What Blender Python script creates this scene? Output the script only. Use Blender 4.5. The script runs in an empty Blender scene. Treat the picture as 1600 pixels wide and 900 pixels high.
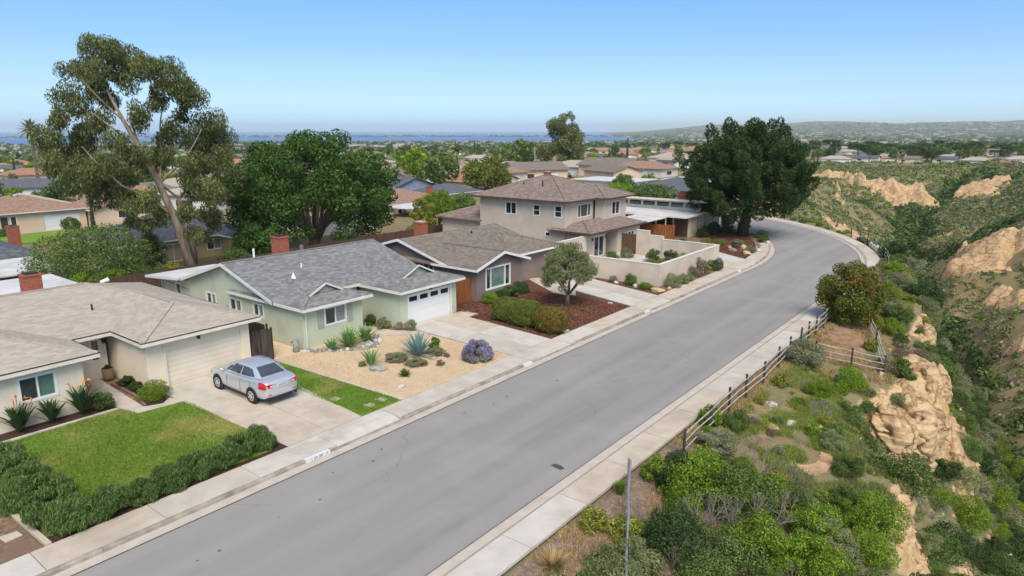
import bpy, bmesh, math, random
import numpy as np
from mathutils import Vector, Matrix

R = math.radians
scene = bpy.context.scene
C = scene.collection

# ---------------------------------------------------------------- camera
cam_d = bpy.data.cameras.new('camera')
cam_d.lens = 24.0; cam_d.sensor_width = 36.0
cam_d.clip_start = 0.1; cam_d.clip_end = 200000.0
cam = bpy.data.objects.new('camera', cam_d); C.objects.link(cam)
cam.location = (0.0, 0.0, 12.0)
cam.rotation_euler = (R(90 - 12.985), 0.0, R(38.0))
scene.camera = cam

# ---------------------------------------------------------------- world, sun, exposure
SUN_EL, SUN_AZ = 52.0, 132.0          # elevation; compass azimuth measured from +Y towards +X
world = bpy.data.worlds.new('World'); scene.world = world
world.use_nodes = True
wn = world.node_tree.nodes; wl = world.node_tree.links
wn.clear()
w_out = wn.new('ShaderNodeOutputWorld'); w_bg = wn.new('ShaderNodeBackground')
w_sky = wn.new('ShaderNodeTexSky'); w_sky.sky_type = 'NISHITA'; w_sky.sun_disc = False
w_sky.sun_elevation = R(SUN_EL); w_sky.sun_rotation = R(SUN_AZ)
w_sky.altitude = 100.0; w_sky.air_density = 0.4; w_sky.dust_density = 2.0; w_sky.ozone_density = 1.0
# marine air: the whole sky leans blue above a pale horizon, the same all the way round
w_tc = wn.new('ShaderNodeTexCoord'); w_sp = wn.new('ShaderNodeSeparateXYZ'); w_rp = wn.new('ShaderNodeValToRGB')
_st = [(0.0, (1.5, 1.84, 1.84)), (0.03, (1.02, 1.22, 1.22)), (0.055, (0.84, 0.96, 0.96)), (0.105, (0.66, 0.85, 0.89)), (0.2, (0.56, 0.87, 1.0)), (0.45, (0.74, 0.95, 1.02)), (0.9, (1.0, 1.0, 1.0))]
while len(w_rp.color_ramp.elements) < len(_st): w_rp.color_ramp.elements.new(0.5)
for _e, (_p, _c) in zip(w_rp.color_ramp.elements, _st): _e.position = _p; _e.color = (*_c, 1.0)
w_mx = wn.new('ShaderNodeMix'); w_mx.data_type = 'RGBA'; w_mx.blend_type = 'MULTIPLY'; w_mx.inputs[0].default_value = 1.0
wl.new(w_tc.outputs['Generated'], w_sp.inputs[0]); wl.new(w_sp.outputs[2], w_rp.inputs[0])
wl.new(w_sky.outputs[0], w_mx.inputs[6]); wl.new(w_rp.outputs[0], w_mx.inputs[7])
w_bg.inputs['Strength'].default_value = 0.145
wl.new(w_mx.outputs[2], w_bg.inputs['Color'])
wl.new(w_bg.outputs[0], w_out.inputs['Surface'])

sun_d = bpy.data.lights.new('sun', 'SUN'); sun_d.energy = 1.45; sun_d.angle = R(34.0)
sun_d.color = (1.0, 0.92, 0.80)
sun = bpy.data.objects.new('sun', sun_d); C.objects.link(sun)
_sd = Vector((math.sin(R(SUN_AZ)) * math.cos(R(SUN_EL)), math.cos(R(SUN_AZ)) * math.cos(R(SUN_EL)), math.sin(R(SUN_EL))))
sun.rotation_euler = _sd.to_track_quat('Z', 'Y').to_euler()
sun.location = (0, 0, 200)

scene.view_settings.view_transform = 'Standard'
scene.view_settings.look = 'None'
scene.view_settings.gamma = 1.0
scene.view_settings.use_curve_mapping = False
scene.view_settings.exposure = 1.05
scene.cycles.use_denoising = True
scene.cycles.max_bounces = 6
scene.cycles.diffuse_bounces = 3
scene.cycles.glossy_bounces = 3
scene.cycles.transmission_bounces = 3
scene.cycles.volume_bounces = 2
scene.cycles.transparent_max_bounces = 4
scene.cycles.volume_max_steps = 64

# ---------------------------------------------------------------- helpers
def lin(c):
    """sRGB 0-255 triple -> linear"""
    o = []
    for v in c:
        v = v / 255.0
        o.append(v / 12.92 if v <= 0.04045 else ((v + 0.055) / 1.055) ** 2.4)
    return (o[0], o[1], o[2], 1.0)

def alb(c, k=0.72):
    """base colour for a surface that photographs as sRGB c in full light"""
    l = lin(c); return (l[0] * k, l[1] * k, l[2] * k, 1.0)

def tag(o, label=None, cat=None, group=None, kind=None):
    if label: o['label'] = label
    if cat: o['category'] = cat
    if group: o['group'] = group
    if kind: o['kind'] = kind
    return o

def thing(name, label, cat, loc=(0, 0, 0), rz=0.0, group=None):
    o = bpy.data.objects.new(name, None); C.objects.link(o)
    o.location = loc; o.rotation_euler = (0, 0, rz); o.empty_display_size = 0.2
    return tag(o, label, cat, group)

def world_loc(o):
    v = Vector((0, 0, 0))
    while o is not None:
        v += Vector(o.location); o = o.parent
    return v

def npmesh(name, v, f, smooth=False):
    v = np.asarray(v, dtype=np.float32); f = np.asarray(f, dtype=np.int32)
    me = bpy.data.meshes.new(name)
    n, k = f.shape
    me.vertices.add(len(v)); me.vertices.foreach_set('co', v.ravel())
    me.loops.add(n * k); me.loops.foreach_set('vertex_index', f.ravel())
    me.polygons.add(n)
    me.polygons.foreach_set('loop_start', np.arange(0, n * k, k, dtype=np.int32))
    if smooth: me.polygons.foreach_set('use_smooth', np.ones(n, dtype=bool))
    me.update(calc_edges=True)
    return me

def put(name, me, mat, parent=None, loc=(0, 0, 0), rz=0.0, smooth=None):
    if mat is not None and len(me.materials) == 0: me.materials.append(mat)
    o = bpy.data.objects.new(name, me); C.objects.link(o)
    o.location = loc; o.rotation_euler = (0, 0, rz)
    if parent is not None: o.parent = parent
    return o

def copy_tree(o, parent=None):
    c = o.copy(); C.objects.link(c); c.parent = parent
    for ch in list(o.children): copy_tree(ch, c)
    return c

class MB:
    """mesh builder: collects shapes, links them as one object"""
    def __init__(s): s.v = []; s.f = []
    def add(s, vs, fs):
        b = len(s.v); s.v += [tuple(p) for p in vs]; s.f += [tuple(i + b for i in q) for q in fs]; return s
    def box(s, x0, x1, y0, y1, z0, z1):
        if x1 < x0: x0, x1 = x1, x0
        if y1 < y0: y0, y1 = y1, y0
        return s.add([(x0, y0, z0), (x1, y0, z0), (x1, y1, z0), (x0, y1, z0), (x0, y0, z1), (x1, y0, z1), (x1, y1, z1), (x0, y1, z1)],
                     [(0, 3, 2, 1), (4, 5, 6, 7), (0, 1, 5, 4), (1, 2, 6, 5), (2, 3, 7, 6), (3, 0, 4, 7)])
    def bar(s, p, q, w, h, up=(0, 0, 1)):
        """rectangular bar from p to q, w wide and h high"""
        p = Vector(p); q = Vector(q); d = (q - p).normalized(); up = Vector(up)
        sd = d.cross(up)
        if sd.length < 1e-4: sd = Vector((1, 0, 0))
        sd.normalize(); u = sd.cross(d).normalized()
        vs = []
        for c in (p, q):
            for a, b in ((-1, -1), (1, -1), (1, 1), (-1, 1)): vs.append(c + sd * (a * w / 2) + u * (b * h / 2))
        return s.add(vs, [(3, 2, 1, 0), (4, 5, 6, 7), (0, 1, 5, 4), (1, 2, 6, 5), (2, 3, 7, 6), (3, 0, 4, 7)])
    def prism(s, poly, z0, z1):
        """vertical prism over a counter-clockwise xy polygon"""
        a = sum(poly[i][0] * poly[(i + 1) % len(poly)][1] - poly[(i + 1) % len(poly)][0] * poly[i][1] for i in range(len(poly)))
        if a < 0: poly = poly[::-1]
        n = len(poly)
        vs = [(p[0], p[1], z0) for p in poly] + [(p[0], p[1], z1) for p in poly]
        fs = [tuple(range(n - 1, -1, -1)), tuple(range(n, 2 * n))]
        for i in range(n): fs.append((i, (i + 1) % n, n + (i + 1) % n, n + i))
        return s.add(vs, fs)
    def tube(s, pts, rad, n=8, cap=True):
        pts = [Vector(p) for p in pts]; rings = []
        for i, p in enumerate(pts):
            d = (pts[min(i + 1, len(pts) - 1)] - pts[max(i - 1, 0)])
            d = d.normalized() if d.length > 1e-6 else Vector((0, 0, 1))
            a = d.cross(Vector((0.31, 0.17, 0.93)))
            if a.length < 0.05: a = d.cross(Vector((1, 0, 0)))
            a.normalize(); b = d.cross(a)
            r = rad[i] if hasattr(rad, '__len__') else rad
            rings.append([p + (a * math.cos(2 * math.pi * k / n) + b * math.sin(2 * math.pi * k / n)) * r for k in range(n)])
        vs = [v for rg in rings for v in rg]; fs = []
        for i in range(len(rings) - 1):
            for k in range(n):
                fs.append((i * n + k, i * n + (k + 1) % n, (i + 1) * n + (k + 1) % n, (i + 1) * n + k))
        if cap:
            fs.append(tuple(range(n - 1, -1, -1))); fs.append(tuple((len(rings) - 1) * n + k for k in range(n)))
        return s.add(vs, fs)
    def mesh(s, name, off=(0, 0, 0), smooth=False):
        me = bpy.data.meshes.new(name)
        ox, oy, oz = off
        me.from_pydata([(x - ox, y - oy, z - oz) for x, y, z in s.v], [], s.f)
        me.validate(); 
        if smooth:
            for p in me.polygons: p.use_smooth = True
        me.update(); return me
    def build(s, name, mat, parent=None, smooth=False, bevel=0.0):
        """vertices are given in world space; parent empties are unrotated"""
        off = world_loc(parent) if parent is not None else None
        if off is None:
            a = np.array(s.v); off = ((a[:, 0].min() + a[:, 0].max()) / 2, (a[:, 1].min() + a[:, 1].max()) / 2, a[:, 2].min())
            loc = off
        else: loc = (0, 0, 0)
        me = s.mesh(name, off, smooth)
        if bevel > 0:
            bm = bmesh.new(); bm.from_mesh(me)
            bmesh.ops.bevel(bm, geom=list(bm.edges), offset=bevel, segments=1, affect='EDGES', clamp_overlap=True)
            bm.to_mesh(me); bm.free()
        return put(name, me, mat, parent, loc)

# ---- noise on arrays
def _hash(ix, iy, seed):
    h = (ix.astype(np.int64) * 374761393 + iy.astype(np.int64) * 668265263 + seed * 1442695041) & 0xffffffff
    h = ((h ^ (h >> 13)) * 1274126177) & 0xffffffff
    return ((h ^ (h >> 16)) & 0xffff) / 65535.0
def vnoise(x, y, seed=0):
    ix = np.floor(x); iy = np.floor(y); fx = x - ix; fy = y - iy
    ux = fx * fx * (3 - 2 * fx); uy = fy * fy * (3 - 2 * fy)
    a = _hash(ix, iy, seed); b = _hash(ix + 1, iy, seed); c = _hash(ix, iy + 1, seed); d = _hash(ix + 1, iy + 1, seed)
    return (a * (1 - ux) + b * ux) * (1 - uy) + (c * (1 - ux) + d * ux) * uy
def fbm(x, y, oct=4, seed=0):
    s = 0; a = 0.5
    for o in range(oct):
        s = s + a * vnoise(x * 2 ** o + 17.3 * o, y * 2 ** o - 9.1 * o, seed + o); a *= 0.5
    return s

# ---------------------------------------------------------------- materials
def new_mat(name):
    m = bpy.data.materials.new(name); m.use_nodes = True
    nt = m.node_tree; nt.nodes.clear()
    out = nt.nodes.new('ShaderNodeOutputMaterial'); b = nt.nodes.new('ShaderNodeBsdfPrincipled')
    nt.links.new(b.outputs[0], out.inputs['Surface'])
    return m, nt, b
def nd(nt, typ, **k):
    n = nt.nodes.new(typ)
    for a, v in k.items():
        if a.startswith('i_'):
            key = a[2:].replace('_', ' '); n.inputs[key].default_value = v
        else: setattr(n, a, v)
    return n
def math_n(nt, op, a, b=None, clamp=False):
    n = nt.nodes.new('ShaderNodeMath'); n.operation = op; n.use_clamp = clamp
    for i, v in enumerate((a, b)):
        if v is None: continue
        if isinstance(v, (int, float)): n.inputs[i].default_value = v
        else: nt.links.new(v, n.inputs[i])
    return n.outputs[0]
def vmath(nt, op, a, b=None):
    n = nt.nodes.new('ShaderNodeVectorMath'); n.operation = op
    for i, v in enumerate((a, b)):
        if v is None: continue
        if isinstance(v, tuple): n.inputs[i].default_value = v
        else: nt.links.new(v, n.inputs[i])
    return n
def mixc(nt, fac, a, b, mode='MIX'):
    n = nt.nodes.new('ShaderNodeMix'); n.data_type = 'RGBA'; n.blend_type = mode
    for k, v in ((0, fac), (6, a), (7, b)):
        if isinstance(v, (int, float, tuple)): n.inputs[k].default_value = v
        else: nt.links.new(v, n.inputs[k])
    return n.outputs[2]
def ramp(nt, fac, stops):
    n = nt.nodes.new('ShaderNodeValToRGB'); e = n.color_ramp.elements
    while len(e) < len(stops): e.new(0.5)
    for i, (p, c) in enumerate(stops): e[i].position = p; e[i].color = c
    nt.links.new(fac, n.inputs[0]); return n.outputs[0]
def pos_vec(nt, scale=(1, 1, 1), rot=0.0, obj=False):
    if obj: src = nd(nt, 'ShaderNodeTexCoord').outputs['Object']
    else: src = nd(nt, 'ShaderNodeNewGeometry').outputs['Position']
    mp = nd(nt, 'ShaderNodeMapping'); mp.inputs['Scale'].default_value = scale; mp.inputs['Rotation'].default_value = (0, 0, rot)
    nt.links.new(src, mp.inputs[0]); return mp.outputs[0]
def noise(nt, vec, scale, detail=4.0, rough=0.55, dist=0.0):
    n = nd(nt, 'ShaderNodeTexNoise'); n.inputs['Scale'].default_value = scale; n.inputs['Detail'].default_value = detail
    n.inputs['Roughness'].default_value = rough; n.inputs['Distortion'].default_value = dist
    nt.links.new(vec, n.inputs['Vector']); return n.outputs[0]
def step(nt, v, lo, hi):
    n = nd(nt, 'ShaderNodeMapRange'); n.inputs[1].default_value = lo; n.inputs[2].default_value = hi
    nt.links.new(v, n.inputs[0]); return n.outputs[0]
def bump(nt, b, h, strength=0.3, dist=0.02):
    n = nd(nt, 'ShaderNodeBump'); n.inputs['Strength'].default_value = strength; n.inputs['Distance'].default_value = dist
    nt.links.new(h, n.inputs['Height']); nt.links.new(n.outputs[0], b.inputs['Normal'])

def surf(name, c1, c2, scale=3.0, rough=0.85, c3=None, s3=0.3, lo3=0.5, hi3=0.7, bmp=0.25, bs=25.0, bd=0.02, stretch=(1, 1, 1), rot=0.0, spec=0.3, obj=False, lo=0.35, hi=0.65, fine=0.0, metal=0.0):
    m, nt, b = new_mat(name)
    v = pos_vec(nt, stretch, rot, obj)
    col = mixc(nt, step(nt, noise(nt, v, scale), lo, hi), c1, c2)
    if c3: col = mixc(nt, step(nt, noise(nt, v, s3, 5.0, 0.6, 0.4), lo3, hi3), col, c3)
    if fine > 0:
        g = noise(nt, v, bs * 1.3, 2.0)
        k = nd(nt, 'ShaderNodeMapRange'); k.inputs[1].default_value = 0.25; k.inputs[2].default_value = 0.75
        k.inputs[3].default_value = 1 - fine; k.inputs[4].default_value = 1 + fine
        nt.links.new(g, k.inputs[0])
        sc = vmath(nt, 'SCALE', col); nt.links.new(k.outputs[0], sc.inputs['Scale']); col = sc.outputs[0]
    nt.links.new(col, b.inputs['Base Color'])
    b.inputs['Roughness'].default_value = rough; b.inputs['Specular IOR Level'].default_value = spec
    b.inputs['Metallic'].default_value = metal
    if bmp > 0: bump(nt, b, noise(nt, v, bs, 3.0), bmp, bd)
    return m

def plain(name, c, rough=0.5, spec=0.4, metal=0.0):
    m, nt, b = new_mat(name)
    v = pos_vec(nt, obj=True)
    col = mixc(nt, noise(nt, v, 6.0), tuple(x * 0.93 for x in c[:3]) + (1,), tuple(min(1, x * 1.05) for x in c[:3]) + (1,))
    nt.links.new(col, b.inputs['Base Color']); b.inputs['Roughness'].default_value = rough
    b.inputs['Specular IOR Level'].default_value = spec; b.inputs['Metallic'].default_value = metal
    return m

def glass(name, c, c2=None, rough=0.06, spec=0.8, slats=0.0):
    """window pane: dark room or blind behind a reflecting sheet"""
    m, nt, b = new_mat(name)
    v = pos_vec(nt)
    col = mixc(nt, step(nt, noise(nt, v, 1.4, 2.0), 0.3, 0.7), c, c2 or c)
    if slats > 0:
        w = nd(nt, 'ShaderNodeTexWave'); w.bands_direction = 'Z'; w.inputs['Scale'].default_value = slats
        nt.links.new(v, w.inputs[0]); col = mixc(nt, math_n(nt, 'MULTIPLY', w.outputs[0], 0.25), col, (0.02, 0.03, 0.03, 1))
    nt.links.new(col, b.inputs['Base Color']); b.inputs['Roughness'].default_value = rough
    b.inputs['Specular IOR Level'].default_value = spec
    b.inputs['Coat Weight'].default_value = 0.4; b.inputs['Coat Roughness'].default_value = 0.03
    return m

def shingle(name, c1, c2, c3, course=0.05, width=0.3, bmp=0.5, dark=0.75, big=None):
    """roof courses follow height, tab joints run along the eave"""
    m, nt, b = new_mat(name)
    g = nd(nt, 'ShaderNodeNewGeometry')
    t = vmath(nt, 'NORMALIZE', vmath(nt, 'CROSS_PRODUCT', g.outputs['True Normal'], (0.0, 0.0, 1.0)).outputs[0])
    along = vmath(nt, 'DOT_PRODUCT', g.outputs['Position'], t.outputs[0]).outputs['Value']
    sp = nd(nt, 'ShaderNodeSeparateXYZ'); nt.links.new(g.outputs['Position'], sp.inputs[0])
    cr = math_n(nt, 'DIVIDE', sp.outputs[2], course)
    fl = math_n(nt, 'FLOOR', cr); fr = math_n(nt, 'FRACT', cr)
    ax = math_n(nt, 'ADD', math_n(nt, 'DIVIDE', along, width), math_n(nt, 'MULTIPLY', fl, 0.377))
    cell = math_n(nt, 'FLOOR', ax)
    cb = nd(nt, 'ShaderNodeCombineXYZ'); nt.links.new(cell, cb.inputs[0]); nt.links.new(fl, cb.inputs[1])
    wnz = nd(nt, 'ShaderNodeTexWhiteNoise'); wnz.noise_dimensions = '3D'; nt.links.new(cb.outputs[0], wnz.inputs['Vector'])
    col = ramp(nt, wnz.outputs['Value'], [(0.0, c1), (0.5, c2), (1.0, c3)])
    v = pos_vec(nt)
    col = mixc(nt, math_n(nt, 'MULTIPLY', step(nt, noise(nt, v, 0.55, 5.0, 0.65), 0.35, 0.75), 0.3), col, big or c3)
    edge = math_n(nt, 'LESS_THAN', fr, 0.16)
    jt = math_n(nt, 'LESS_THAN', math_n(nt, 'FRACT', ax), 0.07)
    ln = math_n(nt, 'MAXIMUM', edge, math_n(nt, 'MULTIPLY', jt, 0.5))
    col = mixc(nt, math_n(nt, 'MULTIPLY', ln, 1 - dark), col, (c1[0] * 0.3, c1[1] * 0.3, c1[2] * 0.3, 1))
    nt.links.new(col, b.inputs['Base Color']); b.inputs['Roughness'].default_value = 0.9
    b.inputs['Specular IOR Level'].default_value = 0.25
    bump(nt, b, math_n(nt, 'ADD', math_n(nt, 'SUBTRACT', 1.0, fr), math_n(nt, 'MULTIPLY', wnz.outputs['Value'], 0.35)), bmp, 0.02)
    return m

def leafm(name, cols, transl=0.3, rough=0.55, vary=0.12, spec=0.1):
    m = bpy.data.materials.new(name); m.use_nodes = True
    nt = m.node_tree; nt.nodes.clear()
    out = nt.nodes.new('ShaderNodeOutputMaterial'); b = nt.nodes.new('ShaderNodeBsdfPrincipled')
    g = nd(nt, 'ShaderNodeNewGeometry'); oi = nd(nt, 'ShaderNodeObjectInfo')
    n = len(cols)
    col = ramp(nt, g.outputs['Random Per Island'], [(i / max(1, n - 1), c) for i, c in enumerate(cols)])
    v = pos_vec(nt)
    hs = nd(nt, 'ShaderNodeHueSaturation')
    k = math_n(nt, 'ADD', math_n(nt, 'MULTIPLY', oi.outputs['Random'], vary * 2), 1 - vary)
    k = math_n(nt, 'MULTIPLY', k, math_n(nt, 'ADD', math_n(nt, 'MULTIPLY', noise(nt, v, 0.9, 2.0), 0.7), 0.65))
    nt.links.new(k, hs.inputs['Value']); nt.links.new(col, hs.inputs['Color'])
    nt.links.new(hs.outputs[0], b.inputs['Base Color']); b.inputs['Roughness'].default_value = rough
    b.inputs['Specular IOR Level'].default_value = spec
    tr = nd(nt, 'ShaderNodeBsdfTranslucent'); nt.links.new(hs.outputs[0], tr.inputs[0])
    mx = nd(nt, 'ShaderNodeMixShader'); mx.inputs[0].default_value = transl
    nt.links.new(b.outputs[0], mx.inputs[1]); nt.links.new(tr.outputs[0], mx.inputs[2]); nt.links.new(mx.outputs[0], out.inputs['Surface'])
    return m

M = {}
# ================================================================ SETTING
# ---- road centre line: straight along +Y, then a left bend round (-55, 61)
BX, BY, R0, AMAX = -55.0, 61.0, 39.05, 1.45
def on_road(s, off):
    """point at distance s along the street, off = x offset of the lane line"""
    if s <= BY: return (off, s)
    a = (s - BY) / R0; r = off - BX
    if a <= AMAX: return (BX + r * math.cos(a), BY + r * math.sin(a))
    e = (a - AMAX) * R0
    return (BX + r * math.cos(AMAX) - e * math.sin(AMAX), BY + r * math.sin(AMAX) + e * math.cos(AMAX))

RIM = [(-4, -60), (-2.5, 5), (-1.6, 18), (-2.2, 26), (-3.6, 29.6), (-5.6, 31.6), (-6.5, 33.6), (-6.2, 35.6), (-5.0, 37.2), (-4.0, 40), (-4.8, 48), (-6.3, 58), (-8.3, 68), (-10.8, 76.5), (-14.8, 84.5), (-20.8, 93.5), (-28, 101),
       (-38, 116), (-46, 145), (-55, 185), (-66, 225), (-82, 262), (-100, 285), (-110, 320), (-100, 350), (-80, 352), (-62, 345), (-50, 342), (-44, 360), (-36, 385),
       (-22, 400), (-8, 390), (2, 360), (5, 310), (9, 260), (15, 200), (25, 140), (40, 60), (52, -60)]
THAL = [(22, -60, -26), (15, 20, -25), (7, 60, -25), (1, 85, -26), (-4.5, 110, -27), (-12, 140, -28), (-20, 170, -28), (-28, 215, -27), (-34, 260, -24), (-34, 300, -19), (-31, 340, -13), (-24, 380, -6)]
BRANCH = [(-34, 260, -24), (-52, 268, -19), (-75, 285, -13), (-95, 315, -8)]

def seg_dist(x, y, pts):
    """distance to a polyline and the interpolated third value"""
    best = np.full(x.shape, 1e9); val = np.zeros(x.shape)
    for a, b in zip(pts[:-1], pts[1:]):
        dx, dy = b[0] - a[0], b[1] - a[1]; L2 = dx * dx + dy * dy
        t = np.clip(((x - a[0]) * dx + (y - a[1]) * dy) / L2, 0, 1)
        d = np.hypot(x - a[0] - t * dx, y - a[1] - t * dy)
        m = d < best; best = np.where(m, d, best)
        if len(a) > 2: val = np.where(m, a[2] + t * (b[2] - a[2]), val)
    return best, val
def inside(x, y, poly):
    r = np.zeros(x.shape, dtype=bool); n = len(poly)
    for i in range(n):
        x0, y0 = poly[i]; x1, y1 = poly[(i + 1) % n]
        c = ((y0 > y) != (y1 > y)) & (x < (x1 - x0) * (y - y0) / ((y1 - y0) if y1 != y0 else 1e-9) + x0)
        r ^= c
    return r

U_K = [0, 10, 20, 55, 90, 200, 350, 600, 1000, 1800, 2900, 3100, 3400, 5200, 5600, 6700, 7000, 60000]
U_Z = [-.1, -.6, -1.2, -1.6, -3, -7, -10, -15, -24, -31, -35, -38.6, -41, -41, -37, -37, -44, -60]
def base_h(x, y):
    u = np.hypot(np.maximum(-52 - x, 0), np.maximum(y - 105, 0) * 0.35)
    r = np.hypot(x, y)
    u = np.where(r > 700, np.maximum(u, np.clip((r - 700) / 900, 0, 1) * r), u)
    z = np.interp(u, U_K, U_Z)
    az = np.degrees(np.arctan2(x, y))                      # 0 = +Y, negative to the left
    # inland country on the right: no lagoon, rolling land and a far ridge
    wr = np.clip((az + 30) / 12, 0, 1)
    land = np.interp(r, [0, 700, 1500, 3500, 6000, 8500, 12000, 30000], [-3, -5, -22, -26, -14, 75, 150, 60])
    ridge = 0.55 + 0.6 * vnoise(az * 0.22, az * 0 + 3.3, 5) + 0.25 * vnoise(az * 0.9, r / 900, 6)
    land = np.where(land > -10, -10 + (land + 10) * ridge, land)
    z = np.where(r > 500, z * (1 - wr) + np.where(r > 1200, land, np.minimum(land, z + 3)) * wr, z)
    wl = np.clip((-76 - az) / 6, 0, 1)                       # far left: low hill, no sea
    z = np.where(r > 700, z * (1 - wl) + wl * np.interp(r, [700, 1200, 1700, 2600, 9000], [-13, 5, 11, -22, -30]), z)
    roll = (fbm(x / 90.0, y / 90.0, 3, 11) - 0.45) * np.clip((r - 130) / 300, 0, 1) * 4.0
    return z + np.where(u < 2700, roll, 0)

def terrain(x, y):
    """height and rock mask"""
    z = base_h(x, y)
    shelf = np.where((x > -9.8) & (y < 100), np.clip(x + 9.8, 0, 30) * 0.17, 0)
    z = z - np.minimum(shelf, 1.3)
    ins = inside(x, y, RIM)
    a, _ = seg_dist(x, y, [(p[0], p[1]) for p in RIM])
    b1, t1 = seg_dist(x, y, THAL); b2, t2 = seg_dist(x, y, BRANCH)
    b = np.minimum(b1, b2); tz = np.where(b1 < b2, t1, t2)
    wob = (fbm(x / 14.0, y / 14.0, 3, 3) - 0.45)
    s = np.clip(a / (a + b + 1e-6) + wob * 0.25 * np.clip(a / 6, 0, 1), 0, 1)
    near = np.clip((110 - y) / 40, 0, 1)
    g = s ** (0.85 - 0.08 * near)
    g = g * (1 - 0.25 * (1 - s) * np.sin(s * 9) * 0.5)
    zi = z - g * (z - tz)
    # spurs and gullies running down to the stream line
    thx = np.interp(y, [p[1] for p in THAL], [p[0] for p in THAL]); left = x < thx
    wy = y + (fbm(x / 18.0, y / 18.0, 2, 23) - .45) * 26 + np.abs(x - thx) * .35
    rib = np.where(left, np.abs(vnoise(wy / 19.0, y * 0 + 1.5, 21) - .5), np.abs(vnoise(wy / 23.0, y * 0 + 7.5, 22) - .5)) * 2 - .45
    rib2 = np.abs(fbm(x / 9.0 + 5, y / 9.0, 3, 27) - 0.45) * 4 - 0.6
    zi = zi - (rib * 8.5 * (1 - .7 * near) + rib2 * 1.5) * np.clip(4 * s * (1 - s), 0, 1) * np.clip(a / 8, 0, 1)
    z = np.where(ins, zi, z)
    z = z + (fbm(x / 2.2, y / 2.2, 3, 31) - 0.45) * np.where(x > -9.5, 0.35, 0.0) * np.where(y < 420, 1, 0)
    return z, ins, a, s

xs = np.concatenate([-np.geomspace(140, 60000, 60)[::-1], np.arange(-138, -60, 3.0), np.arange(-60, -14, 2.0), np.arange(-14, 9, 0.55), np.arange(9, 60, 3.0), np.geomspace(62, 60000, 36)])
ys = np.concatenate([-np.geomspace(12, 60000, 24)[::-1], np.arange(-10, 8, 3.0), np.arange(8, 112, 0.8), np.arange(112, 420, 2.2), np.geomspace(422, 60000, 90)])
GX, GY = np.meshgrid(xs, ys)
GZ, INS, RA, SS = terrain(GX, GY)
nx, ny = len(xs), len(ys)
idx = np.arange(nx * ny).reshape(ny, nx)
quads = np.stack([idx[:-1, :-1], idx[:-1, 1:], idx[1:, 1:], idx[1:, :-1]], -1).reshape(-1, 4)
# bare sandstone: steep faces plus the cliffs the photo shows
gy, gx = np.gradient(GZ, ys, xs)
steep = np.hypot(gx, gy)
rock = np.clip((steep - 1.35) / 0.5, 0, 1) * INS
CLIFFS = [(-70, 322, 6, 8, .6), (-16, 168, 3, 6, .6), (-86, 300, 6, 6, .5), (-20, 236, 5, 7, .5), (-44, 240, 4, 8, .5),
          (-2.5, 27, .5, 5, .8), (-4.3, 38.5, 1.0, 4.0, .9), (-5.4, 54, .6, 5, .8), (-7.8, 66, .6, 3, .6), (-1.2, 30, .5, 4, .6), (-1.8, 47, .6, 5, .7), (-2.0, 62, .6, 6, .6)]
for cx, cy, rx, ry, k in CLIFFS:
    d = np.hypot((GX - cx) / rx, (GY - cy) / ry) + (fbm(GX / 5.0, GY / 5.0, 3, 41) - 0.45) * 1.5
    rock = np.maximum(rock, k * np.clip((1.05 - d) * 3, 0, 1))
# rock stands out in ledges
led = (np.abs(fbm(GX / 3.4, GY / 5.0, 3, 51) - 0.45) * 3.2 - 0.4)
GZ = GZ + rock * led * np.where(GY < 110, 0.5, 1.8)
gme = npmesh('ground', np.stack([GX, GY, GZ], -1).reshape(-1, 3), quads, smooth=True)
at = gme.attributes.new('rock', 'FLOAT', 'POINT'); at.data.foreach_set('value', rock.ravel().astype(np.float32))

def ground_z(x, y):
    """height of the finished ground sheet (bilinear)"""
    i = int(np.clip(np.searchsorted(xs, x) - 1, 0, nx - 2)); j = int(np.clip(np.searchsorted(ys, y) - 1, 0, ny - 2))
    u = (x - xs[i]) / (xs[i + 1] - xs[i]); v = (y - ys[j]) / (ys[j + 1] - ys[j])
    return float((GZ[j, i] * (1 - u) + GZ[j, i + 1] * u) * (1 - v) + (GZ[j + 1, i] * (1 - u) + GZ[j + 1, i + 1] * u) * v)

def gzv(x, y):
    x = np.asarray(x, float); y = np.asarray(y, float)
    i = np.clip(np.searchsorted(xs, x) - 1, 0, nx - 2); j = np.clip(np.searchsorted(ys, y) - 1, 0, ny - 2)
    u = (x - xs[i]) / (xs[i + 1] - xs[i]); v = (y - ys[j]) / (ys[j + 1] - ys[j])
    return (GZ[j, i] * (1 - u) + GZ[j, i + 1] * u) * (1 - v) + (GZ[j + 1, i] * (1 - u) + GZ[j + 1, i + 1] * u) * v
def rockv(x, y):
    i = np.clip(np.searchsorted(xs, x) - 1, 0, nx - 2); j = np.clip(np.searchsorted(ys, y) - 1, 0, ny - 2); return rock[j, i]

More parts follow.
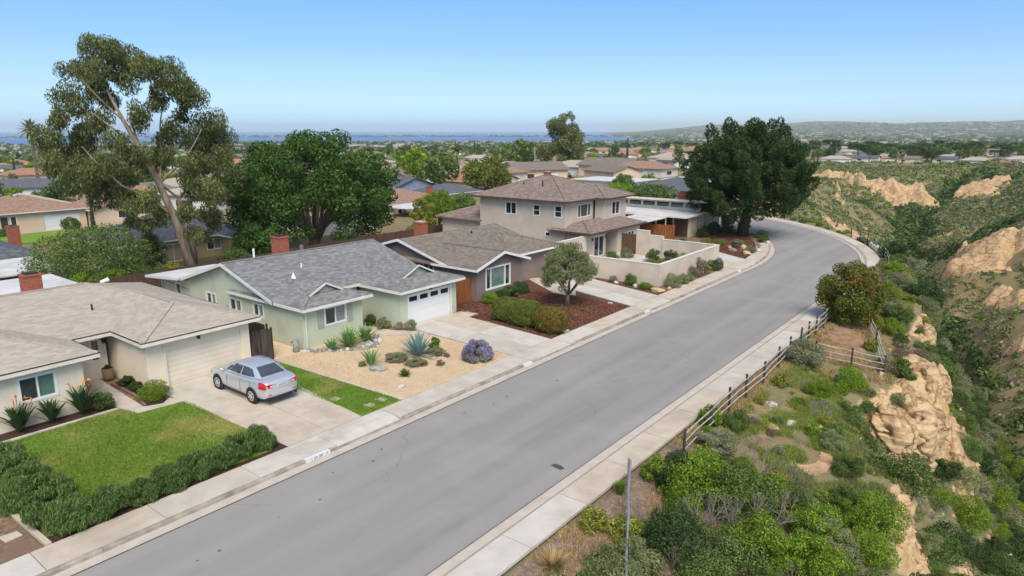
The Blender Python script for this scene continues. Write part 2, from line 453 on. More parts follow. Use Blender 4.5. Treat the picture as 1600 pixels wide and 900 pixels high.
def ground_mat():
    m, nt, b = new_mat('earth')
    v = pos_vec(nt)
    a = nd(nt, 'ShaderNodeAttribute'); a.attribute_name = 'rock'
    n1 = noise(nt, v, 0.6, 8.0, 0.7); n2 = noise(nt, v, 0.045, 5.0, 0.6); n3 = noise(nt, v, 5.0, 4.0)
    soil = mixc(nt, step(nt, n3, 0.3, 0.7), alb((150, 120, 90)), alb((190, 160, 122)))
    grass = mixc(nt, step(nt, n1, 0.3, 0.7), alb((98, 100, 68), .85), alb((136, 132, 96), .85))
    col = mixc(nt, step(nt, math_n(nt, 'ADD', math_n(nt, 'MULTIPLY', n1, 0.6), math_n(nt, 'MULTIPLY', n2, 0.5)), 0.44, 0.58), soil, grass)
    n4 = noise(nt, v, 1.9, 6.0, 0.75)
    col = mixc(nt, math_n(nt, 'MULTIPLY', step(nt, n4, 0.52, 0.66), 0.6), col, mixc(nt, step(nt, n3, .3, .7), alb((140, 122, 90)), alb((178, 158, 120))))
    ln = vmath(nt, 'LENGTH', nd(nt, 'ShaderNodeNewGeometry').outputs['Position'])
    col = mixc(nt, step(nt, ln.outputs['Value'], 450, 1100), col, mixc(nt, step(nt, noise(nt, v, .006, 5.0, .7), .35, .65), alb((62, 76, 48)), alb((116, 112, 84))))
    # sandstone with bedding lines
    sv = pos_vec(nt, (0.25, 0.25, 2.6))
    s1 = noise(nt, sv, 1.3, 6.0, 0.65, 0.6)
    stone = ramp(nt, s1, [(0.25, alb((158, 122, 82))), (0.45, alb((208, 172, 126))), (0.6, alb((224, 194, 152))), (0.8, alb((194, 156, 112)))])
    fac = step(nt, math_n(nt, 'ADD', a.outputs['Fac'], math_n(nt, 'MULTIPLY', math_n(nt, 'SUBTRACT', n1, 0.5), 0.5)), 0.38, 0.55)
    col = mixc(nt, fac, col, stone)
    nt.links.new(col, b.inputs['Base Color']); b.inputs['Roughness'].default_value = 0.95; b.inputs['Specular IOR Level'].default_value = 0.15
    bump(nt, b, math_n(nt, 'ADD', math_n(nt, 'MULTIPLY', s1, fac), n3), 0.5, 0.12)
    return m
M['earth'] = ground_mat()
g_o = put('ground', gme, M['earth']); tag(g_o, 'sandy ground falling away into a scrub covered canyon', 'ground', kind='structure')

# ---- sea and lagoon
sea = MB(); sea.add([(-60000, -2000, -38), (20000, -2000, -38), (20000, 60000, -38), (-60000, 60000, -38)], [(0, 1, 2, 3)])
m, nt, b = new_mat('sea_water')
v = pos_vec(nt, (0.002, 0.002, 0.002))
nt.links.new(mixc(nt, noise(nt, v, 1.0, 3.0), alb((44, 96, 158)), alb((62, 116, 174))), b.inputs['Base Color'])
b.inputs['Roughness'].default_value = 0.35; b.inputs['Specular IOR Level'].default_value = 0.4
bump(nt, b, noise(nt, pos_vec(nt), 0.05, 3.0), 0.4, 2.0)
so = sea.build('sea', m); tag(so, 'blue sea and lagoon on the horizon', 'sea', kind='structure')

# ---- street
def asphalt_mat():
    m, nt, b = new_mat('asphalt')
    v = pos_vec(nt)
    lane = pos_vec(nt, (0.9, 0.06, 1.0))
    n1 = noise(nt, v, 60.0, 3.0); n2 = noise(nt, lane, 1.0, 4.0, 0.55); n3 = noise(nt, v, 0.35, 5.0, 0.6)
    col = mixc(nt, step(nt, n2, 0.3, 0.7), alb((152, 148, 143), .72), alb((170, 165, 158), .72))
    col = mixc(nt, math_n(nt, 'MULTIPLY', step(nt, n3, 0.5, 0.72), 0.6), col, alb((180, 174, 166), .72))
    k = nd(nt, 'ShaderNodeMapRange'); k.inputs[1].default_value = 0.25; k.inputs[2].default_value = 0.75; k.inputs[3].default_value = 0.86; k.inputs[4].default_value = 1.12
    nt.links.new(n1, k.inputs[0]); sc = vmath(nt, 'SCALE', col); nt.links.new(k.outputs[0], sc.inputs['Scale']); col = sc.outputs[0]
    wheel = pos_vec(nt, (1.0, 0.012, 1.0)); wp = noise(nt, wheel, 0.75, 1.5, .4)
    col = mixc(nt, math_n(nt, 'MULTIPLY', step(nt, wp, .46, .6), .35), col, alb((180, 176, 170), .7))
    pa = nd(nt, 'ShaderNodeTexVoronoi'); pa.inputs['Scale'].default_value = .055; nt.links.new(v, pa.inputs['Vector'])
    psx = nd(nt, 'ShaderNodeSeparateColor'); nt.links.new(pa.outputs['Color'], psx.inputs[0])
    col = mixc(nt, math_n(nt, 'MULTIPLY', psx.outputs[0], .14), col, alb((136, 134, 132), .66))
    # hairline cracks
    wv = nd(nt, 'ShaderNodeTexVoronoi'); wv.feature = 'DISTANCE_TO_EDGE'; wv.inputs['Scale'].default_value = 0.16
    dv = vmath(nt, 'ADD', v, None); nn = nd(nt, 'ShaderNodeTexNoise'); nn.inputs['Scale'].default_value = 0.8; nn.inputs['Detail'].default_value = 5
    nt.links.new(v, nn.inputs['Vector'])
    off = vmath(nt, 'SCALE', nn.outputs['Color']); off.inputs['Scale'].default_value = 1.6
    nt.links.new(off.outputs[0], dv.inputs[1]); nt.links.new(dv.outputs[0], wv.inputs['Vector'])
    crack = math_n(nt, 'MULTIPLY', math_n(nt, 'LESS_THAN', wv.outputs['Distance'], 0.0035), step(nt, noise(nt, v, 0.22, 2.0), 0.5, 0.62))
    col = mixc(nt, math_n(nt, 'MULTIPLY', crack, 0.32), col, alb((92, 90, 88), .6))
    # oil drips near the kerb
    dr = nd(nt, 'ShaderNodeTexVoronoi'); dr.inputs['Scale'].default_value = 1.9; nt.links.new(v, dr.inputs['Vector'])
    sx = nd(nt, 'ShaderNodeSeparateXYZ'); nt.links.new(v, sx.inputs[0])
    lanem = math_n(nt, 'MULTIPLY', math_n(nt, 'GREATER_THAN', sx.outputs[0], -19.2), math_n(nt, 'LESS_THAN', sx.outputs[0], -17.6))
    drip = math_n(nt, 'MULTIPLY', math_n(nt, 'MULTIPLY', math_n(nt, 'LESS_THAN', dr.outputs['Distance'], 0.11), lanem), math_n(nt, 'GREATER_THAN', noise(nt, v, 0.5, 2.0), 0.55))
    col = mixc(nt, math_n(nt, 'MULTIPLY', drip, 0.7), col, alb((60, 58, 58), .6))
    nt.links.new(col, b.inputs['Base Color']); b.inputs['Roughness'].default_value = 0.88; b.inputs['Specular IOR Level'].default_value = 0.25
    bump(nt, b, n1, 0.25, 0.01)
    return m
M['asphalt'] = asphalt_mat()
M['concrete'] = surf('concrete', alb((205, 194, 178)), alb((219, 209, 194)), 1.2, 0.9, alb((190, 178, 162)), 0.35, 0.52, 0.72, 0.2, 40, 0.01, fine=0.06)
M['concrete_b'] = surf('concrete_warm', alb((208, 193, 172)), alb((221, 207, 188)), 1.5, 0.9, alb((196, 180, 160)), 0.5, 0.5, 0.7, 0.2, 40, 0.01, fine=0.06)
M['concrete_c'] = surf('concrete_pale', alb((214, 206, 194)), alb((226, 218, 206)), 1.5, 0.9, alb((200, 188, 172)), 0.4, 0.55, 0.7, 0.2, 40, 0.01, fine=0.06)
M['gutter'] = surf('gutter_concrete', alb((206, 192, 176)), alb((218, 206, 190)), 2.0, 0.9, alb((170, 158, 144)), 0.4, 0.55, 0.75, 0.2, 40, 0.01, fine=0.06)
M['kerbface'] = surf('kerb_concrete', alb((160, 148, 134)), alb((196, 184, 168)), 2.5, 0.9, alb((140, 128, 114)), 0.7, 0.5, 0.7, 0.3, 30, 0.01, fine=0.08)

def strip(name, o0, o1, s0, s1, z0, z1, mat, ds=1.5, thick=0.0):
    """sheet between two lane offsets; z0 at o0, z1 at o1"""
    n = max(1, int((s1 - s0) / ds)); vs = []; fs = []
    for i in range(n + 1):
        s = s0 + (s1 - s0) * i / n
        p = on_road(s, o0); q = on_road(s, o1)
        vs += [(p[0], p[1], z0), (q[0], q[1], z1)]
    for i in range(n): fs.append((2 * i, 2 * i + 1, 2 * i + 3, 2 * i + 2))
    mb = MB(); mb.add(vs, fs)
    if thick:
        nv = len(vs); mb.v += [(x, y, z - thick) for x, y, z in vs]
        for i in range(n):
            mb.f.append((2 * i + 1 + nv, 2 * i + nv, 2 * i + 2 + nv, 2 * i + 3 + nv))
            mb.f.append((2 * i, 2 * i + 2, 2 * i + 2 + nv, 2 * i + nv)); mb.f.append((2 * i + 3, 2 * i + 1, 2 * i + 1 + nv, 2 * i + 3 + nv))
        mb.f.append((0, nv, nv + 1, 1)); mb.f.append((2 * n, 2 * n + 1, 2 * n + 1 + nv, 2 * n + nv))
    o = mb.build(name, mat); return o

S0, S1 = -30.0, 150.0
tag(strip('road', -19.8, -12.1, S0, S1, 0.0, 0.0, M['asphalt']), 'grey asphalt street bending left round the pine', 'road', kind='structure')
tag(strip('gutter', -20.25, -19.8, S0, S1, 0.006, 0.012, M['gutter']), 'pale concrete gutter on the house side', 'gutter', kind='structure')
tag(strip('gutter', -12.1, -11.72, S0, S1, 0.012, 0.006, M['gutter']), 'pale concrete gutter on the canyon side', 'gutter', kind='structure')
# joint line between asphalt and gutter is an open seam
seam = surf('seam_dirt', alb((96, 92, 86)), alb((120, 114, 106)), 3.0, 0.95, bmp=0.0)
for o0, o1, lb in ((-19.83, -19.79, 'dirt filled seam along the house side gutter'), (-12.12, -12.08, 'dirt filled seam along the canyon side gutter')):
    tag(strip('road_seam', o0, o1, S0, S1, 0.017, 0.017, seam), lb, 'seam', kind='structure')

DRIVES = [(14.7, 18.5), (27.7, 32.2), (41.3, 46.3), (58.6, 63.0)]       # lowered kerbs
kerb = thing('kerb', 'concrete kerb along the house side of the street', 'kerb'); tag(kerb, kind='structure')
def kerb_run(a, b, h, parent):
    n = max(1, int((b - a) / 1.2)); mb = MB()
    prof = [(-20.25, 0.0), (-20.262, h * 0.85), (-20.285, h), (-20.42, h), (-20.42, -0.05), (-20.25, -0.05)]
    k = len(prof)
    for i in range(n + 1):
        s = a + (b - a) * i / n
        for off, z in prof:
            p = on_road(s, off); mb.v.append((p[0], p[1], z))
    for i in range(n):
        for j in range(k):
            mb.f.append((i * k + j, (i + 1) * k + j, (i + 1) * k + (j + 1) % k, i * k + (j + 1) % k))
    mb.f.append(tuple(range(k))); mb.f.append(tuple(n * k + j for j in range(k - 1, -1, -1)))
    return mb.build('kerb_section', M['kerbface'], parent)
cuts = [S0] + [v for d in DRIVES for v in d] + [S1]
for i in range(0, len(cuts), 2):
    a, b = cuts[i], cuts[i + 1]
    s = a
    while s < b - 0.3:
        e = min(b, s + 6.1); kerb_run(s + 0.006, e - 0.006, 0.125, kerb); s = e
for a, b in DRIVES: kerb_run(a + 0.006, b - 0.006, 0.022, kerb)
kerb2 = thing('kerb', 'low concrete kerb along the canyon side of the street', 'kerb'); tag(kerb2, kind='structure')
s = S0
while s < S1 - 1:
    e = min(S1, s + 6.1); o = strip('kerb_section', -11.72, -11.56, s + 0.006, e - 0.006, 0.03, 0.125, M['gutter'], 1.2, 0.1)
    o.parent = kerb2; s = e

# pavement slabs: each a slab of its own
walk = thing('pavement', 'concrete pavement slabs in front of the houses', 'pavement'); tag(walk, kind='structure')
walk2 = thing('pavement', 'concrete pavement slabs along the canyon fence', 'pavement'); tag(walk2, kind='structure')
rng = random.Random(4)
s = 1.9
while s < 128:
    e = s + (3.3 if s < 61 else 3.3)
    low = any(a < (s + e) / 2 < b for a, b in DRIVES)
    mt = [M['concrete'], M['concrete_b'], M['concrete_c']][rng.choice((0, 0, 1, 2))]
    if s < 5: mt = M['concrete_c']
    z_in = 0.127
    if low:
        o = strip('slab', -20.93, -20.425, s + 0.012, e - 0.012, 0.127, 0.028, mt, 1.0, 0.1); o.parent = walk
        o = strip('slab', -21.72, -20.935, s + 0.012, e - 0.012, 0.135, 0.127, mt, 1.0, 0.1); o.parent = walk
    else:
        o = strip('slab', -21.72, -20.425, s + 0.012, e - 0.012, 0.135, z_in, mt, 1.0, 0.1); o.parent = walk
    s = e
s = -4.0
while s < 128:
    e = s + 3.05
    mt = [M['concrete'], M['concrete_b'], M['concrete_c']][rng.choice((0, 1, 1, 2))]
    o = strip('slab', -11.555, -10.45, s + 0.012, e - 0.012, 0.127, 0.133, mt, 1.0, 0.1); o.parent = walk2
    s = e

# painted house numbers on the kerb face (white block, dark digits)
paint_w = plain('kerb_paint_white', alb((245, 245, 243)), 0.6); paint_k = plain('kerb_paint_black', alb((70, 70, 70)), 0.6)
DIG = {'1': 'bc', '0': 'abcdef', '3': 'abgcd', '5': 'afgcd', '6': 'afgecd', '8': 'abcdefg'}
def kerb_number(y0, y1, digits, lb):
    t = thing('kerb_number', lb, 'house number', (-20.25, (y0 + y1) / 2, 0.0))
    mb = MB(); mb.box(-20.262, -20.246, y0, y1, 0.01, 0.118); mb.box(-20.40, -20.262, y0, y1, 0.1255, 0.1285)
    mb.build('paint_block', paint_w, t)
    if digits:
        w = (y1 - y0) / (len(digits) + 0.8)
        for i, dch in enumerate(digits):
            cy = y0 + w * (i + 0.9); a = w * 0.28; z0, z1, zm = 0.025, 0.105, 0.065; q = MB()
            segs = {'a': (cy - a, cy + a, z1 - .014, z1), 'd': (cy - a, cy + a, z0, z0 + .014), 'g': (cy - a, cy + a, zm - .007, zm + .007),
                    'b': (cy + a - .02, cy + a, zm, z1), 'c': (cy + a - .02, cy + a, z0, zm), 'f': (cy - a, cy - a + .02, zm, z1), 'e': (cy - a, cy - a + .02, z0, zm)}
            for sgm in DIG[dch]:
                p = segs[sgm]; q.box(-20.247, -20.243, p[0], p[1], p[2], p[3])
            q.build('digit', paint_k, t)
kerb_number(13.55, 14.65, '1081', 'white kerb block with dark painted house number beside first driveway')
kerb_number(26.95, 27.65, '', 'small blank white kerb block beside lavender and second driveway')
kerb_number(40.5, 41.2, '', 'small white kerb block beside red mulch yard')
kerb_number(57.8, 58.5, '', 'small white kerb block below courtyard wall')

# asphalt patch and its crumbs
pt = MB(); pt.prism([(-13.05, 19.0), (-12.55, 18.92), (-12.5, 19.12), (-12.75, 19.22), (-12.98, 19.2)], 0.003, 0.009)
tag(pt.build('road_patch', plain('tar', alb((84, 82, 80)), 0.8)), 'small dark tar patch on asphalt near canyon gutter', 'road patch')

# ---- yards: thin sheets above the ground
def sheet(name, poly, z, mat, thick=0.12, **k):
    mb = MB(); mb.prism(poly, z - thick, z); o = mb.build(name, mat); tag(o, **k); return o
def lawn_mat(nm, dry):
    m, nt, b = new_mat(nm)
    v = pos_vec(nt); n1 = noise(nt, v, 9.0, 4.0); n2 = noise(nt, v, 0.33, 4.0, 0.6, 0.3); n3 = noise(nt, v, 70.0, 2.0)
    g = mixc(nt, step(nt, n1, 0.3, 0.7), alb((92, 124, 42), .95), alb((132, 160, 66), .95))
    d = mixc(nt, step(nt, n1, 0.3, 0.7), alb((160, 152, 82), .9), alb((190, 178, 116), .9))
    col = mixc(nt, math_n(nt, 'MULTIPLY', step(nt, n2, dry, dry + 0.16), 0.7), g, d)
    nt.links.new(col, b.inputs['Base Color']); b.inputs['Roughness'].default_value = 0.95; b.inputs['Specular IOR Level'].default_value = 0.1
    bump(nt, b, math_n(nt, 'ADD', n3, n1), 0.6, 0.05); return m
M['lawn'] = lawn_mat('lawn_turf', 0.47); M['lawn2'] = lawn_mat('lawn_turf_strip', 0.55)
M['gravel'] = surf('tan_gravel', alb((212, 182, 144), .82), alb((234, 210, 174), .82), 14, 0.95, alb((226, 200, 164), .82), 0.5, 0.45, 0.6, 0.6, 60, 0.03, fine=0.14)
M['mulch'] = surf('red_brown_mulch', alb((98, 64, 50)), alb((142, 96, 74)), 11, 0.95, alb((116, 78, 62)), 0.5, 0.45, 0.6, 0.8, 45, 0.05, fine=0.25)
M['darkmulch'] = surf('dark_mulch', alb((60, 42, 34)), alb((98, 70, 56)), 14, 0.95, None, bmp=0.8, bs=40, bd=0.05, fine=0.25)
M['soil'] = surf('bare_soil', alb((122, 96, 76)), alb((168, 140, 114)), 6, 0.95, alb((142, 116, 96)), 0.6, 0.45, 0.6, 0.6, 30, 0.04, fine=0.15)
S = dict(kind='structure')
sheet('yard_ground', [(-53, -20), (-21.73, -20), (-21.73, 62)] + [on_road(s, -21.73) for s in range(64, 101, 3)] + [(-53, 88)], 0.06, M['soil'], 0.3, label='bare yard ground around the houses', cat='ground', **S)
sheet('soil_bed', [(-32, -6), (-21.76, -6), (-21.76, 5.55), (-25.6, 5.5), (-32, 5.4)], 0.115, M['soil'], label='bare brown soil strip at the lot line', cat='soil', **S)
sheet('lawn', [(-30.7, 5.6), (-22.2, 5.9), (-22.0, 13.3), (-22.6, 13.72), (-29.34, 13.72), (-29.6, 11.66), (-30.72, 11.45)], 0.13, M['lawn'], label='front lawn with a dry yellow patch', cat='lawn', **S)
sheet('soil_bed', [(-22.25, 5.75), (-21.75, 5.75), (-21.75, 13.9), (-22.55, 13.78), (-22.02, 13.25)], 0.112, M['darkmulch'], label='dark soil under the rosemary hedge', cat='soil', **S)
sheet('planting_bed', [(-31.75, 2.0), (-30.86, 2.0), (-30.86, 11.3), (-31.75, 11.4)], 0.14, M['darkmulch'], label='dark mulch bed below cream house window', cat='planting bed', **S)
sheet('bed_edging', [(-30.85, 2.0), (-30.71, 2.0), (-30.71, 11.42), (-30.85, 11.36)], 0.175, M['concrete_c'], label='pale concrete edging between lawn and flower bed', cat='edging', **S)
sheet('planting_bed', [(-34.2, 12.62), (-31.8, 12.62), (-30.2, 12.35), (-29.9, 12.9), (-30.4, 13.28), (-34.2, 13.18)], 0.165, M['darkmulch'], label='small dark bed along garage side wall', cat='planting bed', **S)
sheet('bed_edging', [(-34.2, 12.5), (-31.8, 12.5), (-30.2, 12.22), (-30.2, 12.34), (-31.8, 12.61), (-34.2, 12.61)], 0.19, plain('brick_edging', alb((150, 116, 100)), .9), label='brown brick edging beside entry path', cat='edging', **S)
sheet('footpath', [(-36.0, 10.7), (-31.8, 10.7), (-31.77, 11.45), (-30.72, 11.46), (-29.61, 11.67), (-29.36, 13.72), (-30.3, 13.4), (-29.85, 12.9), (-30.15, 12.2), (-36.0, 12.48)], 0.138, M['concrete'], label='concrete path to the cream house entry', cat='path', **S)
sheet('lot_edging', [(-30, 5.45), (-25.6, 5.52), (-21.76, 5.62), (-21.76, 5.78), (-25.6, 5.68), (-30, 5.6)], 0.17, M['concrete_b'], label='concrete edging along the lot line', cat='edging', **S)
sheet('lawn', [(-31.2, 18.35), (-30.2, 18.1), (-29.4, 17.62), (-21.8, 17.45), (-21.76, 19.72), (-31.2, 19.34)], 0.128, M['lawn2'], label='grass strip between first driveway and gravel yard', cat='lawn', **S)
sheet('gravel_yard', [(-33.2, 19.45), (-21.76, 19.85), (-21.76, 27.68), (-28.05, 27.8), (-28.9, 26.75), (-30.2, 25.55), (-31.3, 25.6), (-31.3, 21.35), (-33.2, 21.35)], 0.135, M['gravel'], label='tan gravel yard in front of sage house', cat='gravel yard', **S)
sheet('gravel_yard', [(-46, 18.8), (-33.25, 18.8), (-33.25, 21.35), (-46, 21.35)], 0.134, M['gravel'], label='tan gravel side yard of sage house', cat='gravel yard', **S)
sheet('yard_edging', [(-31.2, 19.36), (-21.76, 19.74), (-21.76, 19.83), (-31.2, 19.44)], 0.15, M['concrete_c'], label='thin pale edging between grass strip and gravel', cat='edging', **S)
sheet('footpath', [(-33.8, 25.95), (-30.3, 25.65), (-28.98, 26.8), (-28.1, 27.82), (-28.9, 27.95), (-30.4, 27.05), (-33.8, 26.6)], 0.14, M['concrete_b'], label='concrete path to the sage house entry', cat='path', **S)
sheet('planting_bed', [(-33.8, 26.62), (-30.4, 27.07), (-29.3, 27.8), (-29.6, 28.05), (-33.8, 27.55)], 0.155, M['soil'], label='narrow soil bed along sage garage wall', cat='planting bed', **S)
sheet('mulch_yard', [(-31.7, 32.4), (-29.75, 33.5), (-28.7, 33.3), (-28.75, 31.95), (-21.76, 31.55), (-21.75, 41.24), (-31.0, 43.8), (-32.4, 43.8), (-32.4, 41.2), (-31.2, 40.9)], 0.135, M['mulch'], label='red brown mulch yard under the olive tree', cat='mulch', **S)
sheet('mulch_strip', [(-28.6, 47.85), (-27.9, 47.3), (-21.75, 45.35), (-21.75, 47.0), (-22.85, 47.85)], 0.135, M['mulch'], label='red mulch strip below courtyard wall', cat='mulch', **S)
sheet('planting_bed', [(-22.85, 47.9), (-21.75, 47.1), (-21.75, 57.6), (-22.85, 58.8)], 0.135, M['soil'], label='planting bed between courtyard wall and pavement', cat='planting bed', **S)
isl = [on_road(s, -21.76) for s in np.arange(64.2, 90, 2.0)]
sheet('mulch_island', [(-21.8, 63.9)] + isl + [(-31.6, 83), (-31.2, 76.5), (-28.4, 70.2), (-25.6, 66.3)], 0.14, M['mulch'], label='mulch corner bed under the big pine', cat='mulch', **S)
sheet('footpath', [(-33.0, 44.2), (-28.3, 41.25), (-27.2, 41.15), (-26.5, 41.6), (-29.0, 45.2), (-31.0, 45.9)], 0.138, M['concrete_b'], label='concrete path beside the olive yard', cat='path', **S)

# driveways, slab by slab
def driveway(label, x_cut, y_lo, y_hi, mats, z=0.142):
    """x_cut: list of x positions; y_lo/y_hi: (at back, at street)"""
    t = thing('driveway', label, 'driveway', (x_cut[-1], (y_lo[1] + y_hi[1]) / 2, 0)); tag(t, kind='structure')
    xa, xb = x_cut[0], x_cut[-1]
    fy = lambda p, x: p[0] + (p[1] - p[0]) * (x - xa) / (xb - xa)
    k = 0
    for x0, x1 in zip(x_cut[:-1], x_cut[1:]):
        for h in (0, 1):
            def yy(x, u): return fy(y_lo, x) + (fy(y_hi, x) - fy(y_lo, x)) * u
            u0, u1 = h * 0.5, h * 0.5 + 0.5; g = 0.010
            mb = MB(); mb.prism([(x0 + g, yy(x0, u0) + g), (x1 - g, yy(x1, u0) + g), (x1 - g, yy(x1, u1) - g), (x0 + g, yy(x0, u1) - g)], 0.04, z)
            mb.build('slab', M[mats[k % len(mats)]], t); k += 1
driveway('concrete driveway carrying the silver sedan', [-31.75, -28.6, -25.2, -21.735], (13.45, 13.82), (18.45, 17.42), ['concrete', 'concrete_b', 'concrete_b'])
driveway('concrete driveway of the sage house', [-30.15, -25.9, -21.735], (28.05, 27.72), (32.35, 31.5), ['concrete_c', 'concrete_b', 'concrete'])
driveway('concrete driveway beside the red mulch yard', [-31.0, -26.0, -21.735], (43.9, 41.25), (48.0, 45.3), ['concrete_c', 'concrete'])
driveway('concrete driveway beyond the courtyard wall', [-31.5, -26.0, -21.735], (63.4, 58.3), (70.0, 63.7), ['concrete_b', 'concrete_c'])
sheet('concrete_pad', [(-31.9, 18.5), (-29.9, 18.47), (-29.55, 18.62), (-29.7, 19.05), (-30.6, 19.3), (-31.9, 19.35)], 0.137, M['concrete'], label='rounded concrete pad before wooden side gate', cat='concrete pad', **S)
sheet('concrete_pad', [(-30.1, 32.38), (-28.78, 31.97), (-28.75, 33.2), (-29.75, 33.4), (-30.1, 33.1)], 0.137, M['concrete_b'], label='concrete pad right of white garage door', cat='concrete pad', **S)
# ================================================================ HOUSES
M['white'] = plain('white_paint', alb((240, 238, 234), .85), 0.5)
M['trimwhite'] = surf('white_trim', alb((220, 216, 208), .78), alb((234, 231, 224), .78), 2.0, 0.6, bmp=0.0)
M['cream_trim'] = surf('cream_trim', alb((226, 216, 198), .82), alb((238, 230, 214), .82), 2.0, 0.7, bmp=0.0)
M['sage_trim'] = surf('pale_sage_trim', alb((222, 221, 206), .82), alb((232, 231, 218), .82), 2.0, 0.7, bmp=0.0)
M['cream'] = surf('cream_stucco', alb((230, 214, 188), .9), alb((238, 224, 200), .9), 0.8, 0.92, alb((222, 204, 178), .9), 0.4, 0.55, 0.75, 0.3, 60, 0.012, fine=0.04)
M['cream_door'] = surf('cream_garage_door', alb((228, 212, 190), .88), alb((236, 222, 202), .88), 1.0, 0.7, bmp=0.0)
M['sage'] = surf('sage_stucco', alb((190, 196, 170), .88), alb((199, 204, 180), .88), 0.7, 0.92, alb((174, 180, 158), .8), 0.35, 0.55, 0.75, 0.3, 60, 0.012, fine=0.04)
M['sage_d'] = surf('sage_shutter', alb((168, 172, 152), .8), alb((176, 180, 160), .8), 2.0, 0.8, bmp=0.0)
M['taupe'] = surf('taupe_stucco', alb((136, 120, 111), .8), alb((146, 131, 121), .8), 0.7, 0.92, alb((128, 112, 104), .8), 0.35, 0.55, 0.75, 0.3, 60, 0.012, fine=0.04)
M['greige'] = surf('greige_stucco', alb((194, 178, 160), .9), alb((204, 189, 172), .9), 0.6, 0.92, alb((186, 169, 151), .9), 0.3, 0.55, 0.75, 0.3, 60, 0.012, fine=0.04)
M['wallgreige'] = surf('courtyard_stucco', alb((202, 185, 165), .9), alb((212, 197, 179), .9), 0.7, 0.92, alb((190, 172, 153), .9), 0.4, 0.5, 0.75, 0.3, 60, 0.012, fine=0.04)
M['wallcap'] = surf('wall_cap', alb((226, 216, 202), .8), alb((236, 228, 216), .8), 1.0, 0.85, bmp=0.0)
M['tan'] = surf('tan_stucco', alb((190, 164, 126), .8), alb((204, 180, 142), .8), 0.7, 0.92, bmp=0.2, bs=50)
M['peach'] = surf('peach_stucco', alb((222, 194, 166), .8), alb((232, 206, 180), .8), 0.7, 0.92, bmp=0.2, bs=50)
M['pale_wall'] = surf('pale_stucco', alb((216, 206, 194), .8), alb((228, 220, 208), .8), 0.7, 0.92, bmp=0.1)
M['blue_wall'] = surf('blue_grey_siding', alb((140, 152, 172), .8), alb((152, 164, 182), .8), 0.7, 0.92, bmp=0.1)
M['brownwood'] = surf('brown_panel', alb((96, 70, 52)), alb((122, 92, 68)), 3.0, 0.8, stretch=(6, 6, .6), bmp=0.2)
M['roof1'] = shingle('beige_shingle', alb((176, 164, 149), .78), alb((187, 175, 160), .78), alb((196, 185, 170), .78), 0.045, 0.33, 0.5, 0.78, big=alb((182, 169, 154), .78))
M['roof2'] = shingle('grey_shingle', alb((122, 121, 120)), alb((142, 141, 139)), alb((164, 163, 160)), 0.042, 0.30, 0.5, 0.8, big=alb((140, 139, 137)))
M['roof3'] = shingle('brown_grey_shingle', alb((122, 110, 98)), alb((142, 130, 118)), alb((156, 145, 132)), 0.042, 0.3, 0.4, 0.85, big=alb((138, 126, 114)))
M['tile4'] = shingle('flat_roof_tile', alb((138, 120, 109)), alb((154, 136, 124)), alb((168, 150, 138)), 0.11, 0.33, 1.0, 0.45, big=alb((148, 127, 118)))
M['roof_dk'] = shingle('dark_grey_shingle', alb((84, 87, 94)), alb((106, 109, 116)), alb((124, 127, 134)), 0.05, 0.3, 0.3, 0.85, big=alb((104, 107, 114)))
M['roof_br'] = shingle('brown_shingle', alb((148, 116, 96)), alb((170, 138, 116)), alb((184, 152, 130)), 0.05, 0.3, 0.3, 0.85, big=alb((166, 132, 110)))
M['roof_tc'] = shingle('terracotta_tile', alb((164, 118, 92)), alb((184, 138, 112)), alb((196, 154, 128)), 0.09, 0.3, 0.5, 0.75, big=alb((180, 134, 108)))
M['membrane'] = surf('white_membrane', alb((206, 204, 200), .78), alb((232, 230, 226), .78), 0.7, 0.6, alb((186, 182, 176), .78), 0.5, 0.6, 0.8, bmp=0.1)
M['pane_dk'] = glass('dark_pane', alb((44, 50, 54), .5), alb((74, 82, 86), .5))
M['pane_scr'] = glass('screened_pane', alb((62, 68, 70), .6), alb((88, 92, 92), .6), 0.25, 0.4)
M['pane_gr'] = glass('green_blind_pane', alb((104, 138, 126), .7), alb((128, 160, 146), .7), 0.1, 0.6, 6.0)
M['pane_gy'] = glass('grey_blind_pane', alb((150, 156, 150), .7), alb((170, 174, 166), .7), 0.1, 0.6, 6.0)
M['cedar'] = surf('cedar_board', alb((132, 76, 42)), alb((172, 106, 62)), 2.0, 0.75, stretch=(5, 5, .5), bmp=0.2)
M['darkwood'] = surf('weathered_board', alb((58, 48, 44)), alb((98, 84, 76)), 2.0, 0.9, alb((118, 104, 94)), 2.0, 0.6, 0.75, stretch=(5, 5, .35), bmp=0.3)
M['fence_br'] = surf('brown_fence_board', alb((84, 62, 52)), alb((112, 86, 72)), 2.0, 0.9, stretch=(5, 5, .35), bmp=0.3)
M['doorbrown'] = plain('brown_door', alb((86, 70, 60)), 0.55)
M['metal_dk'] = plain('dark_metal', alb((62, 58, 54)), 0.5, 0.5, 0.3)
M['metal_gy'] = plain('grey_metal', alb((150, 150, 148)), 0.45, 0.5, 0.5)

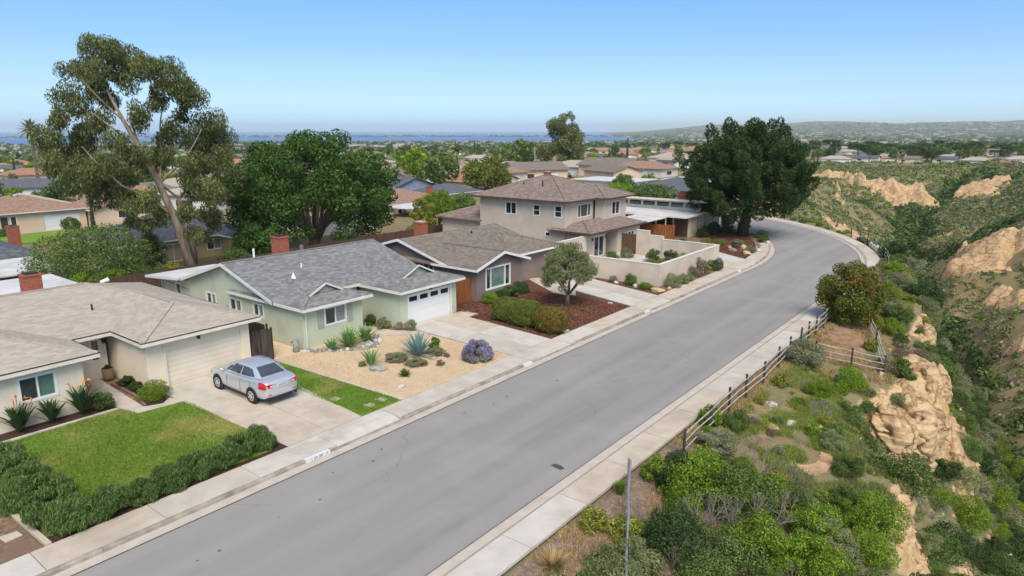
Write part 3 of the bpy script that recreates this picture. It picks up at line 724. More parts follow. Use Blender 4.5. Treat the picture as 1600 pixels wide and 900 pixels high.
def brick_mat():
    m, nt, b = new_mat('red_brick')
    g = nd(nt, 'ShaderNodeNewGeometry'); sp = nd(nt, 'ShaderNodeSeparateXYZ'); nt.links.new(g.outputs['Position'], sp.inputs[0])
    cb = nd(nt, 'ShaderNodeCombineXYZ'); nt.links.new(math_n(nt, 'ADD', sp.outputs[0], sp.outputs[1]), cb.inputs[0]); nt.links.new(sp.outputs[2], cb.inputs[1])
    br = nd(nt, 'ShaderNodeTexBrick'); nt.links.new(cb.outputs[0], br.inputs['Vector'])
    br.inputs['Scale'].default_value = 1.0; br.inputs['Brick Width'].default_value = 0.21; br.inputs['Row Height'].default_value = 0.072; br.inputs['Mortar Size'].default_value = 0.007
    br.inputs['Color1'].default_value = alb((168, 84, 56)); br.inputs['Color2'].default_value = alb((188, 102, 70)); br.inputs['Mortar'].default_value = alb((176, 132, 108))
    v = pos_vec(nt)
    nt.links.new(mixc(nt, math_n(nt, 'MULTIPLY', step(nt, noise(nt, v, 3.0), 0.45, 0.7), 0.5), br.outputs['Color'], alb((150, 74, 50))), b.inputs['Base Color'])
    b.inputs['Roughness'].default_value = 0.9; bump(nt, b, math_n(nt, 'SUBTRACT', 1.0, br.outputs['Fac']), 0.5, 0.01); return m
M['brick'] = brick_mat()

# ---- roof shapes
def hip_roof(x0, x1, y0, y1, z, pitch, t=0.16, ridge=None):
    """closed hip roof; ridge along the longer side (or as asked). returns MB, ridge points"""
    mb = MB(); w, l = x1 - x0, y1 - y0
    ax = ridge or ('y' if l >= w else 'x')
    if ax == 'y':
        h = w / 2; zr = z + pitch * h; e = min(h, l / 2 - 0.05); a = ((x0 + x1) / 2, y0 + e, zr); c = ((x0 + x1) / 2, y1 - e, zr)
        v = [(x0, y0, z), (x1, y0, z), (x1, y1, z), (x0, y1, z), a, c]
        f = [(0, 1, 4), (1, 2, 5, 4), (2, 3, 5), (3, 0, 4, 5)]
    else:
        h = l / 2; zr = z + pitch * h; e = min(h, w / 2 - 0.05); a = (x0 + e, (y0 + y1) / 2, zr); c = (x1 - e, (y0 + y1) / 2, zr)
        v = [(x0, y0, z), (x1, y0, z), (x1, y1, z), (x0, y1, z), a, c]
        f = [(0, 1, 5, 4), (1, 2, 5), (2, 3, 4, 5), (3, 0, 4)]
    v += [(x0, y0, z - t), (x1, y0, z - t), (x1, y1, z - t), (x0, y1, z - t)]
    f += [(9, 8, 7, 6), (0, 6, 7, 1), (1, 7, 8, 2), (2, 8, 9, 3), (3, 9, 6, 0)]
    mb.add(v, f); return mb, a, c

def gable_roof(x0, x1, y0, y1, z, pitch, t=0.14, ridge='y'):
    """closed chevron roof, open gable ends"""
    mb = MB()
    if ridge == 'y':
        xc = (x0 + x1) / 2; zr = z + pitch * (x1 - x0) / 2
        pr = [(x0, z), (xc, zr), (x1, z), (x1, z - t), (xc, zr - t), (x0, z - t)]
        v = [(p[0], y0, p[1]) for p in pr] + [(p[0], y1, p[1]) for p in pr]
    else:
        yc = (y0 + y1) / 2; zr = z + pitch * (y1 - y0) / 2
        pr = [(y0, z), (yc, zr), (y1, z), (y1, z - t), (yc, zr - t), (y0, z - t)]
        v = [(x0, p[0], p[1]) for p in pr] + [(x1, p[0], p[1]) for p in pr]
    f = []
    for i in range(6): f.append((i, (i + 1) % 6, 6 + (i + 1) % 6, 6 + i))
    f += [(0, 1, 4, 5), (1, 2, 3, 4), (6, 11, 10, 7), (7, 10, 9, 8)]
    mb.add(v, f); return mb, zr

def eave_ring(root, x0, x1, y0, y1, z, mat, h=0.17, w=0.05, sides='xXyY', name='fascia'):
    """fascia boards just outside the eave"""
    e = 0.004
    if 'X' in sides: MB().box(x1 + e, x1 + w, y0 - w, y1 + w, z - h, z - 0.012).build(name, mat, root)
    if 'x' in sides: MB().box(x0 - w, x0 - e, y0 - w, y1 + w, z - h, z - 0.012).build(name, mat, root)
    if 'y' in sides: MB().box(x0, x1, y0 - w, y0 - e, z - h, z - 0.012).build(name, mat, root)
    if 'Y' in sides: MB().box(x0, x1, y1 + e, y1 + w, z - h, z - 0.012).build(name, mat, root)

def cap_line(root, pts, mat, w=0.22, h=0.05, name='ridge_cap'):
    for p, q in zip(pts[:-1], pts[1:]): MB().bar((p[0], p[1], p[2] + 0.012), (q[0], q[1], q[2] + 0.012), w, h).build(name, mat, root)

# ---- walls with real openings
def panel(mb, axis, c, a0, a1, z0, z1, ops=(), t=0.18, sgn=1):
    """wall panel; axis 'x' = lies on plane x=c facing sgn*x, spans y a0..a1"""
    av = sorted(set([a0, a1] + [v for o in ops for v in o[:2]])); zv = sorted(set([z0, z1] + [v for o in ops for v in o[2:4]]))
    av = [v for v in av if a0 <= v <= a1]; zv = [v for v in zv if z0 <= v <= z1]
    lo, hi = (c - t, c) if sgn > 0 else (c, c + t)
    for p, q in zip(av[:-1], av[1:]):
        run = None
        for r, s in zip(zv[:-1], zv[1:]):
            m1, m2 = (p + q) / 2, (r + s) / 2
            hole = any(o[0] < m1 < o[1] and o[2] < m2 < o[3] for o in ops)
            if not hole: run = [r, s] if run is None else [run[0], s]
            if hole or s == zv[-1]:
                if run:
                    if axis == 'x': mb.box(lo, hi, p, q, run[0], run[1])
                    else: mb.box(p, q, lo, hi, run[0], run[1])
                run = None

def window(root, axis, c, a0, a1, z0, z1, panes, sgn=1, frame=None, split=None, fw=0.06, rows=1, name='window', proud=0.025):
    """frame set in the opening, each pane its own object. panes: material names left to right"""
    frame = frame or M['white']; n = len(panes)
    split = split or [(a0 + (a1 - a0) * i / n) for i in range(n + 1)]
    d0, d1 = (-0.09, proud)
    def bx(mb, p, q, r, s, e0, e1):
        lo, hi = sorted((c + sgn * e0, c + sgn * e1))
        if axis == 'x': mb.box(lo, hi, p, q, r, s)
        else: mb.box(p, q, lo, hi, r, s)
    mb = MB()
    o = 0.035
    bx(mb, a0 - o, a1 + o, z0 - o, z0 + fw, d0, d1); bx(mb, a0 - o, a1 + o, z1 - fw, z1 + o, d0, d1)
    bx(mb, a0 - o, a0 + fw, z0 + fw, z1 - fw, d0, d1); bx(mb, a1 - fw, a1 + o, z0 + fw, z1 - fw, d0, d1)
    fr = mb.build(name, frame, root)
    for s in split[1:-1]:
        q = MB(); bx(q, s - fw * 0.5, s + fw * 0.5, z0 + fw, z1 - fw, d0, d1 - 0.012); q.build('mullion', frame, fr)
    for i in range(n):
        l = split[i] + (fw if i == 0 else fw * 0.5); r = split[i + 1] - (fw if i == n - 1 else fw * 0.5)
        for k in range(rows):
            zz0 = z0 + fw + (z1 - z0 - 2 * fw) * k / rows; zz1 = z0 + fw + (z1 - z0 - 2 * fw) * (k + 1) / rows
            if k > 0:
                q = MB(); bx(q, l, r, zz0 - 0.025, zz0 + 0.025, d0, d1 - 0.015); q.build('mullion', frame, fr); zz0 += 0.027
            if k < rows - 1: zz1 -= 0.027
            q = MB(); bx(q, l + 0.002, r - 0.002, zz0 + 0.002, zz1 - 0.002, -0.075 - 0.02 * (i % 2), -0.055 - 0.02 * (i % 2)); q.build('pane', M[panes[i]], fr)
    return fr

def garage_door(root, c, y0, y1, z0, z1, mat, panes=0, rows=4, fr=None, deep=0.07):
    d = MB(); d.box(c - 0.16, c - deep - 0.03, y0, y1, z0, z1); door = d.build('garage_door', fr or mat, root)
    hh = (z1 - z0) / rows
    for r in range(rows):
        a, b = z0 + r * hh + 0.004, z0 + (r + 1) * hh - 0.004
        if panes and r == rows - 1:
            w = (y1 - y0) / panes; mb = MB(); ops = [(y0 + w * k + 0.12, y0 + w * (k + 1) - 0.12, a + 0.1, b - 0.08) for k in range(panes)]
            panel(mb, 'x', c - deep, y0 + 0.004, y1 - 0.004, a, b, ops, 0.028); mb.build('panel', mat, door)
            for o in ops: MB().box(c - deep - 0.024, c - deep - 0.012, o[0] + .002, o[1] - .002, o[2] + .002, o[3] - .002).build('pane', M['pane_dk'], door)
        else: MB().box(c - deep - 0.028, c - deep, y0 + 0.004, y1 - 0.004, a, b).build('panel', mat, door)
    return door

def chimney(root, x, y, w, d, z0, z1, cap=True):
    mb = MB(); mb.box(x - w / 2, x + w / 2, y - d / 2, y + d / 2, z0, z1 - 0.1); mb.box(x - w / 2 - .04, x + w / 2 + .04, y - d / 2 - .04, y + d / 2 + .04, z1 - 0.1, z1)
    ch = mb.build('chimney', M['brick'], root)
    MB().box(x - w * .36, x + w * .36, y - d * .36, y + d * .36, z1 + .002, z1 + 0.08).build('flue', M['metal_dk'] if cap else M['concrete'], ch)
    return ch
def pipe(root, x, y, z0, z1, r=0.05, mat=None, name='vent_pipe'):
    MB().tube([(x, y, z0), (x, y, z1)], r, 8).build(name, mat or M['white'], root)
def downspout(root, x, y, z0, z1, mat):
    MB().box(x - .03, x + .03, y - .035, y + .035, z0, z1).build('downspout', mat, root)
def wall_lamp(root, x, y, z, axis='x', name='wall_lamp'):
    mb = MB(); mb.box(x - .06, x + .06, y - .06, y + .06, z - .11, z + .09); mb.box(x - .075, x + .075, y - .075, y + .075, z + .09, z + .12)
    mb.build(name, M['metal_dk'], root)

# ---------------------------------------------------------------- cream house
h = thing('house', 'cream stucco house with beige hip roof and red brick chimney behind sedan', 'house', (-38, 12, 0))
W = MB(); Z0, Z1 = 0.05, 2.5
panel(W, 'x', -31.7, 13.2, 18.4, Z0, Z1, [(14.08, 17.93, Z0, 2.05)])               # garage front
panel(W, 'y', 13.2, -36.0, -31.88, Z0, Z1, sgn=-1); panel(W, 'y', 18.4, -44.0, -31.88, Z0, Z1, sgn=1)
panel(W, 'x', -31.8, 5.3, 10.6, Z0, Z1, [(8.2, 9.55, 1.15, 2.2)])                    # front wing
panel(W, 'y', 10.6, -36.0, -31.98, Z0, Z1, sgn=1); panel(W, 'y', 5.3, -44.0, -31.98, Z0, Z1, sgn=-1)
panel(W, 'x', -35.6, 10.78, 13.02, Z0, Z1, [(10.95, 11.75, Z0, 2.12), (12.3, 12.72, 1.0, 2.1)])   # entry
panel(W, 'x', -44.0, 5.48, 18.22, Z0, Z1, sgn=-1)
W.build('wall', M['cream'], h)
garage_door(h, -31.7, 14.08, 17.93, Z0, 2.05, M['cream_door'], 0, 8, None, 0.1)
MB().box(-31.69, -31.66, 13.98, 14.08, 0.1, 2.15).build('door_trim', M['cream_trim'], h)
window(h, 'x', -31.8, 8.2, 9.55, 1.15, 2.2, ['pane_scr', 'pane_gr'], fw=0.07)
window(h, 'x', -35.6, 12.3, 12.72, 1.0, 2.1, ['pane_dk'])
d = MB().box(-35.7, -35.63, 10.95, 11.75, 0.1, 2.12).build('door', M['doorbrown'], h); MB().box(-35.63, -35.57, 11.6, 11.68, 0.95, 1.1).build('handle', M['metal_gy'], d)
wall_lamp(h, -35.5, 12.9, 1.95); wall_lamp(h, -31.64, 15.7, 2.24, name='security_lamp')
MB().box(-35.6, -35.56, 12.1, 12.18, 1.35, 1.5).build('meter_box', M['metal_dk'], h)
E1, P1 = 2.66, 0.30
for x0, x1, y0, y1, rd, sd in ((-44.4, -34.4, 2.0, 18.8, 'y', 'xXY'), (-40.0, -31.2, 12.88, 18.78, 'x', 'Xy'), (-40.0, -31.4, 4.9, 11.15, 'x', 'XyY')):
    mb, a, c = hip_roof(x0, x1, y0, y1, E1 + (0.003 if rd == 'x' else 0), P1, 0.14, rd)
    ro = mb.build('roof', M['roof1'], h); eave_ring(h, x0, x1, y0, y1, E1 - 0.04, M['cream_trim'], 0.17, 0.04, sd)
    eave_ring(h, x0, x1, y0, y1, E1 + 0.012, M['metal_dk'], 0.034, 0.055, sd, 'drip_edge')
    if rd == 'x': cap_line(ro, [(x1, y0, E1), c, (x1, y1, E1)], M['roof1']); cap_line(ro, [c, (-38.0, c[1], c[2])], M['roof1'])
    else: cap_line(ro, [a, c, (x1, y1, E1)], M['roof1'])
MB().box(-48.6, -42.6, 3.0, 15.2, 3.1, 3.26).build('flat_roof', M['membrane'], h)
for px_, py_ in ((-48.4, 15.0), (-48.4, 9.0), (-48.4, 3.2)): MB().box(px_ - .06, px_ + .06, py_ - .06, py_ + .06, 0.0, 3.1).build('patio_post', M['white'], h)
chimney(h, -40.6, 11.78, 0.75, 0.8, 3.3, 4.85)
pipe(h, -36.6, 13.0, 3.2, 3.62, 0.045, M['metal_dk'])
MB().tube([(-43.0, 16.0, 2.9), (-43.0, 16.0, 3.36), (-42.95, 16.35, 3.46)], 0.13, 8).build('roof_vent', M['white'], h)

# side gate of the cream house, board by board
def board_fence(name, label, cat, p, q, h, mat, bw=0.14, z=0.1, cap=False, group=None, h2=None, rails=True):
    t = thing(name, label, cat, (p[0], p[1], 0), group=group); P, Q = Vector((p[0], p[1], 0)), Vector((q[0], q[1], 0))
    L = (Q - P).length; d = (Q - P) / L; n = Vector((-d.y, d.x, 0)); k = max(1, int(L / bw)); w = L / k
    rg = random.Random(int(abs(p[0] * 37 + p[1] * 91)))
    me = None
    for i in range(k):
        hh = h if h2 is None else h + (h2 - h) * i / k
        c = P + d * (w * (i + 0.5))
        if me is None:
            b = MB(); b.box(-w / 2 + .006, w / 2 - .006, -.011, .011, 0, 1.0); me = b.mesh('board')
            me.materials.append(mat)
        o = put('board', me, None, t, (c.x - p[0] + n.x * rg.uniform(-.004, .004), c.y - p[1] + n.y * rg.uniform(-.004, .004), z), math.atan2(d.y, d.x))
        o.scale = (1, 1, hh + rg.uniform(-.012, .012))
    if rails:
        for zz in (0.3, h * 0.8): MB().bar((P + n * .045) + Vector((0, 0, z + zz)), (Q + n * .045) + Vector((0, 0, z + zz)), 0.04, 0.09).build('rail', mat, t)
        m = max(1, int(L / 2.4))
        for i in range(m + 1):
            c = P + d * (L * i / m) + n * .11; hh = h if h2 is None else h + (h2 - h) * i / m
            MB().box(c.x - .045, c.x + .045, c.y - .045, c.y + .045, z, z + hh + .04).build('post', mat, t)
    if cap: MB().bar((P.x, P.y, z + h + .02), (Q.x, Q.y, z + (h2 or h) + .02), 0.09, 0.04).build('cap', mat, t)
    return t
board_fence('side_gate', 'dark weathered board gate between cream garage and sage house', 'gate', (-31.9, 18.5), (-31.35, 19.45), 1.72, M['darkwood'], 0.16)
board_fence('board_fence', 'dark weathered fence behind the side gate', 'fence', (-35.5, 19.5), (-32.0, 19.5), 1.8, M['darkwood'], 0.16)

# ---------------------------------------------------------------- sage house
h = thing('house', 'sage green house with grey shingle roof and white garage door', 'house', (-36, 27, 0))
W = MB(); Z1 = 2.42
gops = [(-41.5, -40.35, 1.22, 2.0), (-38.75, -37.45, 1.28, 2.02), (-36.15, -35.1, 1.32, 2.1)]
panel(W, 'y', 21.4, -43.6, -31.3, Z0, Z1, gops, sgn=-1)
panel(W, 'x', -31.3, 21.58, 25.55, Z0, Z1, [(22.85, 24.35, 1.2, 2.22)])
panel(W, 'y', 25.55, -34.0, -31.48, Z0, Z1, sgn=1)
panel(W, 'x', -34.0, 25.73, 27.42, Z0, Z1, [(26.0, 26.9, Z0, 2.1)])
panel(W, 'y', 27.6, -34.0, -30.38, Z0, Z1, sgn=-1); panel(W, 'x', -30.2, 27.6, 32.6, Z0, Z1, [(28.28, 32.02, Z0, 2.03)])
panel(W, 'y', 32.6, -43.0, -30.38, Z0, Z1, sgn=1); panel(W, 'x', -43.6, 21.58, 32.42, Z0, Z1, sgn=-1)
# gable triangle
RX, RZ = -38.7, 4.2
W.add([(-43.6, 21.4, Z1), (-33.8, 21.4, Z1), (-33.8, 21.4, 2.6), (RX, 21.4, RZ - .12), (-43.6, 21.4, 2.6), (-43.6, 21.58, Z1), (-33.8, 21.58, Z1), (-33.8, 21.58, 2.6), (RX, 21.58, RZ - .12), (-43.6, 21.58, 2.6)],
      [(0, 1, 2, 3, 4), (9, 8, 7, 6, 5), (0, 4, 9, 5), (4, 3, 8, 9), (3, 2, 7, 8), (2, 1, 6, 7)])
W.build('wall', M['sage'], h)
MB().box(-33.98, -33.9, 26.0, 26.9, 0.1, 2.1).build('door', M['doorbrown'], h)
for o in gops: window(h, 'y', 21.4, o[0], o[1], o[2], o[3], ['pane_scr', 'pane_gr'], -1, fw=0.05)
window(h, 'x', -31.3, 22.85, 24.35, 1.2, 2.22, ['pane_scr', 'pane_gy'], fw=0.06)
for a in (22.36, 24.42): MB().box(-31.299, -31.26, a, a + 0.4, 1.12, 2.26).build('shutter', M['sage_d'], h)
garage_door(h, -30.2, 28.28, 32.02, Z0, 2.03, M['white'], 4, 4)
for a, b in ((28.18, 28.28), (32.02, 32.12)): MB().box(-30.19, -30.165, a, b, 0.1, 2.13).build('door_trim', M['white'], h)
MB().box(-30.19, -30.165, 28.28, 32.02, 2.03, 2.13).build('door_trim', M['white'], h)
P2 = 0.31
mb, zr = gable_roof(-43.85, -33.55, 21.0, 33.0, RZ - P2 * 5.15, P2, 0.13)
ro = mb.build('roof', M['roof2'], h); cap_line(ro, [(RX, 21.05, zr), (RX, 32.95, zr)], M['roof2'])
def rake(root, y, x0, x1, ze, pitch, mat, hh=0.17, y2=None):
    xc = (x0 + x1) / 2; zr = ze + pitch * (x1 - x0) / 2
    for a, b in (((x0, ze), (xc, zr)), ((xc, zr), (x1, ze))):
        q = MB(); t = 0.045
        q.add([(a[0], y - t, a[1] + .02), (b[0], y - t, b[1] + .02), (b[0], y - t, b[1] - hh), (a[0], y - t, a[1] - hh), (a[0], y - .004, a[1] + .02), (b[0], y - .004, b[1] + .02), (b[0], y - .004, b[1] - hh), (a[0], y - .004, a[1] - hh)],
              [(0, 3, 2, 1), (4, 5, 6, 7), (0, 1, 5, 4), (3, 7, 6, 2), (0, 4, 7, 3), (1, 2, 6, 5)]); q.build('rake_board', mat, root)
rake(h, 21.0, -43.85, -33.55, RZ - P2 * 5.15, P2, M['trimwhite'])
E2 = 2.56
def wing(root, x0, x1, y0, y1, ze, pitch, mat, trim, gab=True, sides='XyY'):
    mb, a, c = hip_roof(x0, x1, y0, y1, ze, pitch, 0.13, 'x'); ro = mb.build('roof', mat, root)
    cap_line(ro, [(x1, y0, ze), c, (x1, y1, ze)], mat)
    eave_ring(root, x0, x1, y0, y1, ze - .01, trim, 0.17, 0.05, sides)
    if gab:
        # gablet: small false gable sitting on the hip
        yc = (y0 + y1) / 2; hw = (y1 - y0) * 0.235; xf = c[0] + hw * 1.15; zb = ze + pitch * (x1 - xf) + .02; zt = c[2] + 0.16
        q = MB(); t = 0.05; xb = c[0] - 0.9
        q.add([(xf, yc - hw, zb), (xf, yc, zt), (xf, yc + hw, zb), (xb, yc - hw, zb), (xb, yc, zt), (xb, yc + hw, zb), (xf, yc - hw, zb - t), (xf, yc, zt - t), (xf, yc + hw, zb - t), (xb, yc - hw, zb - t), (xb, yc, zt - t), (xb, yc + hw, zb - t)],
              [(0, 1, 4, 3), (1, 2, 5, 4), (6, 9, 10, 7), (7, 10, 11, 8), (0, 6, 7, 1), (1, 7, 8, 2), (0, 3, 9, 6), (2, 8, 11, 5)]); g = q.build('gablet', mat, ro)
        q = MB(); q.add([(xf - .18, yc - hw * .85, zb - .03), (xf - .18, yc + hw * .85, zb - .03), (xf - .18, yc, zt - t - .06)], [(0, 1, 2)]); 
        q.add([(xf - .2, yc - hw * .85, zb - .03), (xf - .2, yc + hw * .85, zb - .03), (xf - .2, yc, zt - t - .06)], [(2, 1, 0)]); q.build('gablet_vent', M['sage_d'], g)
        for s in (-1, 1): MB().bar((xf + .01, yc + s * (hw + .04), zb - .015), (xf + .01, yc + s * .0, zt - .0), 0.04, 0.1).build('rake_board', M['trimwhite'], g)
    return ro
wing(h, -38.5, -30.85, 21.15, 25.95, E2, P2, M['roof2'], M['sage_trim'])
wing(h, -38.5, -29.75, 27.25, 32.95, E2, P2, M['roof2'], M['sage_trim'])
eave_ring(h, -43.85, -33.55, 25.9, 27.3, RZ - P2 * 5.15 - .01, M['sage_trim'], 0.16, 0.05, 'X')
# white roofed lean-to at the back left
fl = MB(); fl.add([(-44.0, 20.9, 2.62), (-43.9, 25.6, 2.62), (-47.9, 25.6, 2.38), (-47.9, 20.6, 2.38), (-44.0, 20.9, 2.5), (-43.9, 25.6, 2.5), (-47.9, 25.6, 2.26), (-47.9, 20.6, 2.26)],
                  [(0, 1, 2, 3), (7, 6, 5, 4), (0, 4, 5, 1), (1, 5, 6, 2), (2, 6, 7, 3), (3, 7, 4, 0)]); fl.build('flat_roof', M['membrane'], h)
MB().bar((-44.0, 20.86, 2.55), (-47.92, 20.56, 2.31), 0.05, 0.17).build('fascia', M['trimwhite'], h)
q = MB(); panel(q, 'y', 21.6, -47.6, -43.62, Z0, 2.3, [(-45.9, -45.2, 1.15, 1.95)], sgn=-1); q.build('wall', M['sage'], h)
window(h, 'y', 21.6, -45.9, -45.2, 1.15, 1.95, ['pane_dk'], -1, fw=0.05)
MB().bar((-47.0, 21.57, 1.9), (-44.0, 21.57, 1.72), 0.02, 0.02).build('cable', M['metal_dk'], h)
downspout(h, -47.6, 21.5, 0.1, 2.3, M['trimwhite']); downspout(h, -31.22, 21.52, 0.1, 2.4, M['sage_trim']); MB().box(-38.9, -38.6, 21.36, 21.4, 3.3, 3.65).build('gable_vent', M['sage_d'], h)
chimney(h, -40.9, 26.6, 0.95, 0.75, 3.1, 5.0)
pipe(h, -40.6, 24.4, 3.3, 4.45, 0.07, M['white']); pipe(h, -36.6, 25.2, 3.4, 3.85, 0.05, M['white'])
q = MB(); q.tube([(-35.6, 23.9, 3.1), (-35.6, 23.9, 3.55)], [0.2, 0.03], 8); q.build('roof_vent', M['white'], h)
q = MB(); q.tube([(-40.2, 27.8, 3.6), (-40.2, 27.8, 4.3)], [.14, .14], 8); q.build('roof_vent', M['metal_gy'], h)
MB().box(-30.16, -30.1, 30.0, 30.3, 2.16, 2.26).build('security_lamp', M['metal_dk'], h)
# small roof-top cooler on the side yard of the sage house
t = thing('cooling_unit', 'white box cooling unit under sage lean-to window', 'cooling unit', (-44.4, 20.7, 0.13))
MB().box(-44.9, -44.0, 20.45, 20.95, 0.13, 1.45).build('case', M['trimwhite'], t); MB().box(-44.3, -44.02, 20.4, 20.45, 0.7, 1.3).build('fan_grille', M['metal_dk'], t)

# ---------------------------------------------------------------- taupe house
h = thing('house', 'taupe stucco house with white gable trim and brown grey roof', 'house', (-36, 41, 0))
W = MB(); Z1 = 2.42
panel(W, 'y', 35.6, -43.5, -31.0, Z0, Z1, [(-36.3, -35.2, 1.75, 2.3)], sgn=-1); panel(W, 'x', -31.0, 35.78, 40.9, Z0, Z1, [(36.62, 39.45, 0.76, 2.35)])
panel(W, 'y', 40.9, -33.0, -31.18, Z0, Z1, sgn=1); panel(W, 'x', -32.6, 41.08, 47.5, Z0, Z1); panel(W, 'y', 47.5, -43.0, -32.78, Z0, Z1, sgn=1)
W.add([(-43.5, 35.6, Z1), (-34.0, 35.6, Z1), (-34.0, 35.6, 2.5), (-38.6, 35.6, 3.8), (-43.3, 35.6, 2.5), (-43.5, 35.78, Z1), (-34.0, 35.78, Z1), (-34.0, 35.78, 2.5), (-38.6, 35.78, 3.8), (-43.3, 35.78, 2.5)],
      [(0, 1, 2, 3, 4), (9, 8, 7, 6, 5), (0, 4, 9, 5), (4, 3, 8, 9), (3, 2, 7, 8), (2, 1, 6, 7)])
W.add([(-31.0, 35.6, Z1), (-31.0, 40.9, Z1), (-31.0, 38.25, 3.3), (-31.18, 35.6, Z1), (-31.18, 40.9, Z1), (-31.18, 38.25, 3.3)], [(0, 1, 2), (5, 4, 3), (0, 2, 5, 3), (1, 4, 5, 2)])
W.build('wall', M['taupe'], h)
window(h, 'x', -31.0, 36.62, 39.45, 0.76, 2.35, ['pane_dk', 'pane_gr', 'pane_dk'], split=[36.62, 37.2, 38.85, 39.45], fw=0.08)
window(h, 'y', 35.6, -36.3, -35.2, 1.75, 2.3, ['pane_dk', 'pane_dk'], -1, fw=0.05)
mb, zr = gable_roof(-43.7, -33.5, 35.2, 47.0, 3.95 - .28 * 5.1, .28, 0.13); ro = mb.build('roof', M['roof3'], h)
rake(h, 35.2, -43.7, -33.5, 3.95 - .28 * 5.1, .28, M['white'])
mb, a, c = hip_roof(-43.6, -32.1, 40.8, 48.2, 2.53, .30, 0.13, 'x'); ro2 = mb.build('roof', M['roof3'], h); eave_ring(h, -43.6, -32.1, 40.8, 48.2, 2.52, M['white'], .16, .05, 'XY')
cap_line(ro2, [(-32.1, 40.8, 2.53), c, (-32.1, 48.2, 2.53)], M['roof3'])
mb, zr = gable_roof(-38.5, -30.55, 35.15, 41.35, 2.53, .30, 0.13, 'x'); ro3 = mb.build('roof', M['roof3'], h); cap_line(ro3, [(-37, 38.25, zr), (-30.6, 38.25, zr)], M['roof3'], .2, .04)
for a, b in (((35.1, 2.53), (38.25, zr)), ((38.25, zr), (41.4, 2.53))):
    q = MB(); X0, X1 = -30.545, -30.5
    q.add([(X1, a[0], a[1] + .02), (X1, b[0], b[1] + .02), (X1, b[0], b[1] - .17), (X1, a[0], a[1] - .17), (X0, a[0], a[1] + .02), (X0, b[0], b[1] + .02), (X0, b[0], b[1] - .17), (X0, a[0], a[1] - .17)],
          [(0, 3, 2, 1), (4, 5, 6, 7), (0, 1, 5, 4), (3, 7, 6, 2), (0, 4, 7, 3), (1, 2, 6, 5)]); q.build('rake_board', M['white'], h)
eave_ring(h, -35.0, -30.6, 35.15, 41.35, 2.53, M['white'], .16, .05, 'y'); downspout(h, -30.94, 35.55, 0.1, 2.4, M['taupe'])
chimney(h, -43.6, 42.6, 0.95, 0.8, 2.4, 4.1, False); pipe(h, -36.0, 38.2, 3.1, 3.45, .05); pipe(h, -37.5, 42.5, 3.3, 3.85, .09, M['metal_dk'])
board_fence('side_gate', 'orange brown cedar gate between white garage door and taupe house', 'gate', (-31.6, 32.75), (-31.4, 35.45), 1.75, M['cedar'], 0.15)

# ---------------------------------------------------------------- two storey house
h = thing('house', 'two storey greige house with brown tile hip roofs behind courtyard wall', 'house', (-40, 59, 0))
W = MB(); U0, U1 = 0.05, 5.4
lops = [(-43.0, -41.65, 3.84, 5.02), (-39.55, -38.75, 3.92, 4.95), (-37.0, -36.2, 3.92, 5.0), (-38.1, -37.5, 2.0, 2.4)]
panel(W, 'y', 54.0, -46.4, -35.8, U0, U1, lops, sgn=-1)
panel(W, 'x', -35.8, 54.18, 59.1, U0, U1, [(56.2, 58.6, 3.72, 4.98)]); panel(W, 'y', 59.1, -35.62, -34.78, 2.6, U1, sgn=-1)
panel(W, 'x', -34.6, 59.1, 63.6, 2.6, U1, [(60.7, 62.3, 3.68, 5.0)]); panel(W, 'y', 63.6, -46.4, -34.78, U0, U1, sgn=1); panel(W, 'x', -46.4, 54.18, 63.42, U0, U1, sgn=-1)
panel(W, 'x', -33.6, 54.1, 58.0, U0, 2.68, [(55.7, 57.65, U0, 2.1)]); panel(W, 'y', 54.1, -35.8, -33.78, U0, 2.68, sgn=-1)
panel(W, 'x', -34.9, 58.0, 59.2, U0, 2.68); panel(W, 'x', -33.0, 59.2, 63.8, U0, 2.68, [(61.3, 62.7, .85, 2.05)])
panel(W, 'y', 59.2, -34.9, -33.18, U0, 2.68, sgn=-1); panel(W, 'y', 63.8, -35.8, -33.18, U0, 2.68, sgn=1)
W.build('wall', M['greige'], h)
for o in lops[:1]: window(h, 'y', 54.0, *o, ['pane_dk', 'pane_dk'], -1, fw=.05)
for o in lops[1:3]: window(h, 'y', 54.0, *o, ['pane_dk'], -1, fw=.05, rows=2)
window(h, 'y', 54.0, *lops[3], ['pane_dk'], -1, fw=.05)
window(h, 'x', -35.8, 56.2, 58.6, 3.72, 4.98, ['pane_dk'] * 3, fw=.05, split=[56.2, 56.75, 58.05, 58.6]); window(h, 'x', -34.6, 60.7, 62.3, 3.68, 5.0, ['pane_dk', 'pane_dk'], fw=.05)
window(h, 'x', -33.6, 55.7, 57.65, 0.1, 2.1, ['pane_dk', 'pane_dk'], fw=.07, name='sliding_door'); window(h, 'x', -33.0, 61.3, 62.7, .85, 2.05, ['pane_dk', 'pane_dk'], fw=.06)
d = MB().box(-34.88, -34.82, 58.2, 59.05, 0.1, 2.2).build('door', M['greige'], h)
wall_lamp(h, -33.52, 55.35, 1.9); wall_lamp(h, -33.52, 57.85, 1.9)
T4 = M['tile4']; dkb = plain('dark_brown_eave', alb((92, 74, 66)), .7)
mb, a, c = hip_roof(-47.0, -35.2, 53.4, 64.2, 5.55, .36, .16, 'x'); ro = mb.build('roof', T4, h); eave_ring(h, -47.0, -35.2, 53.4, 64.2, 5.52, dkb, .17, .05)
cap_line(ro, [(-35.2, 53.4, 5.55), c, (-35.2, 64.2, 5.55)], T4, .26, .09); cap_line(ro, [(-47, 53.4, 5.55), a, c], T4, .26, .09)
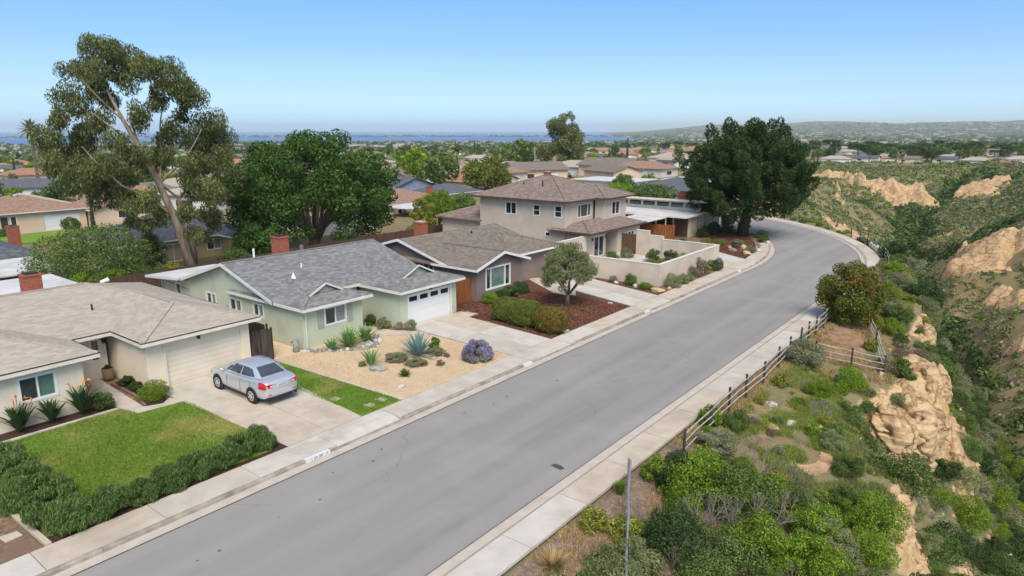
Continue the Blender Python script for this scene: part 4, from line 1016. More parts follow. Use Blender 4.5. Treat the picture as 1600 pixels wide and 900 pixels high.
mb, a, c = hip_roof(-42, -34.0, 58.5, 64.3, 5.56, .36, .16, 'x'); r2 = mb.build('roof', T4, h); eave_ring(h, -36.0, -34.0, 58.5, 64.3, 5.53, dkb, .17, .05, 'XyY')
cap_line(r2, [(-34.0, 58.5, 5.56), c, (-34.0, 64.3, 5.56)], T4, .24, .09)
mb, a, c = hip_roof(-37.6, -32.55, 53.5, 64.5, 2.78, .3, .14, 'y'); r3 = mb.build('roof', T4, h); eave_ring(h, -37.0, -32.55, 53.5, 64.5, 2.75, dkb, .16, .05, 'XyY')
cap_line(r3, [(-32.55, 53.5, 2.78), a], T4, .24, .09)
for k in range(7): MB().box(-35.4 + k * .42, -35.3 + k * .42, 53.35, 53.9, 2.48, 2.6).build('rafter_tail', dkb, h)
mb, a, c = hip_roof(-53.0, -46.2, 54.0, 62.0, 2.9, .3, .14, 'x'); mb.build('roof', T4, h); q = MB(); panel(q, 'y', 54.6, -52.4, -46.42, U0, 2.8, sgn=-1); q.build('wall', M['greige'], h)
for x_, y_ in ((-42.6, 56.5), (-40.0, 56.2), (-41.4, 57.5)): pipe(h, x_, y_, 6.3, 7.15 if x_ > -41 else 6.9, .06, M['metal_dk'])
chimney(h, -43.5, 62.0, .6, .6, 6.2, 7.6, False)

# courtyard wall with steps in its top
t = thing('courtyard_wall', 'greige stucco courtyard wall with pale cap along the pavement', 'wall', (-22.9, 48, 0))
def wall_run(p, q, h0, th=.22):
    d = (Vector(q) - Vector(p)).normalized(); n = Vector((-d[1], d[0])) * (th / 2)
    poly = [(p[0] + n[0], p[1] + n[1]), (q[0] + n[0], q[1] + n[1]), (q[0] - n[0], q[1] - n[1]), (p[0] - n[0], p[1] - n[1])]
    MB().prism(poly, 0.05, h0).build('wall_section', M['wallgreige'], t)
    n2 = n * 1.22; poly = [(p[0] + n2[0], p[1] + n2[1]), (q[0] + n2[0], q[1] + n2[1]), (q[0] - n2[0], q[1] - n2[1]), (p[0] - n2[0], p[1] - n2[1])]
    MB().prism(poly, h0 + .001, h0 + .06).build('cap', M['wallcap'], t)
wall_run((-23.0, 48.12), (-23.0, 59.68), 1.85); wall_run((-30.3, 48.0), (-22.89, 48.0), 1.85); wall_run((-31.6, 48.0), (-30.31, 48.0), 2.15); wall_run((-33.4, 48.0), (-31.61, 48.0), 2.4)
wall_run((-28.4, 59.8), (-22.89, 59.8), 1.85); wall_run((-29.9, 59.95), (-28.41, 59.95), 2.1); wall_run((-31.3, 60.0), (-29.91, 60.0), 2.5)
wall_run((-33.4, 48.12), (-33.4, 53.9), 2.4)
board_fence('courtyard_gate', 'dark brown plank gate between house and stepped courtyard wall', 'gate', (-33.0, 60.05), (-31.4, 60.05), 1.95, M['brownwood'], .2, .1)
sheet('courtyard_floor', [(-33.3, 48.2), (-23.15, 48.2), (-23.15, 59.65), (-33.0, 59.8)], 0.13, M['concrete_c'], label='pale paved courtyard floor', cat='courtyard', **S)
sheet('planting_bed', [(-27.9, 49.5), (-23.3, 49.5), (-23.3, 59.5), (-28.2, 59.5), (-29.0, 56.5)], 0.16, M['soil'], label='courtyard planting bed', cat='planting bed', **S)

# ---------------------------------------------------------------- mid-century house
h = thing('house', 'low modern house with white flat roof, clerestory strip and brick chimney by pine', 'house', (-36, 77, 0))
sid = surf('cream_siding', alb((204, 188, 160), .8), alb((216, 202, 176), .8), 1.0, .85, bmp=.1)
W = MB(); panel(W, 'x', -31.8, 73.6, 82.5, .05, 2.45); panel(W, 'y', 82.5, -46, -31.98, .05, 2.7, sgn=1); panel(W, 'x', -46, 73, 82.3, .05, 2.5, sgn=-1); W.build('wall', sid, h)
for yy in (75.8, 78.0, 80.3): MB().box(-31.8, -31.77, yy - .02, yy + .02, .1, 2.45).build('batten', M['brownwood'], h)
W = MB(); panel(W, 'y', 73.6, -34.2, -31.98, .05, 2.45, sgn=-1); panel(W, 'y', 75.6, -45, -34.2, .05, 2.45, sgn=-1); W.build('wood_wall', M['brownwood'], h)
W = MB(); W.add([(-31.85, 74.2, 2.45), (-31.85, 82.5, 2.45), (-31.85, 82.5, 2.9), (-31.85, 77.3, 3.75), (-31.85, 77.0, 2.75), (-32.0, 74.2, 2.45), (-32.0, 82.5, 2.45), (-32.0, 82.5, 2.9), (-32.0, 77.3, 3.75), (-32.0, 77.0, 2.75)],
    [(0, 1, 2, 3, 4), (9, 8, 7, 6, 5), (0, 4, 9, 5), (4, 3, 8, 9), (3, 2, 7, 8), (2, 1, 6, 7)]); W.build('gable_wall', M['brownwood'], h)
MB().box(-46.5, -31.3, 71.4, 77.2, 2.52, 2.66).build('flat_roof', M['membrane'], h); eave_ring(h, -46.5, -31.3, 71.4, 77.2, 2.69, M['cream_trim'], .22, .06, 'XyY')
MB().box(-37.6, -33.6, 66.6, 71.3, 2.36, 2.46).build('porch_roof', M['membrane'], h)
for x_, y_ in ((-36.6, 66.9), (-35.0, 71.6), (-33.8, 71.6), (-38.5, 71.6), (-33.6, 73.2)): MB().box(x_ - .05, x_ + .05, y_ - .05, y_ + .05, .1, 2.5).build('post', M['cream_trim'], h)
cw = MB(); panel(cw, 'y', 77.3, -45.4, -32.1, 2.67, 3.9, [(-45.3 + 1.87 * k, -43.6 + 1.87 * k, 2.95, 3.6) for k in range(7)], sgn=-1); cw.build('clerestory_wall', M['cream_trim'], h)
for k in range(7): window(h, 'y', 77.3, -45.3 + 1.87 * k, -43.6 + 1.87 * k, 2.95, 3.6, ['pane_dk'], -1, frame=M['cream_trim'], fw=.05, name='clerestory_window')
up = MB(); up.add([(-46.5, 76.4, 4.02), (-31.0, 76.4, 4.02), (-30.6, 84.0, 2.85), (-46.5, 84.0, 2.85), (-46.5, 76.4, 3.86), (-31.0, 76.4, 3.86), (-30.6, 84.0, 2.69), (-46.5, 84.0, 2.69)],
    [(0, 1, 2, 3), (7, 6, 5, 4), (0, 4, 5, 1), (1, 5, 6, 2), (2, 6, 7, 3), (3, 7, 4, 0)]); up.build('roof', surf('brown_gravel_roof', alb((120, 102, 84)), alb((142, 124, 104)), 6, .95, bmp=.3), h)
MB().box(-46.5, -30.98, 76.33, 76.396, 3.8, 4.04).build('fascia', M['cream_trim'], h)
chimney(h, -35.6, 80.8, 1.7, .8, 3.0, 4.55)
board_fence('board_fence', 'orange cedar plank fence between two storey house and modern house', 'fence', (-36.2, 69.3), (-31.95, 69.9), 1.75, M['cedar'], .18)
# ================================================================ CAR
def car_paint():
    m, nt, b = new_mat('silver_paint')
    v = pos_vec(nt, obj=True)
    n = noise(nt, v, 900.0, 1.0)
    nt.links.new(mixc(nt, n, (0.56, 0.58, 0.61, 1), (0.66, 0.68, 0.70, 1)), b.inputs['Base Color'])
    b.inputs['Metallic'].default_value = 0.55; b.inputs['Roughness'].default_value = 0.32
    b.inputs['Coat Weight'].default_value = 0.7; b.inputs['Coat Roughness'].default_value = 0.06; return m
M['silver'] = car_paint(); M['tyre'] = plain('tyre_rubber', (0.02, 0.02, 0.02, 1), 0.85, 0.2)
M['carglass'] = glass('car_glass', (0.035, 0.045, 0.055, 1), (0.06, 0.075, 0.085, 1), 0.04, 0.9)
M['red_lens'] = plain('red_lens', (0.45, 0.012, 0.015, 1), 0.15, 0.7); M['rim'] = plain('alloy_rim', (0.62, 0.63, 0.64, 1), 0.3, 0.5, 0.7)
M['blackplastic'] = plain('black_plastic', (0.02, 0.02, 0.022, 1), 0.6)
car = thing('car', 'silver four door sedan parked on driveway before cream garage', 'car', (-28.12, 16.28, 0.142), math.pi)
car.scale = (1.07, 1.07, 1.07)
ST = [(-2.27, .46, .90, .66), (-2.235, .36, .985, .745), (-2.12, .27, 1.04, .81), (-1.85, .22, 1.065, .85), (-1.3, .2, 1.055, .875), (-.6, .2, 1.0, .88), (.2, .2, .975, .88), (.9, .2, .975, .88), (1.3, .2, .955, .872), (1.7, .22, .90, .85), (2.0, .26, .82, .80), (2.18, .32, .72, .70), (2.26, .40, .62, .58)]
def car_prof(st):
    x, zl, zb, w = st
    return [(x, 0, zl), (x, .88 * w, zl), (x, .97 * w, zl + .1), (x, w, zl + .26), (x, 1.0 * w, zl + .62 * (zb - zl)), (x, .975 * w, zb - .10), (x, .93 * w, zb - .035), (x, .82 * w, zb), (x, .42 * w, zb + .018), (x, 0, zb + .025)]
PR = [car_prof(s) for s in ST]
body = MB(); NP = 10
ring = lambda p: p + [(q[0], -q[1], q[2]) for q in p[-2:0:-1]]
for p in PR: body.v += ring(p)
RN = 18
for i in range(len(ST) - 1):
    for j in range(RN): body.f.append((i * RN + j, i * RN + (j + 1) % RN, (i + 1) * RN + (j + 1) % RN, (i + 1) * RN + j))
body.f.append(tuple(range(RN - 1, -1, -1))); body.f.append(tuple((len(ST) - 1) * RN + j for j in range(RN)))
bo = put('body', body.mesh('body', smooth=True), M['silver'], car)
sb = bo.modifiers.new('smooth', 'SUBSURF'); sb.levels = 1; sb.render_levels = 2
def local(mb, name, mat, parent, smooth=False): return put(name, mb.mesh(name, smooth=smooth), mat, parent)
# cabin: pillars and roof
gh_b = [(1.12, .70, .985), (.55, .775, .985), (-.45, .79, 1.0), (-1.25, .76, 1.045), (-1.72, .66, 1.075)]
gh_t = [(.33, .50, 1.40), (.05, .545, 1.445), (-.45, .56, 1.46), (-.85, .54, 1.44), (-1.08, .48, 1.41)]
cb = MB(); n = 5
for s in (1, -1):
    cb.v += [(x, s * y, z) for x, y, z in gh_b] + [(x, s * y, z) for x, y, z in gh_t]
for i in range(4):
    cb.f.append((i, i + 5, i + 6, i + 1)); cb.f.append((10 + i, 11 + i, 16 + i, 15 + i)); cb.f.append((5 + i, 15 + i, 16 + i, 6 + i))
cb.f.append((0, 10, 15, 5)); cb.f.append((4, 9, 19, 14))
cabin = local(cb, 'cabin', M['silver'], car, True)
sb = cabin.modifiers.new('smooth', 'SUBSURF'); sb.levels = 1; sb.render_levels = 2; sb.subdivision_type = 'SIMPLE'
def lerp(a, b, t): return tuple(a[k] + (b[k] - a[k]) * t for k in range(3))
def quad_glass(a, b, c, d, m, off, name, parent):
    """inset pane on quad a,b (bottom) c,d (top), pushed out by off"""
    u0, u1, v0, v1 = m
    P = lambda u, v: Vector(lerp(lerp(a, b, u), lerp(d, c, u), v))
    nrm = (P(1, 0) - P(0, 0)).cross(P(0, 1) - P(0, 0)).normalized()
    if nrm.dot(P(.5, .5) - Vector((-.3, 0, 1.1))) < 0: nrm = -nrm
    q = MB(); N = 6
    for i in range(N + 1):
        for j in range(N + 1):
            p = P(u0 + (u1 - u0) * i / N, v0 + (v1 - v0) * j / N) + nrm * (off + .012 * math.sin(math.pi * i / N) * math.sin(math.pi * j / N)); q.v.append(tuple(p))
    for i in range(N):
        for j in range(N): q.f.append((i * (N + 1) + j, (i + 1) * (N + 1) + j, (i + 1) * (N + 1) + j + 1, i * (N + 1) + j + 1))
    return local(q, name, M['carglass'], parent, True)
mir = lambda p, s: (p[0], s * p[1], p[2])
quad_glass(mir(gh_b[4], 1), mir(gh_b[4], -1), mir(gh_t[4], -1), mir(gh_t[4], 1), (.07, .93, .1, .95), .008, 'rear_window', car)
quad_glass(mir(gh_b[0], 1), mir(gh_b[0], -1), mir(gh_t[0], -1), mir(gh_t[0], 1), (.05, .95, .06, .95), .008, 'windscreen', car)
for s in (1, -1):
    b, t = [mir(p, s) for p in gh_b], [mir(p, s) for p in gh_t]
    for i, m in ((0, (.5, .98, .1, .62)), (1, (.02, .95, .12, .86)), (2, (.05, .99, .12, .86)), (3, (.01, .42, .14, .82))): quad_glass(b[i], b[i + 1], t[i + 1], t[i], m, .006, 'side_window', car)
    # trim, door seams, handles, mirrors
    for xx in (.55, -.48, -1.2):
        q = MB(); q.tube([(xx, s * .876, .36), (xx - .02, s * .886, .62), (xx - .03, s * .868, .90)], .006, 5); local(q, 'door_seam', M['blackplastic'], car)
    for xx in (-.28, -1.08):
        q = MB(); q.box(xx - .1, xx + .1, min(s * .862, s * .885), max(s * .862, s * .885), .80, .83); local(q, 'door_handle', M['silver'], car)
    q = MB(); q.tube([(.78, s * .80, 1.0), (.80, s * .92, 1.04), (.78, s * .99, 1.04)], [.03, .075, .05], 8); local(q, 'wing_mirror', M['silver'], car, True)
    q = MB(); q.box(-1.0, 1.0, min(s * .86, s * .89), max(s * .86, s * .89), .2, .25); local(q, 'sill', M['blackplastic'], car)
    # wheels
    for wx in (-1.32, 1.32):
        q = MB(); q.tube([(wx, s * .84, .33), (wx, s * .884, .33)], .385, 24); local(q, 'wheel_arch', M['blackplastic'], car)
        q = MB(); q.tube([(wx, s * .70, .325), (wx, s * .74, .325), (wx, s * .885, .325), (wx, s * .902, .325)], [.30, .325, .325, .295], 28); wh = local(q, 'wheel', M['tyre'], car, False)
        q = MB(); q.tube([(wx, s * .895, .325), (wx, s * .908, .325)], [.225, .215], 24); rm = local(q, 'rim', M['rim'], wh)
        for k in range(7):
            a = 2 * math.pi * k / 7; q = MB(); q.tube([(wx + .15 * math.cos(a), s * .909, .325 + .15 * math.sin(a)), (wx + .15 * math.cos(a), s * .9105, .325 + .15 * math.sin(a))], .045, 8); local(q, 'rim_slot', M['blackplastic'], wh)
    # lamps
    def patch(i0, i1, j0, j1, off, name, mat):
        q = MB(); g = []
        for i in range(i0, i1 + 1):
            row = []
            for j in range(j0, j1 + 1):
                p = Vector(PR[i][j]); c = Vector((p.x * .8, 0, .62)); d = (p - c).normalized(); p = p + d * off
                q.v.append((p.x, s * p.y, p.z)); row.append(len(q.v) - 1)
            g.append(row)
        for i in range(len(g) - 1):
            for j in range(len(g[0]) - 1): q.f.append((g[i][j], g[i + 1][j], g[i + 1][j + 1], g[i][j + 1]))
        return local(q, name, mat, car, True)
    patch(1, 3, 4, 6, .004, 'tail_lamp', M['red_lens'])
    q = MB(); q.add([(-2.285, s * .44, .80), (-2.285, s * .66, .80), (-2.262, s * .72, .95), (-2.262, s * .44, .92), (-2.2, s * .44, .80), (-2.2, s * .66, .80), (-2.2, s * .72, .95), (-2.2, s * .44, .92)],
                    [(0, 1, 2, 3), (7, 6, 5, 4), (0, 4, 5, 1), (1, 5, 6, 2), (2, 6, 7, 3), (3, 7, 4, 0)]); local(q, 'tail_lamp', M['red_lens'], car)
    q = MB(); q.box(-2.292, -2.25, min(s * .46, s * .56), max(s * .46, s * .56), .825, .87); local(q, 'reverse_lamp', M['white'], car)
    q = MB(); q.box(-2.27, -2.2, min(s * .5, s * .66), max(s * .5, s * .66), .47, .51); local(q, 'reflector', M['red_lens'], car)
    patch(10, 11, 4, 6, .006, 'head_lamp', M['carglass'])
q = MB(); q.box(-2.29, -2.22, -.26, .26, .755, .90); pl = local(q, 'number_plate', plain('plate_white', alb((228, 230, 232))), car)
for k in range(6):
    q = MB(); q.box(-2.293, -2.289, -.2 + k * .07, -.16 + k * .07, .795, .86); local(q, 'plate_character', plain('plate_ink', alb((120, 126, 140))) if k == 0 else bpy.data.materials['plate_ink'], pl)
q = MB(); q.box(-2.282, -2.2, -.42, .42, .905, .935); local(q, 'boot_trim', M['silver'], car)
q = MB(); q.box(-2.24, -2.0, -.7, .7, .24, .36); local(q, 'lower_bumper', M['blackplastic'], car)
q = MB(); q.tube([(-2.3, -.5, .3), (-2.1, -.5, .3)], .035, 8); local(q, 'exhaust', M['metal_gy'], car)

# ================================================================ PLANTS
nrng = np.random.default_rng(7)
def unit(n):
    v = nrng.normal(size=(n, 3)); return v / np.linalg.norm(v, axis=1, keepdims=True)
def leaf_quads(c, nrm, ln, wd, up=None):
    """one rhombic leaf per centre"""
    n = len(c); r = unit(n)
    if up is not None: r = r * (1 - up) + np.array([0, 0, 1.0]) * up
    t = r - nrm * (r * nrm).sum(1, keepdims=True); t /= np.linalg.norm(t, axis=1, keepdims=True) + 1e-9
    b = np.cross(nrm, t)
    s = nrng.uniform(.7, 1.3, (n, 1))
    L, Wd = ln * s, wd * s
    v = np.stack([c - t * L, c - b * Wd + t * L * .15, c + t * L, c + b * Wd + t * L * .15], 1).reshape(-1, 3)
    return v, np.arange(4 * n).reshape(n, 4)
def cloud(blobs, n, shell=.5, cull=.8, flat=0.0):
    """points near the surfaces of overlapping ellipsoids, with outward normals"""
    B = np.array(blobs, dtype=float); a = (B[:, 3] * B[:, 4] + B[:, 4] * B[:, 5] + B[:, 3] * B[:, 5]); k = nrng.choice(len(B), n, p=a / a.sum())
    d = unit(n); r = 1 - shell * nrng.random((n, 1)) ** 1.7
    p = B[k, :3] + d * B[k, 3:6] * r
    nr = d / B[k, 3:6]; nr /= np.linalg.norm(nr, axis=1, keepdims=True)
    keep = np.ones(n, bool)
    if cull and len(B) < 400:
        for i in range(len(B)):
            q = (((p - B[i, :3]) / B[i, 3:6]) ** 2).sum(1) < cull * cull
            keep &= ~(q & (k != i) & (nrng.random(n) < .85))
    if flat: keep &= p[:, 2] > flat
    return p[keep], nr[keep]
def foliage(name, blobs, n, ln, wd, mat, shell=.5, out=.55, cull=.75, up=None, zmin=None):
    p, nr = cloud(blobs, n, shell, cull)
    if zmin is not None: m = p[:, 2] > zmin; p, nr = p[m], nr[m]
    nn = nr * out + unit(len(p)) * (1 - out); nn /= np.linalg.norm(nn, axis=1, keepdims=True)
    v, f = leaf_quads(p, nn, ln, wd, up)
    me = npmesh(name, v, f); me.materials.append(mat); return me
def dome_blobs(rx, ry, rz, n, rb, zc=0.0, lo=-.2, seed=1, fill=.6):
    """small lobes over an ellipsoid dome centred at zc"""
    rg = np.random.default_rng(seed); out = []
    while len(out) < n:
        d = rg.normal(size=3); d /= np.linalg.norm(d)
        if d[2] < lo: continue
        r = rg.uniform(fill, 1.0); b = rb * rg.uniform(.7, 1.3)
        out.append((d[0] * (rx - b * .6) * r, d[1] * (ry - b * .6) * r, zc + d[2] * (rz - b * .6) * r, b, b, b * .85))
    return out
G = lambda *c: [alb(x, 1.05) for x in c]
LM = {
    'bright': leafm('leaf_bright_green', G((84, 110, 30), (116, 140, 44), (148, 168, 70)), .42),
    'mid': leafm('leaf_mid_green', G((66, 86, 40), (92, 112, 56), (118, 134, 76))),
    'dark': leafm('leaf_dark_green', G((46, 66, 36), (64, 84, 46), (86, 106, 62))),
    'olive': leafm('leaf_olive_grey', G((92, 102, 62), (120, 128, 84), (152, 156, 112)), .25),
    'sage': leafm('leaf_grey_sage', G((100, 104, 74), (126, 128, 94), (152, 152, 118)), .2),
    'rosem': leafm('leaf_rosemary', G((58, 80, 36), (86, 110, 54), (122, 142, 86)), .25),
    'yell': leafm('leaf_yellow_green', G((106, 114, 44), (134, 138, 58), (160, 158, 78))),
    'dry': leafm('leaf_dry_straw', G((140, 116, 74), (176, 150, 104), (196, 172, 126)), .2),
    'brown': leafm('leaf_brown_grey', G((92, 78, 66), (120, 104, 88), (140, 126, 108)), .15),
    'euc': leafm('leaf_eucalyptus', G((74, 84, 46), (104, 112, 66), (138, 138, 90)), .35),
    'ficus': leafm('leaf_ficus', G((48, 76, 32), (68, 98, 42), (98, 124, 62)), .28),
    'pine': leafm('needle_pine', G((44, 62, 34), (60, 80, 42), (86, 104, 60)), .2),
    'red': leafm('flower_red', G((150, 50, 36), (184, 72, 50), (120, 60, 40)), .2),
    'orange': leafm('flower_orange', G((214, 130, 60), (232, 158, 90), (226, 140, 70)), .2),
    'purple': leafm('flower_purple', G((122, 112, 148), (144, 132, 170), (168, 160, 190)), .25),
    'hedge': leafm('leaf_hedge', G((72, 92, 36), (98, 116, 48), (124, 136, 62), (122, 100, 52))),
    'agave': leafm('leaf_agave_blue', G((96, 122, 118), (120, 146, 140), (140, 162, 156)), .1, .45),
    'agaveg': leafm('leaf_agave_green', G((84, 116, 62), (112, 144, 82), (134, 160, 100)), .15, .45),
    'strel': leafm('leaf_strelitzia', G((44, 64, 38), (62, 84, 50), (84, 106, 66)), .15, .4),
    'grass': leafm('wild_grass_blade', G((104, 124, 48), (134, 150, 66), (160, 168, 92)), .4),
    'dead': surf('dead_twig', alb((128, 116, 106)), alb((164, 154, 146)), 5, .9, bmp=0, obj=True),
}
M['bark'] = surf('bark_grey_brown', alb((98, 84, 72)), alb((136, 120, 104)), 4, .95, stretch=(3, 3, .6), bmp=.5, bs=12, bd=.05)
M['bark_euc'] = surf('bark_eucalyptus', alb((150, 126, 106)), alb((188, 168, 148)), 1.5, .85, alb((116, 92, 76)), .9, .5, .65, stretch=(2.5, 2.5, .5), bmp=.3, bs=8, bd=.04)
M['bark_pine'] = surf('bark_pine', alb((66, 50, 40)), alb((96, 76, 62)), 5, .95, stretch=(2, 2, .7), bmp=.8, bs=8, bd=.08)

# ---- shrub templates (unit radius about 0.5 m, base at z=0)
def shrub_mesh(name, mat, n=1500, ln=.05, wd=.025, rx=.5, rz=.5, lobes=16, rb=.2, up=None, out=.55, seed=1, zc=.3, lo=-.45):
    return foliage(name, dome_blobs(rx, rx, rz, lobes, rb, zc, lo, seed), n, ln, wd, LM[mat], .55, out, .7, up, 0.0)
TPL = {}
for key, a in dict(
    bright=('bright', 2600, .045, .026), mid=('mid', 2600, .045, .024), dark=('dark', 2600, .045, .024), sage=('sage', 2600, .05, .016), olive=('olive', 2400, .05, .016),
    yell=('yell', 2200, .05, .02), brown=('brown', 1800, .05, .012), hedge=('hedge', 3200, .04, .024), rosem=('rosem', 2600, .07, .013)).items():
    TPL[key] = [shrub_mesh('shrub_' + key, a[0], a[1], a[2], a[3], seed=s + 3, up=.75 if key in ('rosem', 'brown') else None, lobes=14 + 3 * s, rb=.17 + .02 * s) for s in range(3)]
for key, a in dict(bright=('bright', .018, .011), mid=('mid', .018, .011), dark=('dark', .018, .011), sage=('sage', .025, .007), olive=('olive', .025, .007), rosem=('rosem', .062, .007)).items():
    TPL['fine_' + key] = [shrub_mesh('shrub_' + key, a[0], 12000, a[1], a[2], seed=s + 13, lobes=30 + 8 * s, rb=.14 + .02 * s, up=.85 if key == 'rosem' else None, out=.3 if key == 'rosem' else .55) for s in range(2)]
def tuft_mesh(mat, n=220, h=.5, spread=.35, w=.012, seed=0):
    rg = np.random.default_rng(seed); v = []; f = []
    for i in range(n):
        a = rg.uniform(0, 2 * math.pi); r0 = rg.uniform(0, .1); r1 = r0 + rg.uniform(.2, 1) * spread; hh = h * rg.uniform(.5, 1)
        p0 = np.array([r0 * math.cos(a), r0 * math.sin(a), 0]); p1 = np.array([(r0 + (r1 - r0) * .4) * math.cos(a), (r0 + (r1 - r0) * .4) * math.sin(a), hh * .7]); p2 = np.array([r1 * math.cos(a), r1 * math.sin(a), hh])
        s = np.array([-math.sin(a), math.cos(a), 0]) * w; b = len(v)
        v += [p0 - s, p0 + s, p1 + s * .8, p1 - s * .8, p2 + s * .1, p2 - s * .1]; f += [(b, b + 1, b + 2, b + 3), (b + 3, b + 2, b + 4, b + 5)]
    me = npmesh('tuft', np.array(v), np.array(f)); me.materials.append(LM[mat]); return me
TPL['tuft_green'] = [tuft_mesh('bright', seed=s) for s in range(2)]; TPL['tuft_dry'] = [tuft_mesh('dry', seed=s) for s in range(2)]; TPL['tuft_sage'] = [tuft_mesh('olive', seed=s) for s in range(2)]
def twig_mesh(seed):
    rg = random.Random(seed); mb = MB()
    def grow(p, d, L, r, lv):
        q = p + d * L; mid = p + d * L * .5 + Vector((rg.uniform(-1, 1), rg.uniform(-1, 1), rg.uniform(-1, 1))) * L * .1
        mb.tube([p, mid, q], [r, r * .8, r * .55], 4, False)
        if lv > 0:
            for k in range(3):
                e = (d + Vector((rg.uniform(-1, 1), rg.uniform(-1, 1), rg.uniform(-.35, .8))) * .75).normalized(); grow(q, e, L * rg.uniform(.55, .85), r * .55, lv - 1)
    for k in range(7):
        a = k * .9 + rg.uniform(-.3, .3); grow(Vector((0, 0, 0)), Vector((math.cos(a) * .8, math.sin(a) * .8, rg.uniform(.3, .9))).normalized(), .28, .014, 3)
    me = mb.mesh('twigs'); me.materials.append(LM['dead']); return me
TPL['twig'] = [twig_mesh(s) for s in (1, 2)]
prn = random.Random(11)
def plant(name, kind, x, y, w, h, label, cat='shrub', group=None, z=None, var=None):
    """a shrub w wide and h high standing at x, y"""
    if w > 1.25 and 'fine_' + kind in TPL: kind = 'fine_' + kind
    me = TPL[kind][prn.randrange(len(TPL[kind])) if var is None else var]
    o = bpy.data.objects.new(name, me); C.objects.link(o)
    o.location = (x, y, 0.11 if z is None else z); o.rotation_euler = (0, 0, prn.uniform(0, 6.28))
    s = {'tuft': .7, 'twig': 1.1}.get(kind.split('_')[0], 1.05); hh = {'tuft': .5, 'twig': .75}.get(kind.split('_')[0], .83)
    o.scale = (w / s, w / s, h / hh); return tag(o, label, cat, group)

# ---- rosemary hedge round the front lawn: separate bushes grown together
HG = 'rosemary bushes of the lawn hedge'
HL = 'dark green rosemary bush in the hedge between lawn and pavement'
for i, (x, y, w, h) in enumerate([(-22.35, 6.5, 1.7, 1.0), (-22.3, 7.5, 1.6, .85), (-22.2, 8.5, 1.5, .8), (-22.25, 9.5, 1.5, .85), (-22.3, 10.5, 1.5, .95), (-22.35, 11.45, 1.4, .95), (-22.45, 12.3, 1.4, 1.0), (-22.45, 13.1, 1.3, 1.1)]):
    plant('rosemary_bush', 'rosem', x, y, w, h, ('eighth', 'seventh', 'sixth', 'fifth', 'fourth', 'third', 'second', 'first')[i] + ' rosemary bush from the driveway in the pavement side hedge', 'shrub', HG)
HL2 = 'dark rosemary bush in the hedge at the left lot line'; HG2 = 'rosemary bushes at the lot line'
for i, (x, y, w, h) in enumerate([(-23.3, 6.35, 1.9, 1.1), (-24.4, 6.4, 1.9, 1.15), (-25.5, 6.35, 1.8, 1.1), (-26.6, 6.3, 1.7, 1.15), (-27.7, 6.35, 1.8, 1.2), (-28.8, 6.2, 1.6, 1.0), (-25.0, 5.9, 1.6, .9), (-27.2, 5.7, 1.7, 1.0)]):
    plant('rosemary_bush', 'rosem', x, y, w, h, ('first', 'second', 'third', 'fourth', 'fifth', 'sixth', 'front second', 'front fourth')[i] + ' rosemary bush from the pavement in the lot line hedge', 'shrub', HG2)
plant('shrub', 'bright', -26.2, 4.9, .8, .5, 'small green plant on bare soil at the lot line')
# ---- bird of paradise plants: each leaf an object
def blade_mesh(name, L, w, bend, mat, fold=.25, n=6):
    v = []; f = []
    for i in range(n + 1):
        t = i / n; x = L * (t - .12 * bend * t * t); z = L * bend * (t * 0.55 - t * t * .75) ; ww = w * (math.sin(math.pi * min(1, t * .9 + .12)) ** .7) * (1 - t ** 5)
        v += [(x, -ww, z + ww * fold), (x, 0, z), (x, ww, z + ww * fold)]
        if i: b = 3 * i; f += [(b - 3, b - 2, b + 1, b), (b - 2, b - 1, b + 2, b + 1)]
    me = npmesh(name, np.array(v), np.array(f)); me.materials.append(LM[mat]); return me
def rosette(name, label, x, y, R_, nleaf, mat, elev=(15, 85), w=.07, bend=.35, seed=1, z=.13, cat='agave', stem=0.0):
    t = thing(name, label, cat, (x, y, z)); rg = random.Random(seed)
    me = [blade_mesh('leaf', R_ * s, w, b, mat) for s, b in ((1.0, bend), (.85, bend * .7), (1.05, bend * 1.3))]
    for i in range(nleaf):
        u = (i + .5) / nleaf; el = R(elev[0] + (elev[1] - elev[0]) * u ** .8 + rg.uniform(-6, 6)); a = i * 2.39996 + rg.uniform(-.15, .15)
        o = put('leaf', me[rg.randrange(3)], None, t, (math.cos(a) * .04, math.sin(a) * .04, stem * rg.uniform(.2, 1) + .03)); o.rotation_euler = (0, -el, a)
        o.scale = (rg.uniform(.85, 1.05),) * 3
    return t
def strelitzia(x, y, hgt, label, flowers, seed):
    t = rosette('bird_of_paradise', label, x, y, hgt * .95, 30, 'strel', (38, 86), .11, .45, seed, cat='plant'); rg = random.Random(seed + 50)
    fm = [blade_mesh('flower', .17, .03, .2, 'orange', .6, 4)]
    for k in range(flowers):
        a = rg.uniform(0, 6.28); r = rg.uniform(.1, .5); p = Vector((r * math.cos(a) + .2, r * math.sin(a), hgt * rg.uniform(.75, 1.12)))
        q = MB(); q.tube([(0, 0, .1), tuple(p * .6 + Vector((0, 0, .1))), tuple(p)], .012, 5); put('flower_stalk', q.mesh('flower_stalk'), LM['strel'], t)
        for j in range(5):
            o = put('flower', fm[0], None, t, tuple(p)); o.rotation_euler = (0, -R(rg.uniform(0, 80)), rg.uniform(0, 6.28))
strelitzia(-31.35, 7.9, 1.45, 'bird of paradise with orange flowers, leftmost under the cream house window', 7, 1)
strelitzia(-31.35, 9.05, 1.25, 'flowerless bird of paradise, middle of the three at cream house window', 0, 2)
strelitzia(-31.35, 10.2, 1.5, 'bird of paradise with orange flowers nearest the entry path', 8, 3)
plant('shrub', 'mid', -31.3, 11.0, 1.1, .8, 'leafy green shrub at the end of the flower bed by entry path', z=.14)
